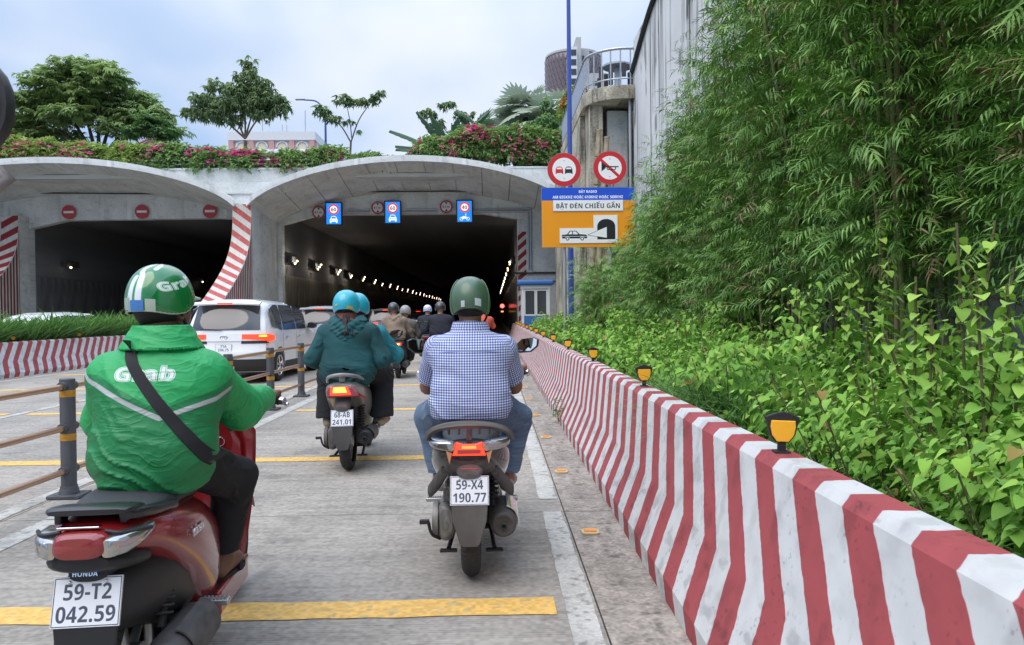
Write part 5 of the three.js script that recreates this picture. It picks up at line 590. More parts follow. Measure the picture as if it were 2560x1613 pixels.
function wheelAt(parent, z, r, w, name, rimM = M.alu, detail = 36) {
  const P = []; for (let i = 0; i <= 14; i++) { const a = -0.6 + (Math.PI + 1.2) * i / 14; P.push([r - w * 0.5 + Math.sin(a) * w * 0.5 * (Math.sin(a) > 0 ? 1 : 0.6), -Math.cos(a) * w * 0.5]); }
  const t = xf(lathe(P, detail), { r: [0, 0, Math.PI / 2], t: [0, r, z] }); const wl = obj(name, t, M.tyre, parent);
  const spokes = [xf(new THREE.TorusGeometry(r - w * 0.72, 0.016, 8, detail), { r: [0, Math.PI / 2, 0], t: [0, r, z] }), xf(new THREE.CylinderGeometry(0.05, 0.05, w * 0.9, 16), { r: [0, 0, Math.PI / 2], t: [0, r, z] })]; for (let k = 0; k < 5; k++) { const a = k * 1.2566; spokes.push(rod([0, r + Math.sin(a) * 0.04, z + Math.cos(a) * 0.04], [0, r + Math.sin(a) * (r - w * 0.75), z + Math.cos(a) * (r - w * 0.75)], 0.018, 0.012, 6)); } obj('rim', spokes, rimM, wl); return wl;
}
function mirror(parent, s, y = 1.155, z = -0.93, x = 0.345, turn = 0.21) {
  obj('mirror_stalk', tube([[s * 0.16, 0.99, -0.93], [s * 0.2, 1.06, -0.92], [s * (x - 0.05), y - 0.06, z - 0.02]], 0.006, 10, 6), M.black, parent);
  const pts = [[-0.07, -0.035], [-0.045, -0.05], [0.03, -0.045], [0.075, -0.01], [0.08, 0.035], [0.05, 0.05], [-0.03, 0.042], [-0.07, 0.005]].map(([a, b]) => [a * s, b]); if (s < 0) pts.reverse();
  const m = obj('mirror_shell', extr(pts, 0.045, 0.012).translate(0, 0, -0.02), M.blackGloss, parent, { at: [s * x, y, z], rot: [-0.17, -s * turn, 0] }); obj('mirror_glass', extr(pts.map(([a, b]) => [a * 0.9, b * 0.88]), 0.003).translate(0, 0, 0.0045), M.mirror, m); return m;
}
function scooter(o) {
  const t = thing(o.name || 'motor_scooter', o.label, 'motor scooter', o.pos, o.turn || 0, o.group), { paint, det = 2 } = o; const lean = o.lean || 0; t.rotation.z = lean;
  wheelAt(t, 0, 0.255, o.tyreW || 0.098, 'rear_wheel', M.alu, det > 1 ? 40 : 20); wheelAt(t, -1.23, 0.255, 0.085, 'front_wheel', M.alu, det > 1 ? 36 : 18);
  // engine, drive case, exhaust
  const eng = obj('engine_case', [loft([{ z: 0.07, x: -0.125, y: 0.285, w: 0.03, h: 0.075 }, { z: 0.03, x: -0.13, y: 0.285, w: 0.05, h: 0.10 }, { z: -0.12, x: -0.13, y: 0.28, w: 0.055, h: 0.095 }, { z: -0.32, x: -0.12, y: 0.27, w: 0.055, h: 0.10 }, { z: -0.42, x: -0.11, y: 0.27, w: 0.04, h: 0.075 }], 20, 3), xf(new THREE.CylinderGeometry(0.085, 0.095, 0.03, 20), { r: [0, 0, Math.PI / 2], t: [-0.185, 0.285, -0.02] }), box(0.05, 0.09, 0.16, -0.12, 0.42, -0.06, 0.015), box(0.16, 0.14, 0.2, 0, 0.3, -0.34, 0.03)], o.engM || M.dustPlastic, t);
  if (det > 1) obj('cooling_fins', Array.from({ length: 6 }, (_, i) => box(0.05, 0.012, 0.10, -0.10, 0.40 + i * 0.018, -0.04)), M.greyPlastic, eng);
  const ex = obj('exhaust', [xf(lathe([[0.001, -0.21], [0.045, -0.21], [0.066, -0.17], [0.07, 0.1], [0.066, 0.15], [0.05, 0.165], [0.04, 0.155], [0.02, 0.155], [0.001, 0.155]], 28), { r: [Math.PI / 2, 0, 0], t: [0.165, 0.30, 0.0] }), tube([[0.15, 0.27, -0.2], [0.1, 0.2, -0.35], [0.04, 0.2, -0.5]], 0.018, 10, 8)], o.exM || M.greyPlastic, t);
  obj('exhaust_tip', [xf(lathe([[0.011, -0.012], [0.016, -0.012], [0.016, 0.014], [0.011, 0.014]], 16), { r: [Math.PI / 2, 0, 0], t: [0.168, 0.297, 0.165] })], M.darkWall, ex);
  obj('heat_shield', sheet((u, v) => { const a = -0.35 + 1.7 * u; return [0.165 + Math.cos(a) * 0.078, 0.30 + Math.sin(a) * 0.078, lerp(-0.17, 0.1, v)]; }, 10, 4, 0.006), o.shieldM || M.greyPlastic, ex);
  obj('shock_absorber', [rod([o.shockX ?? 0.115, 0.36, 0.02], [(o.shockX ?? 0.115) - 0.01, 0.66, -0.09], 0.014), ...Array.from({ length: 9 }, (_, i) => xf(new THREE.TorusGeometry(0.03, 0.006, 6, 14), { r: [Math.PI / 2 - 0.3, 0, 0], t: [(o.shockX ?? 0.115) - 0.003, 0.40 + i * 0.022, 0.006 - i * 0.008] }))], M.black, t);
  // rear mudguard and flap
  const Ht = o.tailY, pz = o.plateZ, py = o.plateY;
  obj('rear_mudguard', sheet((u, v) => { const a = lerp(2.5, 1.05, v), rr = 0.305, w = 0.062; const x = (u * 2 - 1) * w; return [x, 0.255 + Math.sin(a) * rr - Math.abs(u * 2 - 1) ** 3 * 0.02, Math.cos(a) * rr]; }, 8, 12, 0.005), M.black, t);
  obj('tail_bracket', loft([{ z: pz - 0.10, y: Ht - 0.075, w: 0.07, h: 0.045 }, { z: pz - 0.035, y: py + 0.10, w: 0.07, h: 0.05 }, { z: pz + 0.0, y: py + 0.075, w: 0.05, h: 0.02 }], 16, 3), o.flapM || M.black, t);
  const flap = obj('mudflap', extr([[-0.088, 0.03], [0.088, 0.03], [0.082, -0.05], [0.05, -0.16], [0.035, -0.175], [-0.035, -0.175], [-0.05, -0.16], [-0.082, -0.05]], 0.012, 0.004), o.flapM || M.black, t, { at: [0, py - 0.095, pz + 0.016], rot: [-0.02, 0, 0] });
  plate(t, o.plate[0], o.plate[1], [0, py, pz + 0.004], -0.26);
  if (det > 1) { for (const s of [-1, 1]) obj('plate_bolt', ball(0.005, s * 0.05, py + 0.055, pz - 0.004, 1, 1, 1, 8), M.chrome, t); }
  obj('rear_reflector', box(0.082, 0.028, 0.008, 0, py + 0.093, pz - 0.008, 0.003), M.reflRed, t, {});
  // body, seat
  const B = o.body || [{ z: 0.27, y: Ht, w: 0.085, h: 0.04 }, { z: 0.2, y: Ht - 0.005, w: 0.13, h: 0.06 }, { z: 0.08, y: Ht - 0.03, w: 0.165, h: 0.085 }, { z: -0.1, y: Ht - 0.09, w: 0.185, h: 0.13, hb: 0.15 }, { z: -0.27, y: Ht - 0.17, w: 0.19, h: 0.19, hb: 0.2 }, { z: -0.44, y: Ht - 0.25, w: 0.175, h: 0.2, hb: 0.22 }, { z: -0.56, y: Ht - 0.3, w: 0.13, h: 0.16, hb: 0.18 }].map((s) => ({ n: 2.9, ...s }));
  const body = obj('body_panel', loft(B, 32, 5), paint, t);
  const sy = Ht + 0.045; obj('seat', loft([{ z: 0.16, y: sy - 0.02, w: 0.09, h: 0.022 }, { z: 0.06, y: sy - 0.005, w: 0.135, h: 0.04 }, { z: -0.12, y: sy, w: 0.15, h: 0.045 }, { z: -0.3, y: sy - 0.02, w: 0.14, h: 0.045 }, { z: -0.46, y: sy - 0.045, w: 0.10, h: 0.05 }, { z: -0.53, y: sy - 0.07, w: 0.07, h: 0.045 }], 28, 4), o.seatM || mat([0.035, 0.04, 0.045], 0.65, { bumpMap: grainBump, bumpScale: 0.002 }), t);
  obj('floor_board', [span(-0.15, 0.15, 0.235, 0.3, -0.88, -0.42, 0.02), span(-0.13, 0.13, 0.16, 0.24, -0.86, -0.3, 0.03)], M.black, t); for (const s of [-1, 1]) obj('side_skirt', span(s > 0 ? 0.14 : -0.175, s > 0 ? 0.175 : -0.14, 0.2, 0.30, -0.88, -0.44, 0.015), paint, t);
  // leg shield
  const shieldW = (v) => lerp(0.165, 0.205, Math.sin(v * 2.2)) * (v > 0.82 ? 1 - (v - 0.82) * 2.2 : 1);
  obj('leg_shield', sheet((u, v) => { const k = u * 2 - 1; return [k * shieldW(v), lerp(0.26, 0.98, v), -0.86 - 0.13 * v + 0.055 * k * k - 0.03 * Math.sin(v * 3.1)]; }, 14, 16, 0.022), paint, t);
  obj('inner_panel', sheet((u, v) => { const k = u * 2 - 1; return [k * shieldW(v) * 0.72, lerp(0.3, 0.9, v), -0.825 - 0.13 * v + 0.03 * k * k - 0.03 * Math.sin(v * 3.1)]; }, 10, 12, 0.012), o.innerM || paint, t);
  if (det > 1) { const k = obj('key_panel', box(0.09, 0.075, 0.02, 0.055, 0.845, -0.935, 0.012), M.black, t); obj('key_ring', [xf(new THREE.TorusGeometry(0.02, 0.0018, 6, 24), { t: [0.05, 0.80, -0.915] }), box(0.006, 0.035, 0.004, 0.058, 0.765, -0.915)], M.chrome, k); }
  obj('front_cowl', loft([{ z: -0.92, y: 0.7, w: 0.12, h: 0.2 }, { z: -1.02, y: 0.68, w: 0.14, h: 0.24 }, { z: -1.12, y: 0.62, w: 0.09, h: 0.18 }], 24, 4), paint, t);
  obj('front_mudguard', sheet((u, v) => { const a = lerp(0.5, 2.7, v), x = (u * 2 - 1) * 0.06; return [x, 0.255 + Math.sin(a) * 0.3 - Math.abs(u * 2 - 1) ** 3 * 0.025, -1.23 + Math.cos(a) * 0.3]; }, 8, 12, 0.006), paint, t); obj('front_fork', [rod([-0.07, 0.255, -1.23], [-0.06, 0.62, -1.08], 0.018), rod([0.07, 0.255, -1.23], [0.06, 0.62, -1.08], 0.018)], M.darkWall, t);
  // bars
  const hb = obj('handlebar', [tube([[-0.30, 0.99, -0.84], [-0.2, 0.995, -0.88], [0, 0.985, -0.965], [0.2, 0.995, -0.88], [0.30, 0.99, -0.84]], 0.012, 24, 8), loft([{ z: -0.87, y: 0.98, w: 0.10, h: 0.035 }, { z: -0.95, y: 0.99, w: 0.13, h: 0.05 }, { z: -1.03, y: 0.97, w: 0.09, h: 0.05 }], 20, 3)], M.black, t);
  for (const s of [-1, 1]) { const g = obj('hand_grip', rod([s * 0.225, 0.994, -0.872], [s * 0.335, 0.987, -0.825], 0.0175, 0.0175, 12), M.rubber, t); obj('bar_end', rod([s * 0.336, 0.987, -0.825], [s * 0.352, 0.986, -0.818], 0.019, 0.017, 12), M.chrome, g); obj('brake_lever', [rod([s * 0.2, 0.985, -0.92], [s * 0.35, 0.965, -0.875], 0.006, 0.005, 6), ball(0.010, s * 0.352, 0.965, -0.873, 1, 1, 1, 8)], M.chrome, t); }
  for (const s of o.mirrors || []) mirror(t, s);
  // pegs, stand
  for (const s of [-1, 1]) obj('foot_peg', [box(0.11, 0.022, 0.04, s * 0.20, 0.33, -0.26, 0.006), ...Array.from({ length: 7 }, (_, i) => box(0.006, 0.005, 0.036, s * (0.165 + i * 0.013), 0.3425, -0.26))], M.alu, t);
  obj('kick_lever', [tube([[-0.16, 0.2, 0.04], [-0.2, 0.24, 0.09], [-0.215, 0.30, 0.1]], 0.009, 10, 6), box(0.05, 0.022, 0.022, -0.235, 0.305, 0.1, 0.004)], M.black, t); obj('centre_stand', [rod([-0.1, 0.16, -0.3], [0.1, 0.16, -0.3], 0.012), rod([-0.1, 0.16, -0.3], [-0.12, 0.13, -0.02], 0.012), rod([0.1, 0.16, -0.3], [0.12, 0.13, -0.02], 0.012), box(0.09, 0.012, 0.04, -0.12, 0.125, 0.0, 0.004), box(0.09, 0.012, 0.04, 0.12, 0.125, 0.0, 0.004)], M.black, t);
  return { t, body, Ht, py, pz };
}
const bodyW = (k) => k;
// --- red scooter, near left
M.redPaint = phys([0.24, 0.012, 0.014], 0.26, { clearcoat: 0.9, clearcoatRoughness: 0.08 });
const redBike = scooter({ label: 'dark red motor scooter ridden by the person in the green jacket', pos: [-1.2, 0, -2.42], turn: 5 * R, lean: 0.0, paint: M.redPaint, tailY: 0.715, plateY: 0.545, plateZ: 0.268, plate: ['59-T2', '042.59'], engM: M.black, exM: M.greyPlastic });
{ const { t, pz } = redBike; // tail cluster
  const tl = obj('tail_light', loft([{ z: 0.335, y: 0.722, w: 0.055, h: 0.022, hb: 0.03 }, { z: 0.315, y: 0.722, w: 0.072, h: 0.032, hb: 0.04, ty: -0.3 }, { z: 0.25, y: 0.722, w: 0.088, h: 0.034, hb: 0.042, ty: -0.3 }].map((s) => ({ n: 3.2, ...s })), 28, 3), M.tailOff, t);
  for (const s of [-1, 1]) { const c = obj('turn_signal', loft([{ z: 0.322, x: s * 0.078, y: 0.708, w: 0.016, h: 0.024 }, { z: 0.295, x: s * 0.095, y: 0.714, w: 0.034, h: 0.028 }, { z: 0.24, x: s * 0.112, y: 0.722, w: 0.036, h: 0.024 }, { z: 0.17, x: s * 0.132, y: 0.732, w: 0.022, h: 0.012 }].map((q) => ({ n: 3.6, ...q })), 24, 3), M.lensClear, t); obj('signal_bulb', ball(0.014, s * 0.092, 0.710, 0.312, 1.2, 0.8, 0.5, 10), M.lensAmber, c); obj('signal_trim', tube([[s * 0.06, 0.752, 0.29], [s * 0.11, 0.745, 0.29], [s * 0.16, 0.737, 0.21]], 0.006, 10, 6), M.black, c); }
  obj('tail_skirt', loft([{ z: 0.31, y: 0.665, w: 0.075, h: 0.022 }, { z: 0.25, y: 0.655, w: 0.12, h: 0.035 }, { z: 0.15, y: 0.64, w: 0.135, h: 0.04 }], 20, 3), M.black, t);
  obj('tail_ridge', box(0.115, 0.005, 0.02, -0.01, 0.765, 0.29, 0.002), M.chrome, tl);
  obj('grab_rail', [loft([{ z: 0.27, y: 0.80, w: 0.105, h: 0.008 }, { z: 0.24, y: 0.80, w: 0.122, h: 0.013 }, { z: 0.16, y: 0.79, w: 0.12, h: 0.013 }, { z: 0.10, y: 0.77, w: 0.10, h: 0.012 }].map((s) => ({ n: 4, ...s })), 24, 3), box(0.02, 0.05, 0.05, -0.09, 0.785, 0.22, 0.006), box(0.02, 0.05, 0.05, 0.09, 0.785, 0.22, 0.006), loft([{ z: 0.25, x: 0.10, y: 0.785, w: 0.018, h: 0.014 }, { z: 0.16, x: 0.135, y: 0.775, w: 0.018, h: 0.018 }, { z: 0.0, x: 0.155, y: 0.755, w: 0.012, h: 0.016 }], 14, 3)], M.blackGloss, t);
  obj('inner_fender', loft([{ z: 0.235, y: 0.52, w: 0.075, h: 0.09 }, { z: 0.14, y: 0.53, w: 0.12, h: 0.11, hb: 0.13 }, { z: 0.0, y: 0.53, w: 0.148, h: 0.1, hb: 0.17 }, { z: -0.16, y: 0.47, w: 0.15, h: 0.1, hb: 0.17 }, { z: -0.3, y: 0.4, w: 0.13, h: 0.08, hb: 0.12 }], 24, 4), M.black, t);
  const em = letters('VISION', 0.026, 0.003, 0.25); em.rotateY(Math.PI / 2); obj('model_lettering', em, M.chrome, t, { at: [0.1905, 0.635, -0.12], rot: [0, 0, 0] });
  obj('maker_lettering', letters('HONDA', 0.014, 0.002), M.chrome, t, { at: [0, 0.628, pz + 0.012], rot: [-0.2, 0, 0] });
  obj('hanging_strap', tube([[0.06, 1.0, -0.86], [0.085, 0.92, -0.85], [0.12, 0.86, -0.86]], 0.014, 10, 8), M.black, t); }
// --- grey scooter in front
M.greyPaint = phys([0.05, 0.048, 0.05], 0.2, { clearcoat: 0.8, clearcoatRoughness: 0.06 });
const greyBike = scooter({ label: 'dusty grey motor scooter ridden by the man in the checked shirt', pos: [-0.13, 0, -3.87], turn: 0.5 * R, paint: M.greyPaint, tailY: 0.69, plateY: 0.50, plateZ: 0.265, plate: ['59-X4', '190.77'], engM: mat([0.30, 0.285, 0.265], 0.55, { metalness: 0.4, map: mottled }), exM: mat([0.10, 0.085, 0.075], 0.6, { map: mottled }), shieldM: M.chrome, flapM: M.dustPlastic, mirrors: [-1, 1],
  body: [{ z: 0.25, y: 0.69, w: 0.11, h: 0.035, hb: 0.05 }, { z: 0.2, y: 0.68, w: 0.16, h: 0.05, hb: 0.09 }, { z: 0.1, y: 0.655, w: 0.195, h: 0.07, hb: 0.14 }, { z: -0.05, y: 0.61, w: 0.205, h: 0.11, hb: 0.16 }, { z: -0.25, y: 0.54, w: 0.185, h: 0.18, hb: 0.2 }, { z: -0.42, y: 0.47, w: 0.14, h: 0.2, hb: 0.2 }, { z: -0.5, y: 0.45, w: 0.11, h: 0.16, hb: 0.18 }] });
{ const { t } = greyBike;
  const tl = obj('tail_light', extr([[-0.062, 0.03], [-0.03, 0.02], [0.03, 0.02], [0.062, 0.03], [0.066, 0.005], [0.082, -0.035], [-0.082, -0.035], [-0.066, 0.005]], 0.05, 0.006), M.tailLit, t, { at: [0, 0.705, 0.258], rot: [-0.15, 0, 0] }); obj('lamp_band', box(0.115, 0.02, 0.004, 0, -0.017, 0.026, 0.001), M.reflRed, tl); obj('lamp_bright', box(0.07, 0.014, 0.004, 0, 0.004, 0.0255, 0.001), M.tailHot, tl);
  for (const s of [-1, 1]) { const c = obj('turn_signal', loft([{ z: 0.285, x: s * 0.085, y: 0.715, w: 0.012, h: 0.02 }, { z: 0.255, x: s * 0.115, y: 0.72, w: 0.055, h: 0.025 }, { z: 0.2, x: s * 0.155, y: 0.725, w: 0.045, h: 0.022 }, { z: 0.14, x: s * 0.18, y: 0.73, w: 0.02, h: 0.012 }], 18, 3), M.lensClear, t); obj('signal_tail', extr([[0, 0], [s * 0.03, 0.012], [s * 0.012, -0.055]].sort((a, b) => s * (b[0] - a[0])), 0.02, 0.002), M.lensAmber, c, { at: [s * 0.083, 0.685, 0.268] }); }
  obj('tail_panel', loft([{ z: 0.25, y: 0.64, w: 0.10, h: 0.035 }, { z: 0.21, y: 0.61, w: 0.125, h: 0.05 }, { z: 0.13, y: 0.6, w: 0.13, h: 0.05 }], 20, 3), M.greyPlastic, t);
  obj('grab_rail', [sheet((u, v) => { const a = lerp(0.0, Math.PI, u), x = Math.cos(a) * lerp(0.205, 0.19, v), y = 0.735 + Math.sin(a) ** 0.7 * lerp(0.09, 0.068, v); return [x, y, lerp(0.16, 0.25, Math.sin(a)) + 0.02 * v]; }, 28, 3, 0.024), box(0.03, 0.075, 0.03, 0, 0.775, 0.21, 0.005), ...[-0.1, -0.05, 0.05, 0.1].map((x) => box(0.012, 0.04, 0.02, x, 0.785, 0.215, 0.003))], M.dustPlastic, t);
  for (const s of [-1, 1]) obj('frame_arm', loft([{ z: 0.17, x: s * 0.125, y: 0.58, w: 0.02, h: 0.03 }, { z: 0.08, x: s * 0.17, y: 0.5, w: 0.018, h: 0.04 }, { z: 0.0, x: s * 0.21, y: 0.44, w: 0.016, h: 0.035 }], 14, 3), M.greyPlastic, t); }
// --- pearl scooter with two riders
M.pearl = phys([0.33, 0.31, 0.30], 0.3, { clearcoat: 0.7, map: mottled });
const tealBike = scooter({ label: 'pale grey motor scooter carrying two riders in teal and cyan', pos: [-1.29, 0, -6.55], turn: 2 * R, lean: 0.02, paint: M.pearl, tailY: 0.73, plateY: 0.49, plateZ: 0.262, plate: ['68-AB', '241.01'], exM: M.black, flapM: M.greyPlastic, mirrors: [-1, 1], shockX: 0.12 });
{ const { t } = tealBike; const tl = obj('tail_light', extr([[-0.10, 0.045], [0.085, 0.05], [0.14, -0.01], [0.15, -0.05], [-0.12, -0.05], [-0.125, 0]], 0.05, 0.01), M.tailOff, t, { at: [0, 0.715, 0.25], rot: [-0.2, 0, 0] }); obj('lamp_frame', extr([[-0.085, 0.035], [0.06, 0.035], [0.09, -0.035], [-0.085, -0.035]], 0.006, 0.002), M.tailLit, tl, { at: [-0.005, 0, 0.028] }); obj('lamp_core', extr([[-0.058, 0.026], [0.04, 0.026], [0.055, -0.018], [-0.062, -0.018]], 0.006, 0.002), M.tailCore, tl, { at: [-0.005, 0.003, 0.0345] });
  obj('grab_rail', [tube([[-0.14, 0.79, 0.1], [-0.11, 0.835, 0.2], [0, 0.855, 0.24], [0.12, 0.835, 0.2], [0.17, 0.79, 0.06]], 0.016, 24, 10), box(0.05, 0.06, 0.04, 0, 0.82, 0.2, 0.01)], M.pearl, t); obj('red_trim', extr([[0.1, 0.02], [0.2, -0.05], [0.19, -0.06], [0.09, -0.01]], 0.01, 0.002), M.tailOff, t, { at: [0.0, 0.7, 0.2] }); }
// --- farther bikes, simpler
M.bikeBlack = phys([0.02, 0.02, 0.022], 0.3, { clearcoat: 0.5 });
function farBike(label, pos, turn, lit, pl) { const b = scooter({ label, pos, turn, paint: M.bikeBlack, tailY: 0.72, plateY: 0.5, plateZ: 0.262, plate: pl, det: 1, mirrors: [-1, 1] }); obj('tail_light', box(0.2, 0.055, 0.05, 0, 0.735, 0.26, 0.015), lit ? M.tailLit : M.tailOff, b.t); if (lit) for (const s of [-1, 1]) obj('lamp_core', ball(0.022, s * 0.045, 0.737, 0.288, 1.3, 0.9, 0.4, 10), M.tailCore, b.t); return b; }
farBike('black motorbike with a lit tail light under the beige hoodie rider', [-2.06, 0, -15.9], 1 * R, true, ['67-L2', '131.94']);
farBike('dark motorbike under the rider in the black jacket', [-1.2, 0, -16.4], 0, false, ['59-P1', '302.18']);
farBike('dark motorbike under the rider with the blue and white helmet', [-1.85, 0, -20.5], 0, false, ['59-K1', '418.60']);
farBike('dark motorbike under the rider in the orange top', [-0.42, 0, -22.5], 0, false, ['60-B8', '227.35']);

// ---------------------------------------------------------------- cars
const csg = new Evaluator(); csg.useGroups = false; csg.attributes = ['position', 'normal', 'uv'];
function keyed(K, t) { let i = 0; while (i < K.length - 2 && t > K[i + 1][0]) i++; const [a, va] = K[i], [b, vb] = K[i + 1], u = clamp((t - a) / (b - a)); return lerp(va, vb, u * u * (3 - 2 * u) * 0.5 + u * 0.5); }
function car(o) {
  const { W, H, L } = o, hw = W / 2, belt = o.belt ?? 1.0, yb = 0.24, axR = o.axR ?? 0.82, axF = L - 0.86, rw = o.rw ?? 0.33;
  const t = thing(o.name || 'passenger_car', o.label, o.category || 'car', o.pos, o.turn || 0, o.group);
  const topK = o.top || [[0, H - 0.07], [0.04, H - 0.015], [0.22, H], [0.45, H - 0.02], [0.55, H - 0.09], [0.74, belt + 0.07], [0.9, belt - 0.03], [1, belt - 0.24]];
  const rearK = o.rear || [[0.2, 0.10], [0.36, 0.01], [0.6, 0], [0.8, 0.04], [belt, 0.07], [H - 0.12, 0.27], [H, 0.36]];
  const half = (y, w) => { const up = Math.max(0, (y - belt) / (H - belt)); let f = y < belt ? 0.955 + 0.045 * Math.sin(clamp((y - yb) / (belt - yb)) * 2.4) : 1 - 0.03 * up - 0.17 * up * up - 0.02 * sstep(0, 0.1, up); f *= 1 - 0.10 * Math.max(0, 1 - w / 0.16) ** 2.2 - 0.16 * Math.max(0, (w - 0.8) / 0.2) ** 2; return hw * f; };
  const rz = (y) => keyed(rearK, y);
  const P = (u, v, w) => { const top = keyed(topK, w); let y = yb + v * (top - yb); const x = u * half(y, w); y -= v * v * v * 0.11 * Math.abs(u) ** 4; const sh = Math.max(0, 1 - w / 0.35) ** 2; const z = -(w * L) - (rz(y) + 0.14 * Math.abs(u) ** 3.2) * sh + (w > 0.9 ? 0.16 * Math.abs(u) ** 3 * (w - 0.9) * 10 : 0); return [x, y, z]; };
  const g = new THREE.BoxGeometry(2, 1, 1, 18, 18, 44), p = g.attributes.position; for (let i = 0; i < p.count; i++) p.setXYZ(i, ...P(p.getX(i), p.getY(i) + 0.5, 0.5 - p.getZ(i)));
  let bg = toCreasedNormals(mergeVertices((g.deleteAttribute('normal'), g.deleteAttribute('uv'), g), 1e-4), 0.55); bg.setAttribute('uv', new THREE.BufferAttribute(new Float32Array(bg.attributes.position.count * 2), 2));
  let br = new Brush(bg); br.updateMatrixWorld(); for (const z of [axR, axF]) { const c = new Brush(clean(xf(new THREE.CylinderGeometry(rw + 0.05, rw + 0.05, W + 0.4, 28), { r: [0, 0, Math.PI / 2], t: [0, rw + 0.01, -z] }))); c.updateMatrixWorld(); br = csg.evaluate(br, c, SUBTRACTION); }
  obj('body', br.geometry, o.paint, t); obj('wheel_wells', [span(-hw * 0.8, hw * 0.8, 0.25, 0.72, -axR - 0.4, -axR + 0.4), span(-hw * 0.8, hw * 0.8, 0.25, 0.72, -axF - 0.4, -axF + 0.4)], M.black, t);
  const ra = (x, y) => { const u = x / half(y, 0); return [x, y, -(rz(y) + 0.14 * Math.abs(u) ** 3.2)]; }; // rear surface
  const sa = (z, y, s) => [s * half(y, z / L), y, -z];
  const rearPatch = (name, m, f, th = 0.008, nu = 12, nv = 4, par = t) => obj(name, sheet((u, v) => ra(...f(u, v)), nu, nv, th), m, par);
  const glass = o.glass || M.carGlass;
  rearPatch('rear_window', glass, (u, v) => { const y = lerp(belt + 0.05, H - 0.13, v); return [lerp(-1, 1, u) * lerp(0.80, 0.73, v) * hw * 0.97, y]; }, 0.008, 14, 6);
  obj('roof_spoiler', sheet((u, v) => { const x = lerp(-0.78, 0.78, u) * hw; return [x, H - 0.10 + 0.05 * (1 - v) - 0.02 * Math.abs(u * 2 - 1) ** 2, -(0.30 - 0.16 * v) + 0.02]; }, 12, 3, 0.03), o.paint, t);
  obj('high_brake_light', box(0.30, 0.028, 0.03, 0, H - 0.105, -0.12, 0.006), M.tailLit, t);
  for (const s of [-1, 1]) { const l = obj('tail_light', merge([sheet((u, v) => ra(s > 0 ? lerp(o.tlx ?? 0.36, 0.93, u) * hw : -lerp(0.93, o.tlx ?? 0.36, u) * hw, lerp(belt - 0.16 + 0.04 * (s > 0 ? 1 - u : u), belt - 0.035, v)), 10, 3, 0.014), sheet((u, v) => { const [x, y, z] = sa(lerp(s > 0 ? 0.16 : 0.48, s > 0 ? 0.48 : 0.16, u), lerp(belt - 0.19, belt - 0.03, v) + 0.04 * (s > 0 ? u : 1 - u) * (0.5 - v) * 2, s); return [x, y, z]; }, 8, 3, 0.012)]), M.tailLit, t); obj('light_core', sheet((u, v) => { const p = ra(s > 0 ? lerp(0.76, 0.93, u) * hw : -lerp(0.93, 0.76, u) * hw, lerp(belt - 0.085, belt - 0.05, v)); p[2] += 0.016; return p; }, 4, 1, 0.004), M.tailCore, l); rearPatch('light_base', M.black, (u, v) => [s > 0 ? lerp((o.tlx ?? 0.36) + 0.03, 0.95, u) * hw : -lerp(0.95, (o.tlx ?? 0.36) + 0.03, u) * hw, lerp(belt - 0.22, belt - 0.165, v)], 0.008, 8, 2, l); }
  rearPatch('lower_bumper', M.black, (u, v) => [lerp(-0.93, 0.93, u) * hw * 0.98, lerp(0.26, 0.50, v)], 0.02, 14, 4); rearPatch('skid_trim', M.alu, (u, v) => [lerp(-0.25, 0.25, u) * hw, lerp(0.335, 0.365, v)], 0.035, 6, 2);
  rearPatch('plate_recess', o.trimM || o.paint, (u, v) => [lerp(-1, 1, u) * lerp(0.5, 0.36, v) * hw, lerp(belt - 0.42, belt - 0.2, v)], 0.004); rearPatch('tailgate_bar', o.barM || o.paint, (u, v) => [lerp(-0.4, 0.4, u) * hw * (o.barW ?? 1), lerp(belt - 0.17, belt - 0.02, v)], 0.016);
  rearPatch('bumper_ledge', o.paint, (u, v) => [lerp(-0.96, 0.96, u) * hw * 0.97, lerp(0.58, 0.645, v)], 0.035, 14, 3);
  { const y = belt - 0.30, q = ra(0, y); plate(t, o.plate[0], o.plate[1], [0, y, q[2] + 0.016], -0.06, 0.33, 0.165); }
  obj('wiper', [rod([-0.05, belt + 0.06, ra(0, belt + 0.06)[2] + 0.03], [-0.48, belt + 0.08, ra(0, belt + 0.09)[2] + 0.035], 0.012, 0.007, 6)], M.black, t);
  { const e = xf(new THREE.TorusGeometry(0.055, 0.007, 8, 28), { s: [1.25, 0.8, 1] }), e2 = xf(new THREE.TorusGeometry(0.04, 0.006, 8, 24), { s: [0.55, 1, 1] }), e3 = xf(new THREE.TorusGeometry(0.035, 0.006, 8, 24), { s: [1.2, 0.4, 1], t: [0, 0.022, 0] }); const q = ra(0, belt - 0.09); obj('emblem', o.emblem === 1 ? [e, e2, e3] : [e], M.chrome, t, { at: [0, belt - 0.09, q[2] + 0.022] }); }
  if (o.badges) { const q = ra(-0.6 * hw, belt - 0.36); obj('badge_lettering', xf(letters('HYBRID', 0.03, 0.003), { s: [1.5, 1, 1] }), M.darkWall, t, { at: [-0.70 * hw, belt - 0.375, q[2] + 0.012] }); }
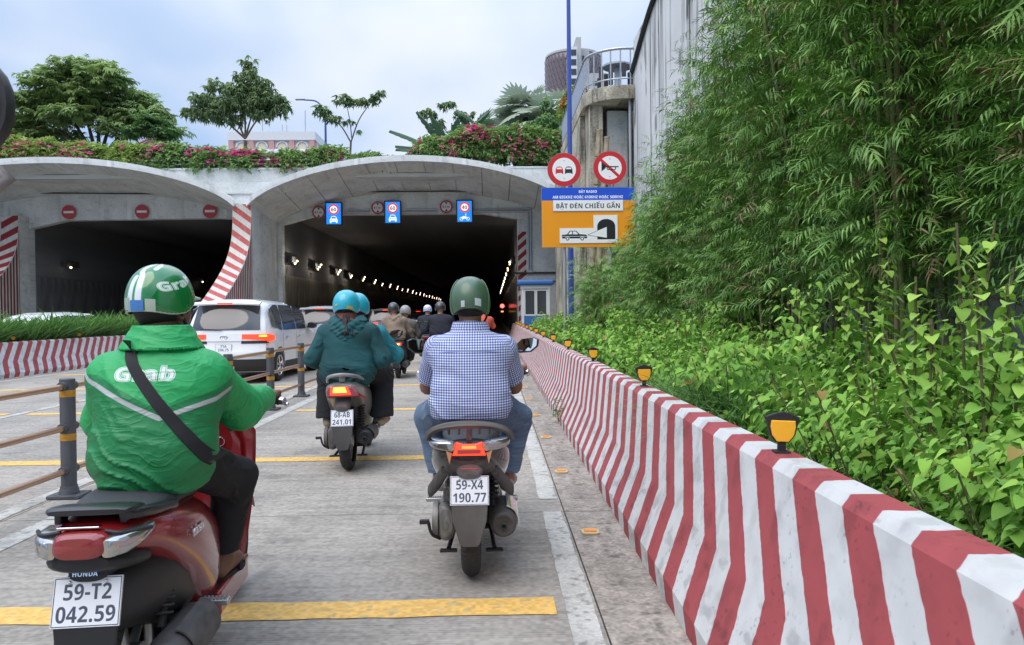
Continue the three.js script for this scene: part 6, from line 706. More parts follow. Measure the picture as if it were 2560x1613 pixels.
  for (const s of [-1, 1]) { for (const [z0, z1, nmz] of o.win || [[0.42, 1.0], [1.08, 1.95], [2.02, 2.75]]) obj('side_window', sheet((u, v) => { const z = s > 0 ? lerp(z0, z1, u) : lerp(z1, z0, u); const topy = Math.min(keyed(topK, z / L) - 0.10, H - 0.13), y = lerp(belt + 0.03 + 0.10 * Math.max(0, 1 - (z - 0.4) / 0.5), topy - 0.1 * Math.max(0, 1 - (z - 0.4) / 0.35), v); const q = sa(z, y, s); return q; }, 8, 5, 0.008), glass, t);
    obj('side_mirror', [loft([{ z: -L * 0.655 + 0.1, x: s * (hw + 0.1), y: belt + 0.1, w: 0.09, h: 0.065 }, { z: -L * 0.655, x: s * (hw + 0.1), y: belt + 0.1, w: 0.11, h: 0.08 }, { z: -L * 0.655 - 0.1, x: s * (hw + 0.08), y: belt + 0.1, w: 0.07, h: 0.05 }], 16, 3), box(0.12, 0.04, 0.06, s * hw * 0.97, belt + 0.06, -L * 0.655, 0.01)], M.blackGloss, t);
    for (const z of [1.25, 2.15]) { const q = sa(z, belt - 0.12, s); obj('door_handle', box(0.03, 0.025, 0.17, q[0] + s * 0.012, q[1], q[2], 0.008), M.chrome, t); } obj('door_seam', [sheet((u, v) => { const q = sa(1.04 + 0.006 * u, lerp(0.4, belt, v), s); return q; }, 1, 10, 0.0025), sheet((u, v) => sa(2.0 + 0.006 * u, lerp(0.4, belt, v), s), 1, 10, 0.0025)], M.darkWall, t);
    obj('sill_trim', sheet((u, v) => sa(s > 0 ? lerp(axR + 0.4, axF - 0.42, u) : lerp(axF - 0.42, axR + 0.4, u), lerp(0.26, 0.4, v), s), 10, 2, 0.012), M.black, t);
    for (const z of [axR, axF]) { const x = s * (hw - 0.11), P2 = [[rw * 0.66, -0.1], [rw * 0.93, -0.1], [rw, -0.07], [rw, 0.07], [rw * 0.93, 0.1], [rw * 0.66, 0.1], [rw * 0.64, 0.0], [rw * 0.66, -0.1]]; const w = obj('wheel', xf(lathe(P2, 28), { r: [0, 0, Math.PI / 2], t: [x, rw, -z] }), M.rubber, t); const rg = [xf(new THREE.TorusGeometry(rw * 0.62, 0.02, 8, 28), { r: [0, Math.PI / 2, 0], t: [x + s * 0.085, rw, -z] }), xf(new THREE.CylinderGeometry(0.06, 0.06, 0.03, 14), { r: [0, 0, Math.PI / 2], t: [x + s * 0.085, rw, -z] })]; for (let k = 0; k < 5; k++) { const a = k * 1.2566 + 0.3; for (const d of [-0.12, 0.12]) rg.push(rod([x + s * 0.085, rw + Math.sin(a) * 0.05, -z + Math.cos(a) * 0.05], [x + s * 0.08, rw + Math.sin(a + d) * rw * 0.62, -z + Math.cos(a + d) * rw * 0.62], 0.02, 0.014, 6)); } obj('rim', rg, M.chrome, w); obj('brake_disc', xf(new THREE.CylinderGeometry(rw * 0.6, rw * 0.6, 0.02, 24), { r: [0, 0, Math.PI / 2], t: [x + s * 0.02, rw, -z] }), M.darkWall, w); } }
  obj('underbody', span(-hw * 0.86, hw * 0.86, 0.2, 0.36, -L + 0.3, -0.25), M.black, t);
  return t;
}
M.carGlass = phys([0.035, 0.04, 0.05], 0.08, { clearcoat: 1, clearcoatRoughness: 0.02 });
M.carWhite = phys([0.80, 0.81, 0.82], 0.28, { clearcoat: 0.9, clearcoatRoughness: 0.05 }); M.carSilver = phys([0.42, 0.43, 0.45], 0.3, { metalness: 0.4, clearcoat: 0.8 }); M.carGrey = phys([0.16, 0.15, 0.14], 0.3, { metalness: 0.3, clearcoat: 0.8 }); M.carRed = phys([0.2, 0.02, 0.02], 0.3, { clearcoat: 0.8 });
car({ name: 'white_suv', label: 'white people carrier with lit tail lights beside the railing', W: 1.76, H: 1.72, L: 4.5, belt: 1.03, paint: M.carWhite, pos: [-5.38, 0, -14.85], turn: -1.5 * R, plate: ['71A', '246.75'], emblem: 1, badges: true });
car({ name: 'silver_suv', label: 'silver sport utility car ahead of the white people carrier', W: 1.8, H: 1.7, L: 4.6, belt: 1.02, paint: M.carSilver, pos: [-6.05, 0, -25.8], turn: 0, plate: ['51K', '302.19'], trimM: M.carSilver, tlx: 0.45 });
car({ name: 'grey_suv', label: 'grey car with a full width red light just inside the tunnel', W: 1.8, H: 1.62, L: 4.5, belt: 1.0, paint: M.carGrey, pos: [-7.9, 0, -41], plate: ['51H', '118.20'], tlx: 0.05, barM: M.tailOff });
car({ name: 'dark_suv', label: 'dark car ahead of the beige rider at the tunnel mouth', W: 1.82, H: 1.68, L: 4.6, belt: 1.02, paint: M.carGrey, pos: [-5.1, 0, -35.0], plate: ['61A', '774.03'] });
car({ name: 'red_lit_car', label: 'far car with a bright roof brake light between the riders in the tunnel', W: 1.8, H: 1.66, L: 4.5, belt: 1.0, paint: M.carRed, pos: [-5.1, 0, -50], plate: ['50F', '220.41'], tlx: 0.2 });
car({ name: 'white_sedan', label: 'white car roof showing over the grass median in the left carriageway', W: 1.74, H: 1.56, L: 4.3, belt: 0.98, paint: M.carWhite, pos: [-14.2, 0, -25.6], turn: Math.PI - 4 * R, plate: ['51G', '609.77'] });
// ================================================================ PEOPLE
T.check = dtex(64, 64, (u, v) => { const a = sstep(0.44, 0.56, Math.abs(u - 0.5) * 2), b = sstep(0.44, 0.56, Math.abs(v - 0.5) * 2), k = (a + b) / 2; return [lerp(0.86, 0.24, k), lerp(0.88, 0.30, k), lerp(0.93, 0.56, k)]; });
T.denim = dtex(512, 512, (u, v) => { const n = 0.5 + 0.5 * fbm(u * 4, v * 4, 2, 4, 4), w = vn(u * 128, v * 128, 3, 128) * 0.05; return [lerp(0.30, 0.56, n) + w, lerp(0.40, 0.63, n) + w, lerp(0.52, 0.72, n) + w]; });
T.crease = dtex(512, 512, (u, v) => { const w = 0.5 * fbm(u * 4, v * 4, 3, 3, 4), a = 1 - Math.abs(vn(u * 5 + w * 2, v * 18 + w * 5, 1.3, 0)), b = 1 - Math.abs(vn(u * 12 + v * 6, v * 34 + w * 8, 5.1, 0)), c = 1 - Math.abs(vn(u * 9 - v * 7 + w * 3, v * 12 + u * 5, 9.7, 0)); return 0.5 * a ** 3 + 0.25 * b ** 3 + 0.3 * c ** 4; }, { srgb: false });
T.crease.wrapS = T.crease.wrapT = THREE.MirroredRepeatWrapping;
const C = {
  skin: phys([0.32, 0.155, 0.09], 0.55, { map: mottled }), skinDark: phys([0.20, 0.10, 0.06], 0.6, { map: mottled }), skinLight: phys([0.46, 0.26, 0.18], 0.55, { map: mottled }),
  check: mat([1, 1, 1], 0.85, { map: T.check, bumpMap: clothBump, bumpScale: 0.0006 }), denim: mat([0.8, 0.8, 0.8], 0.9, { map: T.denim, bumpMap: clothBump, bumpScale: 0.0008 }),
  blackCloth: mat([0.013, 0.013, 0.015], 0.9, { bumpMap: clothBump, bumpScale: 0.001 }), teal: mat([0.012, 0.095, 0.105], 0.85, { map: mottled, bumpMap: clothBump, bumpScale: 0.001 }), cyan: mat([0.03, 0.34, 0.43], 0.8, { map: mottled }), beige: mat([0.33, 0.25, 0.185], 0.95, { map: mottled }), grey: mat([0.24, 0.225, 0.21], 0.9, { map: mottled }), navy: mat([0.02, 0.022, 0.035], 0.9), orange: mat([0.62, 0.10, 0.055], 0.85), hair: mat([0.018, 0.014, 0.012], 0.7), strap: mat([0.012, 0.012, 0.014], 0.8), jacket: mat([0.02, 0.25, 0.085], 0.62, { bumpMap: clothBump, bumpScale: 0.0008 }),
};
const sub = (a, b) => [a[0] - b[0], a[1] - b[1], a[2] - b[2]], addv = (a, b) => [a[0] + b[0], a[1] + b[1], a[2] + b[2]], mixv = (a, b, t) => [lerp(a[0], b[0], t), lerp(a[1], b[1], t), lerp(a[2], b[2], t)];
function handBones(wr, G, s, k = 1) { // a hand closed on a grip at G whose axis runs along x
  const B = [bone(wr, addv(G, [-s * 0.002, 0.022, 0.045]), 0.026 * k, 0.028 * k, [1.1, 0.8, 1]), bone(addv(G, [-0.03, 0.024, 0.028]), addv(G, [0.03, 0.024, 0.026]), 0.019 * k)];
  const F = []; [[-0.036, 0.95], [-0.012, 1.06], [0.012, 1.0], [0.035, 0.82]].forEach(([dx, l]) => { const x = s * -dx, a = addv(G, [x, 0.031, 0.014]), b = addv(G, [x * 1.05, 0.030 * l, -0.020 * l]), c = addv(G, [x * 1.05, 0.002, -0.032 * l]), d = addv(G, [x, -0.022 * l, -0.014]); F.push(bone(a, b, 0.0098 * k, 0.0092 * k), bone(b, c, 0.0092 * k, 0.0086 * k), bone(c, d, 0.0086 * k, 0.0078 * k)); });
  const th = [bone(addv(G, [-s * 0.038, 0.012, 0.038]), addv(G, [-s * 0.058, -0.006, 0.022]), 0.0125 * k, 0.0105 * k), bone(addv(G, [-s * 0.058, -0.006, 0.022]), addv(G, [-s * 0.05, -0.023, -0.002]), 0.0105 * k, 0.009 * k)];
  return [...B, ...F, ...th];
}
function openHand(wr, dir, s) { const B = [bone(wr, addv(wr, dir.map((d) => d * 0.07)), 0.026, 0.03, [1, 1, 1])]; for (let i = 0; i < 4; i++) { const o = [0, (i - 1.5) * 0.018, 0], a = addv(addv(wr, dir.map((d) => d * 0.085)), o), b = addv(a, dir.map((d, k) => d * (0.05 + 0.01 * (i === 1 || i === 2)) + (k === 0 ? -s * 0.02 : 0))); B.push(bone(a, b, 0.0095, 0.008)); } return B; }
function person(o) {
  const t = thing('person', o.label, 'person', o.pos, o.turn || 0, o.group), J = o.J, k = o.k || 1, fat = o.fat || 1, cell = o.cell || 0.014, near = o.near !== false && cell < 0.018;
  const pw = o.pelW ?? 0.075, torsoB = [bone([J.pel[0] - pw, J.pel[1], J.pel[2]], [J.pel[0] + pw, J.pel[1], J.pel[2]], 0.115 * fat), bone(J.pel, mixv(J.pel, J.chest, 0.55), 0.135 * fat, 0.135 * fat, [1.15, 1, 0.95]), bone(mixv(J.pel, J.chest, 0.5), J.chest, 0.135 * fat, 0.135 * fat, [1.2, 1, 0.9]), bone(addv(J.chest, [-0.07, 0.03, 0]), addv(J.chest, [0.07, 0.03, 0]), 0.105 * fat), bone(J.shL, J.shR, 0.062 * fat), bone(J.chest, J.neck, 0.11 * fat, 0.062)];
  const h = J.head, hf = [Math.sin(o.look || 0), 0, -Math.cos(o.look || 0)], fw = (d, y, sx = 0) => [h[0] + hf[0] * d - hf[2] * sx, h[1] + y, h[2] + hf[2] * d + hf[0] * sx];
  const headB = [bone(fw(-0.02, 0.02), fw(0.025, 0.03), 0.088, 0.084, [0.92, 1.06, 1]), bone(fw(0.045, -0.075), fw(0.05, -0.03), 0.046, 0.058), bone(J.neck, fw(-0.01, -0.05), 0.058, 0.055)];
  const faceB = [bone(fw(0.108, 0.008), fw(0.122, -0.022), 0.009, 0.014), bone(fw(0.10, -0.05, -0.018), fw(0.10, -0.05, 0.018), 0.011), bone(fw(0.0, 0.015, 0.086), fw(-0.012, -0.03, 0.084), 0.014, 0.012, [1, 1, 1]), bone(fw(0.0, 0.015, -0.086), fw(-0.012, -0.03, -0.084), 0.014, 0.012), bone(fw(0.09, 0.035, -0.03), fw(0.09, 0.035, 0.03), 0.016), bone(fw(0.085, -0.088), fw(0.09, -0.083), 0.02)];
  const arm = (s) => { const q = s > 0 ? 'R' : 'L'; return [bone(J['sh' + q], J['el' + q], 0.052 * k * fat, 0.042 * k), bone(J['el' + q], J['wr' + q], 0.043 * k, 0.029 * k)]; };
  const leg = (s) => { const q = s > 0 ? 'R' : 'L'; return [bone(J['hp' + q], J['kn' + q], 0.088 * k * fat, 0.06 * k), bone(J['kn' + q], J['an' + q], 0.058 * k, 0.04 * k)]; };
  const footB = (s) => { const q = s > 0 ? 'R' : 'L', a = J['an' + q], e = J['to' + q]; return [bone(addv(a, [0, -0.035, 0.035]), mixv(a, e, 0.6), 0.034, 0.032), bone(a, mixv(addv(a, [0, -0.03, 0]), e, 0.6), 0.036, 0.03), bone(mixv(a, e, 0.5), e, 0.033, 0.022, [1.25, 0.8, 1])]; };
  // skin: one merged body surface
  const bodyB = [...torsoB, ...headB, ...arm(1), ...arm(-1), ...leg(1), ...leg(-1), ...footB(1), ...footB(-1)], bf = blend(bodyB, 0.035), bb = boundsOf(bodyB, 0.03); const gs = [surfNet(bf, bb[0], bb[1], Math.max(cell, 0.016))];
  if (near) { const hb2 = [...headB, ...faceB], g1 = boundsOf(hb2, 0.012); gs.push(surfNet(blend(hb2, 0.018, 0.0012), g1[0], g1[1], 0.0045)); }
  for (const s of [-1, 1]) { const q = s > 0 ? 'R' : 'L'; if (o.hands === 'pocket' ) continue; if (!J['G' + q]) continue; const hb2 = [...handBones(J['wr' + q], J['G' + q], s), bone(mixv(J['el' + q], J['wr' + q], 0.8), J['wr' + q], 0.031, 0.027)], g1 = boundsOf(hb2, 0.012); gs.push(surfNet(blend(hb2, 0.012), g1[0], g1[1], near ? 0.004 : 0.007)); }
  if (o.bareToes) for (const s of [-1, 1]) { const q = s > 0 ? 'R' : 'L', e = J['to' + q], a = J['an' + q], d = sub(e, a), l = Math.hypot(...d), dir = d.map((v) => v / l), side = [1, 0, 0]; const tb = []; for (let i = 0; i < 5; i++) { const x = (i - 2) * 0.017 * -s, b0 = addv(mixv(a, e, 0.8), [x, -0.01, 0]), b1 = addv(e, [x, -0.008, -0.022 + 0.008 * i]); tb.push(bone(b0, b1, 0.011 - 0.0008 * i, 0.0095 - 0.0008 * i)); } const g1 = boundsOf(tb, 0.01); gs.push(surfNet(blend(tb, 0.006), g1[0], g1[1], 0.004)); }
  const body = obj('body', gs, o.skin || C.skin, t);
  if (near) for (const s of [-1, 1]) obj('eye', ball(0.011, ...fw(0.094, 0.018, s * 0.032), 1, 0.7, 1, 10), mat([0.03, 0.02, 0.018], 0.2), t);
  { const hf2 = (x, y, z) => { const d = blend(headB.slice(0, 1), 0.02)(x, y, z) - 0.006; const rel = (x - h[0]) * hf[0] + (z - h[2]) * hf[2]; return Math.max(d, -(y - (h[1] - 0.07 + Math.max(0, rel) * 1.2)), rel - 0.05); }; if (near) { const g1 = boundsOf(headB.slice(0, 1), 0.02); obj('hair', surfNet(hf2, g1[0], g1[1], 0.006), C.hair, t); } }
  // top
  const T0 = o.top, A = T0.wr ?? 0.006, seed = o.seed || 1; const fold = (x, y, z, sc = 1) => { const warp = 0.35 * vn(x * 7 + seed, y * 5, z * 7); const r1 = 1 - Math.abs(vn(x * 3.2 + seed * 3, y * 15 * sc + warp * 4 + x * 5, z * 4)), r2 = 1 - Math.abs(vn(x * 8 - y * 4, y * 30 * sc + warp * 6, z * 9 + seed)); return A * (r1 * r1 * 1.25 + r2 * r2 * 0.28 - 0.65); };
  const tops = [...torsoB.map((b) => b)], hem = T0.hem, tf0 = blend(tops, 0.07, T0.off); const low = (y) => sstep(J.chest[1] + 0.06, hem, y);
  const topF = (x, y, z) => { let d = tf0(x, y, z) - fold(x, y, z) * (0.55 + 0.75 * low(y)); const fl = (T0.flare || 0) * low(y); d -= fl; const hemY = hem + 0.012 * vn(x * 9, z * 9, seed); d = Math.max(d, hemY - y); d = Math.max(d, y - (J.neck[1] + 0.035 + (T0.collar || 0) - Math.max(0, J.neck[2] - z) * 0.6)); return d; };
  const tb = boundsOf(tops, T0.off + 0.04); tb[0][1] = hem - 0.04; const uvT = (x, y, z) => { const dx = x - J.chest[0], side = Math.max(0, J.chest[2] + 0.06 - z); return [(dx + Math.sign(dx) * side * 0.9) / (T0.uv || 1) + (T0.uv0 || 0), (y - 0.35 * Math.max(0, J.chest[2] - 0.02 - z) * sstep(1.1, 1.2, y)) / (T0.uv || 1) + (T0.uv1 || 0)]; };
  const topM = obj(T0.name || 'shirt', surfNet(topF, tb[0], tb[1], near ? Math.min(cell, 0.009) : cell, uvT), T0.mat, t); t.userData_topF = null;
  const sleeves = []; for (const s of [-1, 1]) { const q = s > 0 ? 'R' : 'L', sh = J['sh' + q], el = J['el' + q], wr = J['wr' + q], long = T0.sleeve !== 'short', L = T0.loose || 0.016; const end = long ? mixv(el, wr, T0.cuff ?? 0.93) : mixv(sh, el, 0.78); const sb = long ? [bone(mixv(sh, [0, sh[1], sh[2]], 0.15), sh, 0.06 * fat + L * 0.4), bone(sh, el, 0.056 * k * fat + L, 0.046 * k + L), bone(el, wr, 0.046 * k + L, 0.031 * k + L * 0.8)] : [bone(mixv(sh, [0, sh[1], sh[2]], 0.15), sh, 0.06 * fat + L * 0.4), bone(sh, mixv(sh, el, 1.1), 0.056 * k * fat + L, 0.055 * k + L * 1.2)]; const from = long ? el : sh, dv = sub(end, from), dl = Math.hypot(...dv), dn = dv.map((v) => v / dl); const f0 = blend(sb, 0.04); const along = (x, y, z) => (x - end[0]) * dn[0] + (y - end[1]) * dn[1] + (z - end[2]) * dn[2];
    const g0 = (x, y, z) => { const d = f0(x, y, z), e = along(x, y, z); const bend = Math.exp(-(((x - el[0]) ** 2 + (y - el[1]) ** 2 + (z - el[2]) ** 2) / 0.012)); const rr = 1 - Math.abs(vn((x + z) * 6 + seed, e * 26 + vn(x * 9, y * 9, z * 9) * 1.4, y * 6)); return Math.max(d - A * (rr * rr * (0.9 + (long ? 0.9 * bend : 0)) - 0.4), e); };
    const bx = boundsOf(sb, 0.03); const up = [0, 1, 0]; const mid = mixv(from, end, 0.5); const e1 = V(s, 0, 0.2).addScaledVector(V(...dn), -V(s, 0, 0.2).dot(V(...dn))).normalize(), e2 = V(...dn).clone().cross(e1); const uvS = (x, y, z) => { const c = long && (y < el[1] + 0.03) ? el : mid, a = V(x - c[0], y - c[1], z - c[2]), an = Math.atan2(a.dot(e2), a.dot(e1)); return [an * 0.075 / (T0.uv || 1) + (T0.su ?? 0), along(x, y, z) / (T0.uv || 1) + (T0.sv ?? 0)]; };
    sleeves.push(obj('sleeve', surfNet(g0, bx[0], bx[1], near ? Math.min(cell, 0.009) : cell, uvS), T0.sleeveMat || T0.mat, topM)); }
  if (T0.hood) { const hb3 = [], nz = J.neck[2], ny = J.neck[1], nx = J.neck[0]; const V1 = [[-0.135, 0.02, 0.02], [-0.11, -0.045, 0.10], [-0.05, -0.105, 0.145], [0, -0.125, 0.152], [0.05, -0.105, 0.145], [0.11, -0.045, 0.10], [0.135, 0.02, 0.02]], V2 = [[-0.10, 0.035, 0.0], [-0.08, 0.0, 0.09], [0, -0.055, 0.15], [0.08, 0.0, 0.09], [0.10, 0.035, 0.0]]; for (const [vv, r0] of [[V1, 0.034], [V2, 0.04]]) for (let i = 0; i < vv.length - 1; i++) hb3.push(bone(addv([nx, ny, nz], vv[i]), addv([nx, ny, nz], vv[i + 1]), r0)); const f = blend(hb3, 0.018), g1 = boundsOf(hb3, 0.03); obj('hood', surfNet((x, y, z) => f(x, y, z) - fold(x, y, z, 1.3) * 1.0 - 0.003 * Math.sin((y + Math.abs(x - nx) * 0.6) * 150 + 2 * vn(x * 12, y * 12, z * 12)), g1[0], g1[1], near ? 0.008 : cell), T0.mat, topM); }
  if (T0.collarH) { const cr = T0.collarR || 0.105, ch = T0.collarH, cy = J.neck[1] + (T0.collarY ?? 0.04), cz = J.neck[2]; obj('collar', surfNet((x, y, z) => { const dx = x - J.neck[0], dz = z - cz, rr = Math.hypot(dx / 1.08, dz), w = fold(x, y, z, 1.4) * 0.7; return Math.max(Math.abs(rr - cr + (y - cy) * (T0.collarS ?? 0.75)) - (T0.collarT ?? 0.011) - w * 0.6, Math.abs(y - cy - Math.min(0, dz + 0.02) * 0.5) - ch); }, [J.neck[0] - 0.2, cy - ch - 0.09, cz - 0.2], [J.neck[0] + 0.2, cy + ch + 0.02, cz + 0.2], 0.006, uvT), T0.mat, topM); }
  // trousers
  const P0 = o.pants, po = P0.off ?? 0.014, pb = [torsoB[0], ...[1, -1].flatMap((s) => { const q = s > 0 ? 'R' : 'L', hp = J['hp' + q], kn = J['kn' + q], an = J['an' + q]; return [bone(hp, kn, 0.092 * k * fat, 0.066 * k + (P0.flare || 0) * 0.4), bone(kn, an, 0.066 * k + (P0.flare || 0) * 0.4, 0.045 * k + (P0.flare || 0))]; })], pf = blend(pb, 0.04, po); const cutY = Math.max(J.anL[1], J.anR[1]) + (P0.cut ?? 0.0), pbb = boundsOf(pb, po + 0.03);
  const pantF = (x, y, z) => { const kz = Math.min((x - J.knL[0]) ** 2 + (y - J.knL[1]) ** 2 + (z - J.knL[2]) ** 2, (x - J.knR[0]) ** 2 + (y - J.knR[1]) ** 2 + (z - J.knR[2]) ** 2), rr = 1 - Math.abs(vn(x * 7, y * 20 + vn(x * 8, y * 6, z * 8) * 2, z * 7 + seed)); return Math.max(pf(x, y, z) - 0.006 * (rr * rr * (0.8 + 1.2 * Math.exp(-kz / 0.02)) - 0.4), cutY - y + 0.006 * vn(x * 20, z * 20)); };
  obj(P0.name || 'trousers', surfNet(pantF, pbb[0], pbb[1], near ? Math.min(cell, 0.010) : cell, (x, y, z) => [Math.atan2(x, z + 0.4) * 0.5 + z, y * 1.5]), P0.mat, t);
  // shoes
  if (o.shoe) for (const s of [-1, 1]) { const fb = footB(s), ff = blend(fb, 0.02, 0.008), g1 = boundsOf(fb, 0.03), an = J[s > 0 ? 'anR' : 'anL'], to = J[s > 0 ? 'toR' : 'toL']; const sh = obj('shoe', surfNet((x, y, z) => Math.max(ff(x, y, z), y - an[1] - 0.005), g1[0], g1[1], near ? 0.007 : 0.012), o.shoe, t); const c = mixv(an, to, 0.55); }
  if (o.sandal) for (const s of [-1, 1]) { const a = J[s > 0 ? 'anR' : 'anL'], e = J[s > 0 ? 'toR' : 'toL'], base = Math.min(a[1] - 0.07, e[1] - 0.03), z0 = a[2] + 0.06, z1 = e[2] - 0.05, cx = (a[0] + e[0]) / 2, pts = []; for (let i = 0; i < 24; i++) { const an = i / 24 * 6.283, zz = Math.cos(an), w = 0.042 + (zz < 0 ? 0.006 : -0.004); pts.push([Math.sin(an) * w, -zz * (z0 - z1) / 2]); } const g = extr(pts, 0.022, 0.005); g.rotateX(-Math.PI / 2); g.rotateY(Math.atan2(-(e[0] - a[0]), -(e[2] - a[2]))); const so = obj('sandal', g, C.strap, t, { at: [cx, base, (z0 + z1) / 2] }); const p = mixv(a, e, 0.66); obj('sandal_strap', [tube([[-0.045, 0.0, 0.0], [-0.03, 0.05, -0.03], [0.0, 0.062, -0.045], [0.03, 0.05, -0.03], [0.045, 0.0, 0.0]], 0.009, 16, 6), tube([[-0.045, 0.0, 0.02], [-0.03, 0.055, -0.01], [0.0, 0.068, -0.02], [0.03, 0.055, -0.01], [0.045, 0.0, 0.02]], 0.009, 16, 6)], C.strap, so, { at: [p[0] - cx, 0.0, p[2] - (z0 + z1) / 2 + 0.02] }); }
  if (o.helmet) helmet(t, { at: [h[0] - hf[0] * 0.012, h[1] + 0.025, h[2] - hf[2] * 0.012], yaw: o.look || 0, ...o.helmet });
  return { t, topF, J, fw, topM };
}
function helmet(parent, o) {
  const [rx, ry, rz] = o.r || [0.118, 0.132, 0.14], n = 48, m = 16; // u runs round the head, v from crown to rim
  const rim = (a) => { const c = Math.cos(a); return lerp(-0.22, 0.16, sstep(0.05, -0.95, c)) - 0.25 * Math.exp(-(((Math.abs(Math.atan2(Math.sin(a), Math.cos(a))) - 1.15) / 0.5) ** 2)) * (o.flap ?? 1); };
  const pt = (a, v, off = 0) => { const E = lerp(Math.PI / 2, rim(a), v), ce = Math.pow(Math.max(0, Math.cos(E)), 0.86), se = Math.sin(E); return [(rx + off) * ce * Math.sin(a), (ry + off) * se * (se < 0 ? 1.05 : 1), (rz + off) * ce * Math.cos(a)]; };
  const g = sheet((u, v) => pt((0.5 - u) * 2 * Math.PI, Math.max(v, 0.0001)), n, m, 0.008, (u, v) => [1 - u, 1 - v]);
  const hm = obj('helmet', g, o.mat, parent, { at: o.at }); hm.rotation.set(o.pitch || 0, -(o.yaw || 0), o.roll || 0, 'YXZ');
  const P = []; for (let i = 0; i < 48; i++) P.push(pt(i / 48 * 2 * Math.PI, 1, 0.004)); obj('rim_trim', tube(P, 0.0045, 96, 6, true), o.trim || M.black, hm);
  const inner = sheet((u, v) => pt((0.5 - u) * 2 * Math.PI, 0.35 + 0.62 * v, -0.014), 32, 6, 0.004); obj('liner', inner, C.strap, hm);
  for (const s of [-1, 1]) obj('chin_strap', tube([pt(s * 1.45, 1, -0.006), [s * 0.088, -0.09, -0.02], [s * 0.05, -0.135, -0.055], [0, -0.15, -0.07]], 0.006, 14, 6), C.strap, hm);
  if (o.peak) obj('peak', sheet((u, v) => { const a = Math.PI + (u - 0.5) * 1.5, b = pt(a, 0.96); const L = 0.055 * v * Math.cos((u - 0.5) * 2.2); return [b[0] + Math.sin(a) * L, b[1] - 0.3 * L, b[2] + Math.cos(a) * L]; }, 14, 3, 0.004), o.peak, hm);
  for (const st of o.stickers || []) obj('sticker', sheet((u, v) => pt(st.a + (u - 0.5) * st.w / rz, st.v + (0.5 - v) * st.h / ry / 1.5, 0.009), 4, 3, 0.0006), st.m, hm);
  if (o.band) obj('edge_band', sheet((u, v) => pt((0.5 - u) * 2 * Math.PI, lerp(0.985, o.band[1], 1 - v), 0.008), 48, 2, 0.001), o.band[0], hm);
  if (o.ridge) for (const s of [-1, 1]) { const R2 = []; for (let i = 0; i <= 20; i++) { const q = i / 20; R2.push(pt(s * lerp(1.0, 2.2, q), 1 - 0.72 * Math.sin(q * Math.PI), 0.010)); } obj('ridge', tube(R2, 0.0035, 40, 6), o.mat, hm); }
  return hm;
}
// ribbon laid over a clothing surface, looked for from behind (+z)
function ribbon(f, path, w, th, m, name, parent, zStart = 0.5) { const find = (x, y) => { let z = zStart; for (let i = 0; i < 90; i++) { const d = f(x, y, z); if (d < 0.0008) break; z -= Math.max(d * 0.7, 0.0008); if (z < -0.6) return null; } return z; };
  const N = 40, c = new THREE.CatmullRomCurve3(path.map((p) => V(p[0], p[1], 0))), rows = []; for (let i = 0; i <= N; i++) { const p = c.getPoint(i / N), q = c.getTangent(i / N), nx = -q.y, ny = q.x, row = []; for (let j = 0; j <= 4; j++) { const k = (j / 4 - 0.5) * w, x = p.x + nx * k, y = p.y + ny * k, z = find(x, y); row.push([x, y, z]); } rows.push(row); }
  rows.forEach((r, i) => { for (let j = 0; j < 5; j++) if (r[j][2] === null || (i && Math.abs(r[j][2] - rows[i - 1][j][2]) > 0.03)) { const pz = i ? rows[i - 1][j][2] : 0; r[j][2] = pz - 0.022; if (i) r[j][0] = rows[i - 1][j][0] + 0.001; } });
  for (let k = 0; k < 2; k++) for (let i = 1; i < N; i++) for (let j = 0; j < 5; j++) rows[i][j][2] = Math.max(rows[i][j][2], (rows[i - 1][j][2] + rows[i + 1][j][2]) / 2);
  const g = sheet((u, v) => { const a = clamp(v) * N, i = Math.min(N - 1, Math.floor(a)), b = clamp(u) * 4, j = Math.min(3, Math.floor(b)), fu = b - j, fv = a - i; return mixv(mixv(rows[i][j], rows[i][j + 1], fu), mixv(rows[i + 1][j], rows[i + 1][j + 1], fu), fv).map((q, z) => (z === 2 ? q + 0.002 : q)); }, 4, N, th); const nrm = g.attributes.normal; let s = 0; for (let i = 0; i < 200; i++) s += nrm.getZ(i); if (s < 0) { /* path ran the other way */ }
  return obj(name, g, m, parent);
}
function logo(g, x, y, size, out, inn) { g.font = `bold ${size}px ${F}`; g.textAlign = 'center'; g.lineJoin = 'round'; g.fillStyle = g.strokeStyle = out; g.lineWidth = size * 0.09; g.fillText('Grab', x, y); g.strokeText('Grab', x, y); g.strokeStyle = inn; g.lineWidth = size * 0.022; g.save(); g.strokeText('Grab', x, y); g.restore(); }

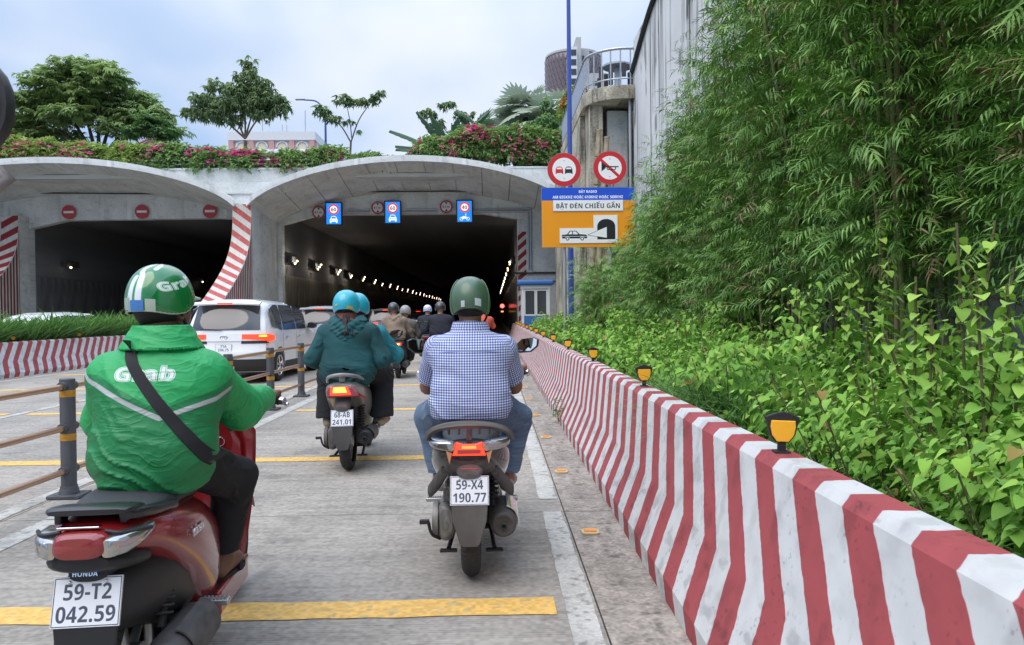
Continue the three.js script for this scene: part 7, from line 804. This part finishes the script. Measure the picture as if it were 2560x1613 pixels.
// ---- rider in the green jacket
{ const G1 = '#23a95c', G2 = '#178147'; // bright yoke, darker body
  T.jacket = ctex(1024, 1024, (g, W, H) => { // u = -0.5..0.5 m round the body, v = 0.70..1.40 m
    const X = (m) => (m + 0.5) * W, Y = (m) => (1.40 - m) / 0.7 * H; g.fillStyle = G2; g.fillRect(0, 0, W, H); g.fillStyle = G1; g.beginPath(); g.moveTo(X(-0.5), 0); g.lineTo(X(0.5), 0); g.lineTo(X(0.5), Y(1.17)); g.lineTo(X(0.28), Y(1.15)); g.lineTo(X(0.02), Y(1.058)); g.lineTo(X(-0.2), Y(1.17)); g.lineTo(X(-0.5), Y(1.18)); g.fill();
    g.strokeStyle = '#b9bcbc'; g.lineWidth = 0.021 * W; g.beginPath(); g.moveTo(X(-0.34), Y(1.19)); g.lineTo(X(-0.2), Y(1.135)); g.lineTo(X(0.02), Y(1.03)); g.lineTo(X(0.25), Y(1.105)); g.lineTo(X(0.4), Y(1.12)); g.stroke(); const r = rngOf(3); for (let i = 0; i < 2600; i++) { g.fillStyle = r() < 0.5 ? 'rgba(255,255,255,0.02)' : 'rgba(0,0,0,0.03)'; g.fillRect(r() * W, r() * H, 1 + r() * 14, 1 + r() * 3); } logo(g, X(-0.04), Y(1.152), 86, '#e9ecea', '#45b377'); });
  T.jacket.wrapS = T.jacket.wrapT = THREE.ClampToEdgeWrapping;
  T.sleeveG = ctex(256, 512, (g, W, H) => { g.fillStyle = G2; g.fillRect(0, 0, W, H); g.fillStyle = G1; g.fillRect(0, H * 0.30, W, H * 0.7); g.fillStyle = '#b9bcbc'; g.fillRect(0, H * 0.26, W, H * 0.045); });
  const cr = (a, b) => { const t = T.crease.clone(); t.repeat.set(a, b); t.needsUpdate = true; return t; }; const jm = mat([0.86, 0.86, 0.86], 0.55, { map: T.jacket, bumpMap: cr(1.9, 1.35), bumpScale: 0.0045 }), sm = mat([0.86, 0.86, 0.86], 0.55, { map: T.sleeveG, bumpMap: cr(1.9, 1.9), bumpScale: 0.0045 });
  const capT = ctex(1024, 512, (g, W, H) => { g.fillStyle = '#0f7a3a'; g.fillRect(0, 0, W, H); g.lineCap = 'round'; const str = (w, c, pts) => { g.strokeStyle = c; g.lineWidth = w; g.beginPath(); g.moveTo(...pts[0]); for (let i = 1; i < pts.length - 1; i++) { const q = [(pts[i][0] + pts[i + 1][0]) / 2, (pts[i][1] + pts[i + 1][1]) / 2]; g.quadraticCurveTo(...pts[i], ...q); } g.lineTo(...pts[pts.length - 1]); g.stroke(); };
    const A = [[470, 520], [470, 420], [472, 300], [478, 250]], B = [[524, 520], [522, 400], [524, 300], [524, 240], [500, 190], [500, 140], [560, 60], [620, 0]], D = [[600, 160], [640, 100], [690, 30]]; for (const p of [A, B, D]) str(50, '#3d9a5e', p); for (const p of [A, B, D]) str(36, '#e8ecf0', p); g.save(); g.translate(742, 330); g.rotate(-0.30); g.scale(1.15, 1); logo(g, 0, 0, 92, '#e6efe9', '#4fae76'); g.restore(); g.save(); g.translate(282, 330); g.rotate(0.3); logo(g, 0, 0, 92, '#e6efe9', '#4fae76'); g.restore(); });
  const p = person({ label: 'person in a green jacket and green helmet with a black cross body strap', pos: [-1.2, 0, -2.42], turn: 5 * R, seed: 2, cell: 0.012, fat: 0.88, pelW: 0.05, look: 0.34, skin: C.skinDark, bareToes: true, sandal: true,
    J: { pel: [0.045, 0.885, -0.13], chest: [0.06, 1.085, -0.17], neck: [0.06, 1.245, -0.19], head: [0.045, 1.388, -0.245], shL: [-0.105, 1.155, -0.19], shR: [0.205, 1.155, -0.2], elL: [-0.185, 0.985, -0.33], elR: [0.262, 1.01, -0.43], wrL: [-0.285, 1.01, -0.70], wrR: [0.285, 1.015, -0.735], GL: [-0.28, 0.992, -0.85], GR: [0.28, 0.992, -0.85], hpL: [-0.1, 0.87, -0.2], hpR: [0.1, 0.87, -0.2], knL: [-0.2, 0.71, -0.56], knR: [0.2, 0.71, -0.56], anL: [-0.13, 0.375, -0.6], anR: [0.135, 0.375, -0.6], toL: [-0.145, 0.335, -0.76], toR: [0.155, 0.335, -0.76] },
    top: { name: 'jacket', mat: jm, sleeveMat: sm, off: 0.026, hem: 0.772, wr: 0.0075, flare: 0.008, collar: 0.0, collarH: 0.042, collarR: 0.098, collarS: 0.5, collarY: 0.045, uv: 1, uv0: 0.47, uv1: 0, loose: 0.028, su: 0.5, sv: 0.62 }, pants: { mat: C.blackCloth, off: 0.016, cut: 0.03 },
    helmet: { flap: 0.35, r: [0.100, 0.126, 0.115], mat: phys([0.9, 0.9, 0.9], 0.16, { map: capT, clearcoat: 0.9, clearcoatRoughness: 0.05 }), trim: mat([0.5, 0.5, 0.5], 0.4), peak: mat([0.7, 0.7, 0.68], 0.4), stickers: [{ a: -0.42, v: 0.9, w: 0.035, h: 0.032, m: mat([0.33, 0.42, 0.36], 0.5) }, { a: 0.02, v: 0.93, w: 0.055, h: 0.028, m: mat([0.06, 0.2, 0.5], 0.45) }, { a: 0.45, v: 0.92, w: 0.034, h: 0.032, m: mat([0.42, 0.48, 0.38], 0.5) }] } });
  // map v: 0.70..1.40 m
  [p.topM, ...p.topM.children.filter((c) => c.name === 'collar')].forEach((c) => c.geometry.attributes.uv.array.forEach((q, i, a) => { if (i % 2) a[i] = (q - 0.70) / 0.70; }));
  ribbon(p.topF, [[-0.03, 1.275], [0.0, 1.21], [0.08, 1.10], [0.15, 1.01], [0.20, 0.945], [0.235, 0.89], [0.25, 0.86]], 0.05, 0.004, C.strap, 'cross_body_strap', p.t);
}
// ---- man in the checked shirt
{ const p = person({ label: 'person in a blue checked short sleeve shirt, jeans and a dull green helmet', pos: [-0.13, 0, -3.87], turn: 0.5 * R, seed: 5, cell: 0.012, fat: 0.98, skin: C.skin,
    J: { pel: [0, 0.875, -0.15], chest: [0, 1.09, -0.2], neck: [0, 1.262, -0.235], head: [0, 1.398, -0.27], shL: [-0.18, 1.165, -0.235], shR: [0.18, 1.165, -0.235], elL: [-0.25, 0.945, -0.42], elR: [0.245, 0.94, -0.42], wrL: [-0.285, 1.0, -0.73], wrR: [0.29, 1.0, -0.73], GL: [-0.29, 0.992, -0.846], GR: [0.295, 0.992, -0.844], hpL: [-0.12, 0.86, -0.22], hpR: [0.12, 0.86, -0.22], knL: [-0.25, 0.75, -0.52], knR: [0.26, 0.74, -0.52], anL: [-0.19, 0.39, -0.55], anR: [0.20, 0.38, -0.55], toL: [-0.2, 0.335, -0.72], toR: [0.225, 0.335, -0.72] },
    top: { mat: C.check, off: 0.014, hem: 0.80, wr: 0.0075, flare: 0.012, collar: 0.03, uv: 0.0137, sleeve: 'short', loose: 0.017 }, pants: { name: 'jeans', mat: C.denim, off: 0.014, flare: 0.012, cut: 0.03 }, shoe: mat([0.35, 0.34, 0.33], 0.7),
    helmet: { r: [0.105, 0.136, 0.13], mat: phys([0.062, 0.125, 0.068], 0.34, { clearcoat: 0.35, clearcoatRoughness: 0.25 }), trim: mat([0.03, 0.04, 0.03], 0.5), ridge: true, stickers: [{ a: -0.32, v: 0.9, w: 0.024, h: 0.026, m: mat([0.5, 0.55, 0.55], 0.5) }, { a: 0.42, v: 0.86, w: 0.042, h: 0.03, m: mat([0.5, 0.58, 0.58], 0.5) }] } });
  obj('collar', surfNet((x, y, z) => { const dx = x - p.J.neck[0], dz = z - (p.J.neck[2] - 0.005), r = Math.hypot(dx / 1.05, dz); return Math.max(Math.abs(r - 0.088 + (y - 1.30) * 0.3) - 0.007, Math.abs(y - 1.292) - 0.026); }, [-0.13, 1.24, -0.36], [0.13, 1.35, -0.1], 0.006, (x, y, z) => [Math.atan2(x, z + 0.24) * 0.09 / 0.0137, y / 0.0137]), C.check, p.topM);
  ribbon((x, y, z) => p.topF(x, y, z), [[-0.16, 1.155], [0, 1.165], [0.16, 1.155]], 0.004, 0.0015, mat([0.25, 0.3, 0.5], 0.9), 'yoke_seam', p.topM); }
// ---- pillion in teal, driver in cyan
const cyanHelm = phys([0.022, 0.40, 0.52], 0.3, { clearcoat: 0.5, clearcoatRoughness: 0.15 }), goldPrint = mat([0.5, 0.42, 0.12], 0.5);
{ const p = person({ label: 'person in a teal hooded jacket and black trousers on the pillion seat, hands in pockets', pos: [-1.29, 0, -6.55], turn: 2 * R, seed: 9, cell: 0.013, fat: 1.02, skin: C.skinLight, hands: 'pocket',
    J: { pel: [0, 0.905, -0.03], chest: [0, 1.12, -0.06], neck: [0.0, 1.285, -0.07], head: [-0.02, 1.42, -0.11], shL: [-0.19, 1.2, -0.06], shR: [0.19, 1.2, -0.06], elL: [-0.30, 0.985, -0.02], elR: [0.30, 0.975, -0.02], wrL: [-0.2, 0.90, -0.14], wrR: [0.2, 0.90, -0.14], hpL: [-0.11, 0.88, -0.1], hpR: [0.11, 0.88, -0.1], knL: [-0.235, 0.80, -0.4], knR: [0.25, 0.80, -0.4], anL: [-0.225, 0.42, -0.26], anR: [0.26, 0.42, -0.26], toL: [-0.235, 0.375, -0.42], toR: [0.285, 0.385, -0.42] },
    top: { name: 'hooded_jacket', mat: C.teal, off: 0.024, hem: 0.735, wr: 0.009, flare: 0.035, hood: true, loose: 0.028 }, pants: { mat: C.blackCloth, off: 0.02, flare: 0.045, cut: 0.01 }, shoe: mat([0.36, 0.28, 0.2], 0.7),
    helmet: { r: [0.112, 0.132, 0.135], mat: cyanHelm, trim: mat([0.02, 0.2, 0.25], 0.4), stickers: [{ a: 0.45, v: 0.93, w: 0.07, h: 0.02, m: goldPrint }, { a: -0.62, v: 0.82, w: 0.04, h: 0.012, m: goldPrint }] } });
  const hb = []; const r = rngOf(6); for (let i = 0; i < 14; i++) { const a = r() * 6.28, q = 0.03 * r(); hb.push(bone([-0.01 + Math.cos(a) * q * 0.6, 1.345, 0.03 + Math.sin(a) * q * 0.5], [0.005 + Math.cos(a) * q * 2.0, 1.225 - 0.035 * r(), 0.115 + Math.sin(a) * q], 0.013, 0.009)); } const f = blend(hb, 0.01), g1 = boundsOf(hb, 0.015); obj('ponytail', surfNet((x, y, z) => f(x, y, z) - 0.005 * vn(x * 90, y * 18, z * 90), g1[0], g1[1], 0.005), C.hair, p.t); obj('face_mask', surfNet((x, y, z) => Math.max(Math.abs(Math.hypot((x + 0.02) / 0.95, z + 0.11) - 0.092) - 0.006, Math.abs(y - 1.352 - 0.06 * Math.abs(x + 0.02)) - 0.028), [-0.14, 1.30, -0.23], [0.1, 1.42, 0.0], 0.006), mat([0.42, 0.15, 0.13], 0.85), p.t);
  person({ label: 'person in a bright cyan jacket and cyan helmet driving in front of the teal passenger', pos: [-1.29, 0, -6.55], turn: 2 * R, seed: 12, cell: 0.016, fat: 1.0, skin: C.skin, J: { pel: [0.03, 0.88, -0.36], chest: [0.02, 1.1, -0.42], neck: [0.015, 1.265, -0.45], head: [0.015, 1.405, -0.49], shL: [-0.16, 1.18, -0.44], shR: [0.22, 1.18, -0.44], elL: [-0.29, 0.97, -0.56], elR: [0.36, 0.98, -0.56], wrL: [-0.285, 1.0, -0.74], wrR: [0.30, 1.0, -0.74], GL: [-0.28, 0.992, -0.85], GR: [0.28, 0.992, -0.85], hpL: [-0.09, 0.86, -0.4], hpR: [0.13, 0.86, -0.4], knL: [-0.18, 0.70, -0.7], knR: [0.2, 0.70, -0.7], anL: [-0.12, 0.385, -0.66], anR: [0.13, 0.385, -0.66], toL: [-0.12, 0.335, -0.8], toR: [0.13, 0.335, -0.8] }, top: { name: 'jacket', mat: C.cyan, off: 0.02, hem: 0.8, wr: 0.007, loose: 0.026 }, pants: { mat: C.blackCloth, flare: 0.02 }, shoe: M.black, helmet: { r: [0.112, 0.132, 0.135], mat: cyanHelm } }); }
// ---- farther riders
function farRider(label, bike, dx, z0, top, helm, o = {}) { const dz = o.dz || 0, up = o.up || 0, x = dx; return person({ label, pos: bike, seed: o.seed || 3, cell: 0.02, fat: o.fat || 1.0, skin: C.skinLight, J: { pel: [x * 0.5, 0.885 + up, -0.15 + dz], chest: [x, 1.1 + up, -0.2 + dz], neck: [x, 1.27 + up, -0.23 + dz], head: [x * 1.3, 1.42 + up, -0.27 + dz], shL: [x - 0.19, 1.185 + up, -0.22 + dz], shR: [x + 0.19, 1.185 + up, -0.22 + dz], elL: [x - 0.27, 0.97 + up, -0.36 + dz], elR: [x + 0.27, 0.97 + up, -0.36 + dz], wrL: [-0.28, 0.99 + up * 0.3, -0.6 + dz * 0.4], wrR: [0.28, 0.99 + up * 0.3, -0.6 + dz * 0.4], ...(o.pillion ? {} : { GL: [-0.28, 0.992, -0.85], GR: [0.28, 0.992, -0.85], wrL: [-0.285, 1.0, -0.74], wrR: [0.285, 1.0, -0.74] }), hpL: [-0.11, 0.87 + up, -0.2 + dz], hpR: [0.11, 0.87 + up, -0.2 + dz], knL: [-0.23, 0.75, -0.52 + dz], knR: [0.23, 0.75, -0.52 + dz], anL: [-0.2, 0.40, -0.5 + dz * 0.7], anR: [0.2, 0.40, -0.5 + dz * 0.7], toL: [-0.21, 0.35, -0.65 + dz * 0.7], toR: [0.21, 0.35, -0.65 + dz * 0.7] }, top: { name: 'jacket', mat: top, off: 0.022, hem: 0.8, wr: 0.009, loose: 0.026, hood: o.hood }, pants: { mat: o.pants || C.blackCloth, flare: 0.02 }, shoe: o.shoe || M.black, hands: o.pillion ? 'pocket' : undefined, helmet: { r: [0.112, 0.132, 0.135], mat: helm, ...(o.hx || {}) } }); }
const hBlack = phys([0.03, 0.03, 0.036], 0.25, { clearcoat: 0.6 }), hGrey = phys([0.3, 0.3, 0.3], 0.3), hBlue = phys([0.65, 0.68, 0.72], 0.25), hPurple = phys([0.25, 0.18, 0.5], 0.3);
farRider('person in a beige hooded jacket on the pillion seat of the farther bike', [-2.06, 0, -15.9], -0.08, 0, C.beige, hBlack, { dz: 0.12, up: 0.04, pillion: true, hood: true, seed: 21 });
farRider('person in a grey jacket driving in front of the beige passenger', [-2.06, 0, -15.9], 0.08, 0, C.grey, hGrey, { dz: -0.28, seed: 22, up: -0.02 });
farRider('person in a black jacket and black helmet beside the checked shirt rider', [-1.2, 0, -16.4], 0.0, 0, C.navy, hBlack, { fat: 1.12, seed: 23, up: 0.06 });
farRider('person with a blue and white helmet farther left of the black jacket rider', [-1.85, 0, -20.5], 0, 0, C.navy, hBlue, { seed: 24, up: 0.04, hx: { band: [mat([0.04, 0.12, 0.5], 0.4), 0.6] } });
farRider('person in an orange top partly hidden behind the checked shirt rider', [-0.42, 0, -22.5], 0.12, 0, C.orange, hPurple, { seed: 25, pants: C.grey });
// ================================================================ RAILING, SMALL THINGS
M.postGrey = mat([0.10, 0.105, 0.115], 0.6, { map: mottled }); M.pipe = mat([0.52, 0.33, 0.22], 0.32, { metalness: 0.75 }); M.bandY = phys([0.62, 0.30, 0.03], 0.5, { map: mottled });
const FX = -3.24, FD = []; for (let d = 2.3; d < 32; d += 1.7) FD.push(d);
FD.forEach((d, i) => { const t = thing('railing_post', `${ORD[i] || NTH[i] + ' nearest'} grey post with yellow bands of the lane railing on the left`, 'post', [FX, 0, -d], 0, 'posts of the lane railing');
  obj('base_plate', [box(0.24, 0.03, 0.2, 0, 0.015, 0, 0.008), rod([0, 0.02, 0], [0, 0.09, 0], 0.075, 0.058, 16)], M.postGrey, t); obj('tube', lathe([[0.001, 0.9], [0.05, 0.9], [0.054, 0.895], [0.054, 0.03], [0.001, 0.03]], 20), M.postGrey, t);
  for (const y of [0.79, 0.46]) obj('reflective_band', lathe([[0.0542, -0.026], [0.0556, -0.026], [0.0556, 0.026], [0.0542, 0.026]], 20).translate(0, y, 0), M.bandY, t);
  for (const y of [0.845, 0.535, 0.21]) for (const s of [-1, 1]) obj('rail_socket', xf(new THREE.CylinderGeometry(0.034, 0.034, 0.05, 14), { r: [Math.PI / 2, 0, 0], t: [0, y, s * 0.065] }), M.postGrey, t);
  if (i < FD.length - 1) { const j = NTH[i]; [['top', 0.845], ['middle', 0.535], ['bottom', 0.21]].forEach(([w, y]) => { const p = obj('railing_pipe', rod([FX, y, -d - 0.062], [FX, y - 0.004, -d - 1.7 + 0.062], 0.0235, 0.0235, 12), M.pipe); tag(p, `${w} pipe of the ${j} railing bay counted from the camera`, 'rail', 'pipes of the lane railing'); }); } });
{ const t = thing('lane_delineator', 'orange and white flexible post at the far end of the lane railing', 'delineator', [-3.3, 0, -33.5]); obj('base', new THREE.CylinderGeometry(0.14, 0.17, 0.06, 20).translate(0, 0.03, 0), M.black, t); for (let k = 0; k < 5; k++) obj('band', new THREE.CylinderGeometry(0.055, 0.055, 0.15, 16).translate(0, 0.135 + k * 0.15, 0), k % 2 ? mat([0.75, 0.72, 0.7], 0.6) : mat([0.65, 0.10, 0.05], 0.6), t); }
{ const t = thing('rear_view_mirror', 'dark edge of the camera rider\'s own mirror at the left edge', 'mirror', [-0.556, 1.572, -0.75]); obj('mirror_shell', loft([{ z: -0.03, y: 0, w: 0.05, h: 0.04 }, { z: -0.01, y: 0, w: 0.078, h: 0.056 }, { z: 0.008, y: 0, w: 0.08, h: 0.058 }], 28, 4), M.black, t); obj('mirror_glass', xf(new THREE.CylinderGeometry(0.072, 0.072, 0.003, 32), { s: [1, 1, 0.72], r: [Math.PI / 2, 0, 0], t: [0, 0, 0.0105] }), M.mirror, t); obj('stalk', tube([[0.03, -0.045, -0.01], [0.06, -0.062, 0.0], [0.072, -0.078, 0.0], [0.0, -0.11, 0.02], [-0.2, -0.2, 0.08]], 0.007, 20, 8), mat([0.2, 0.18, 0.17], 0.5), t); }
{ const t = thing('weed', 'small green weed growing from a barrier joint at the gutter', 'weed', [BX + 0.0, 0.02, -9.12]), r = rngOf(2), L = []; for (let i = 0; i < 40; i++) L.push({ p: [(r() - 0.6) * 0.12, 0.05 + r() * 0.25, (r() - 0.5) * 0.2], ry: r() * 6.28, rx: (r() - 0.5), s: 0.5 + 0.5 * r(), c: mixc([0.1, 0.2, 0.05], [0.2, 0.3, 0.08], r()) }); scatter('leaves', heartLeaf, M.leaf, t, L); obj('stem', tube([[0, 0, 0], [-0.03, 0.12, 0.02], [-0.05, 0.26, 0.0]], 0.004, 8, 4), M.stem, t); }
renderer.render(scene, camera);
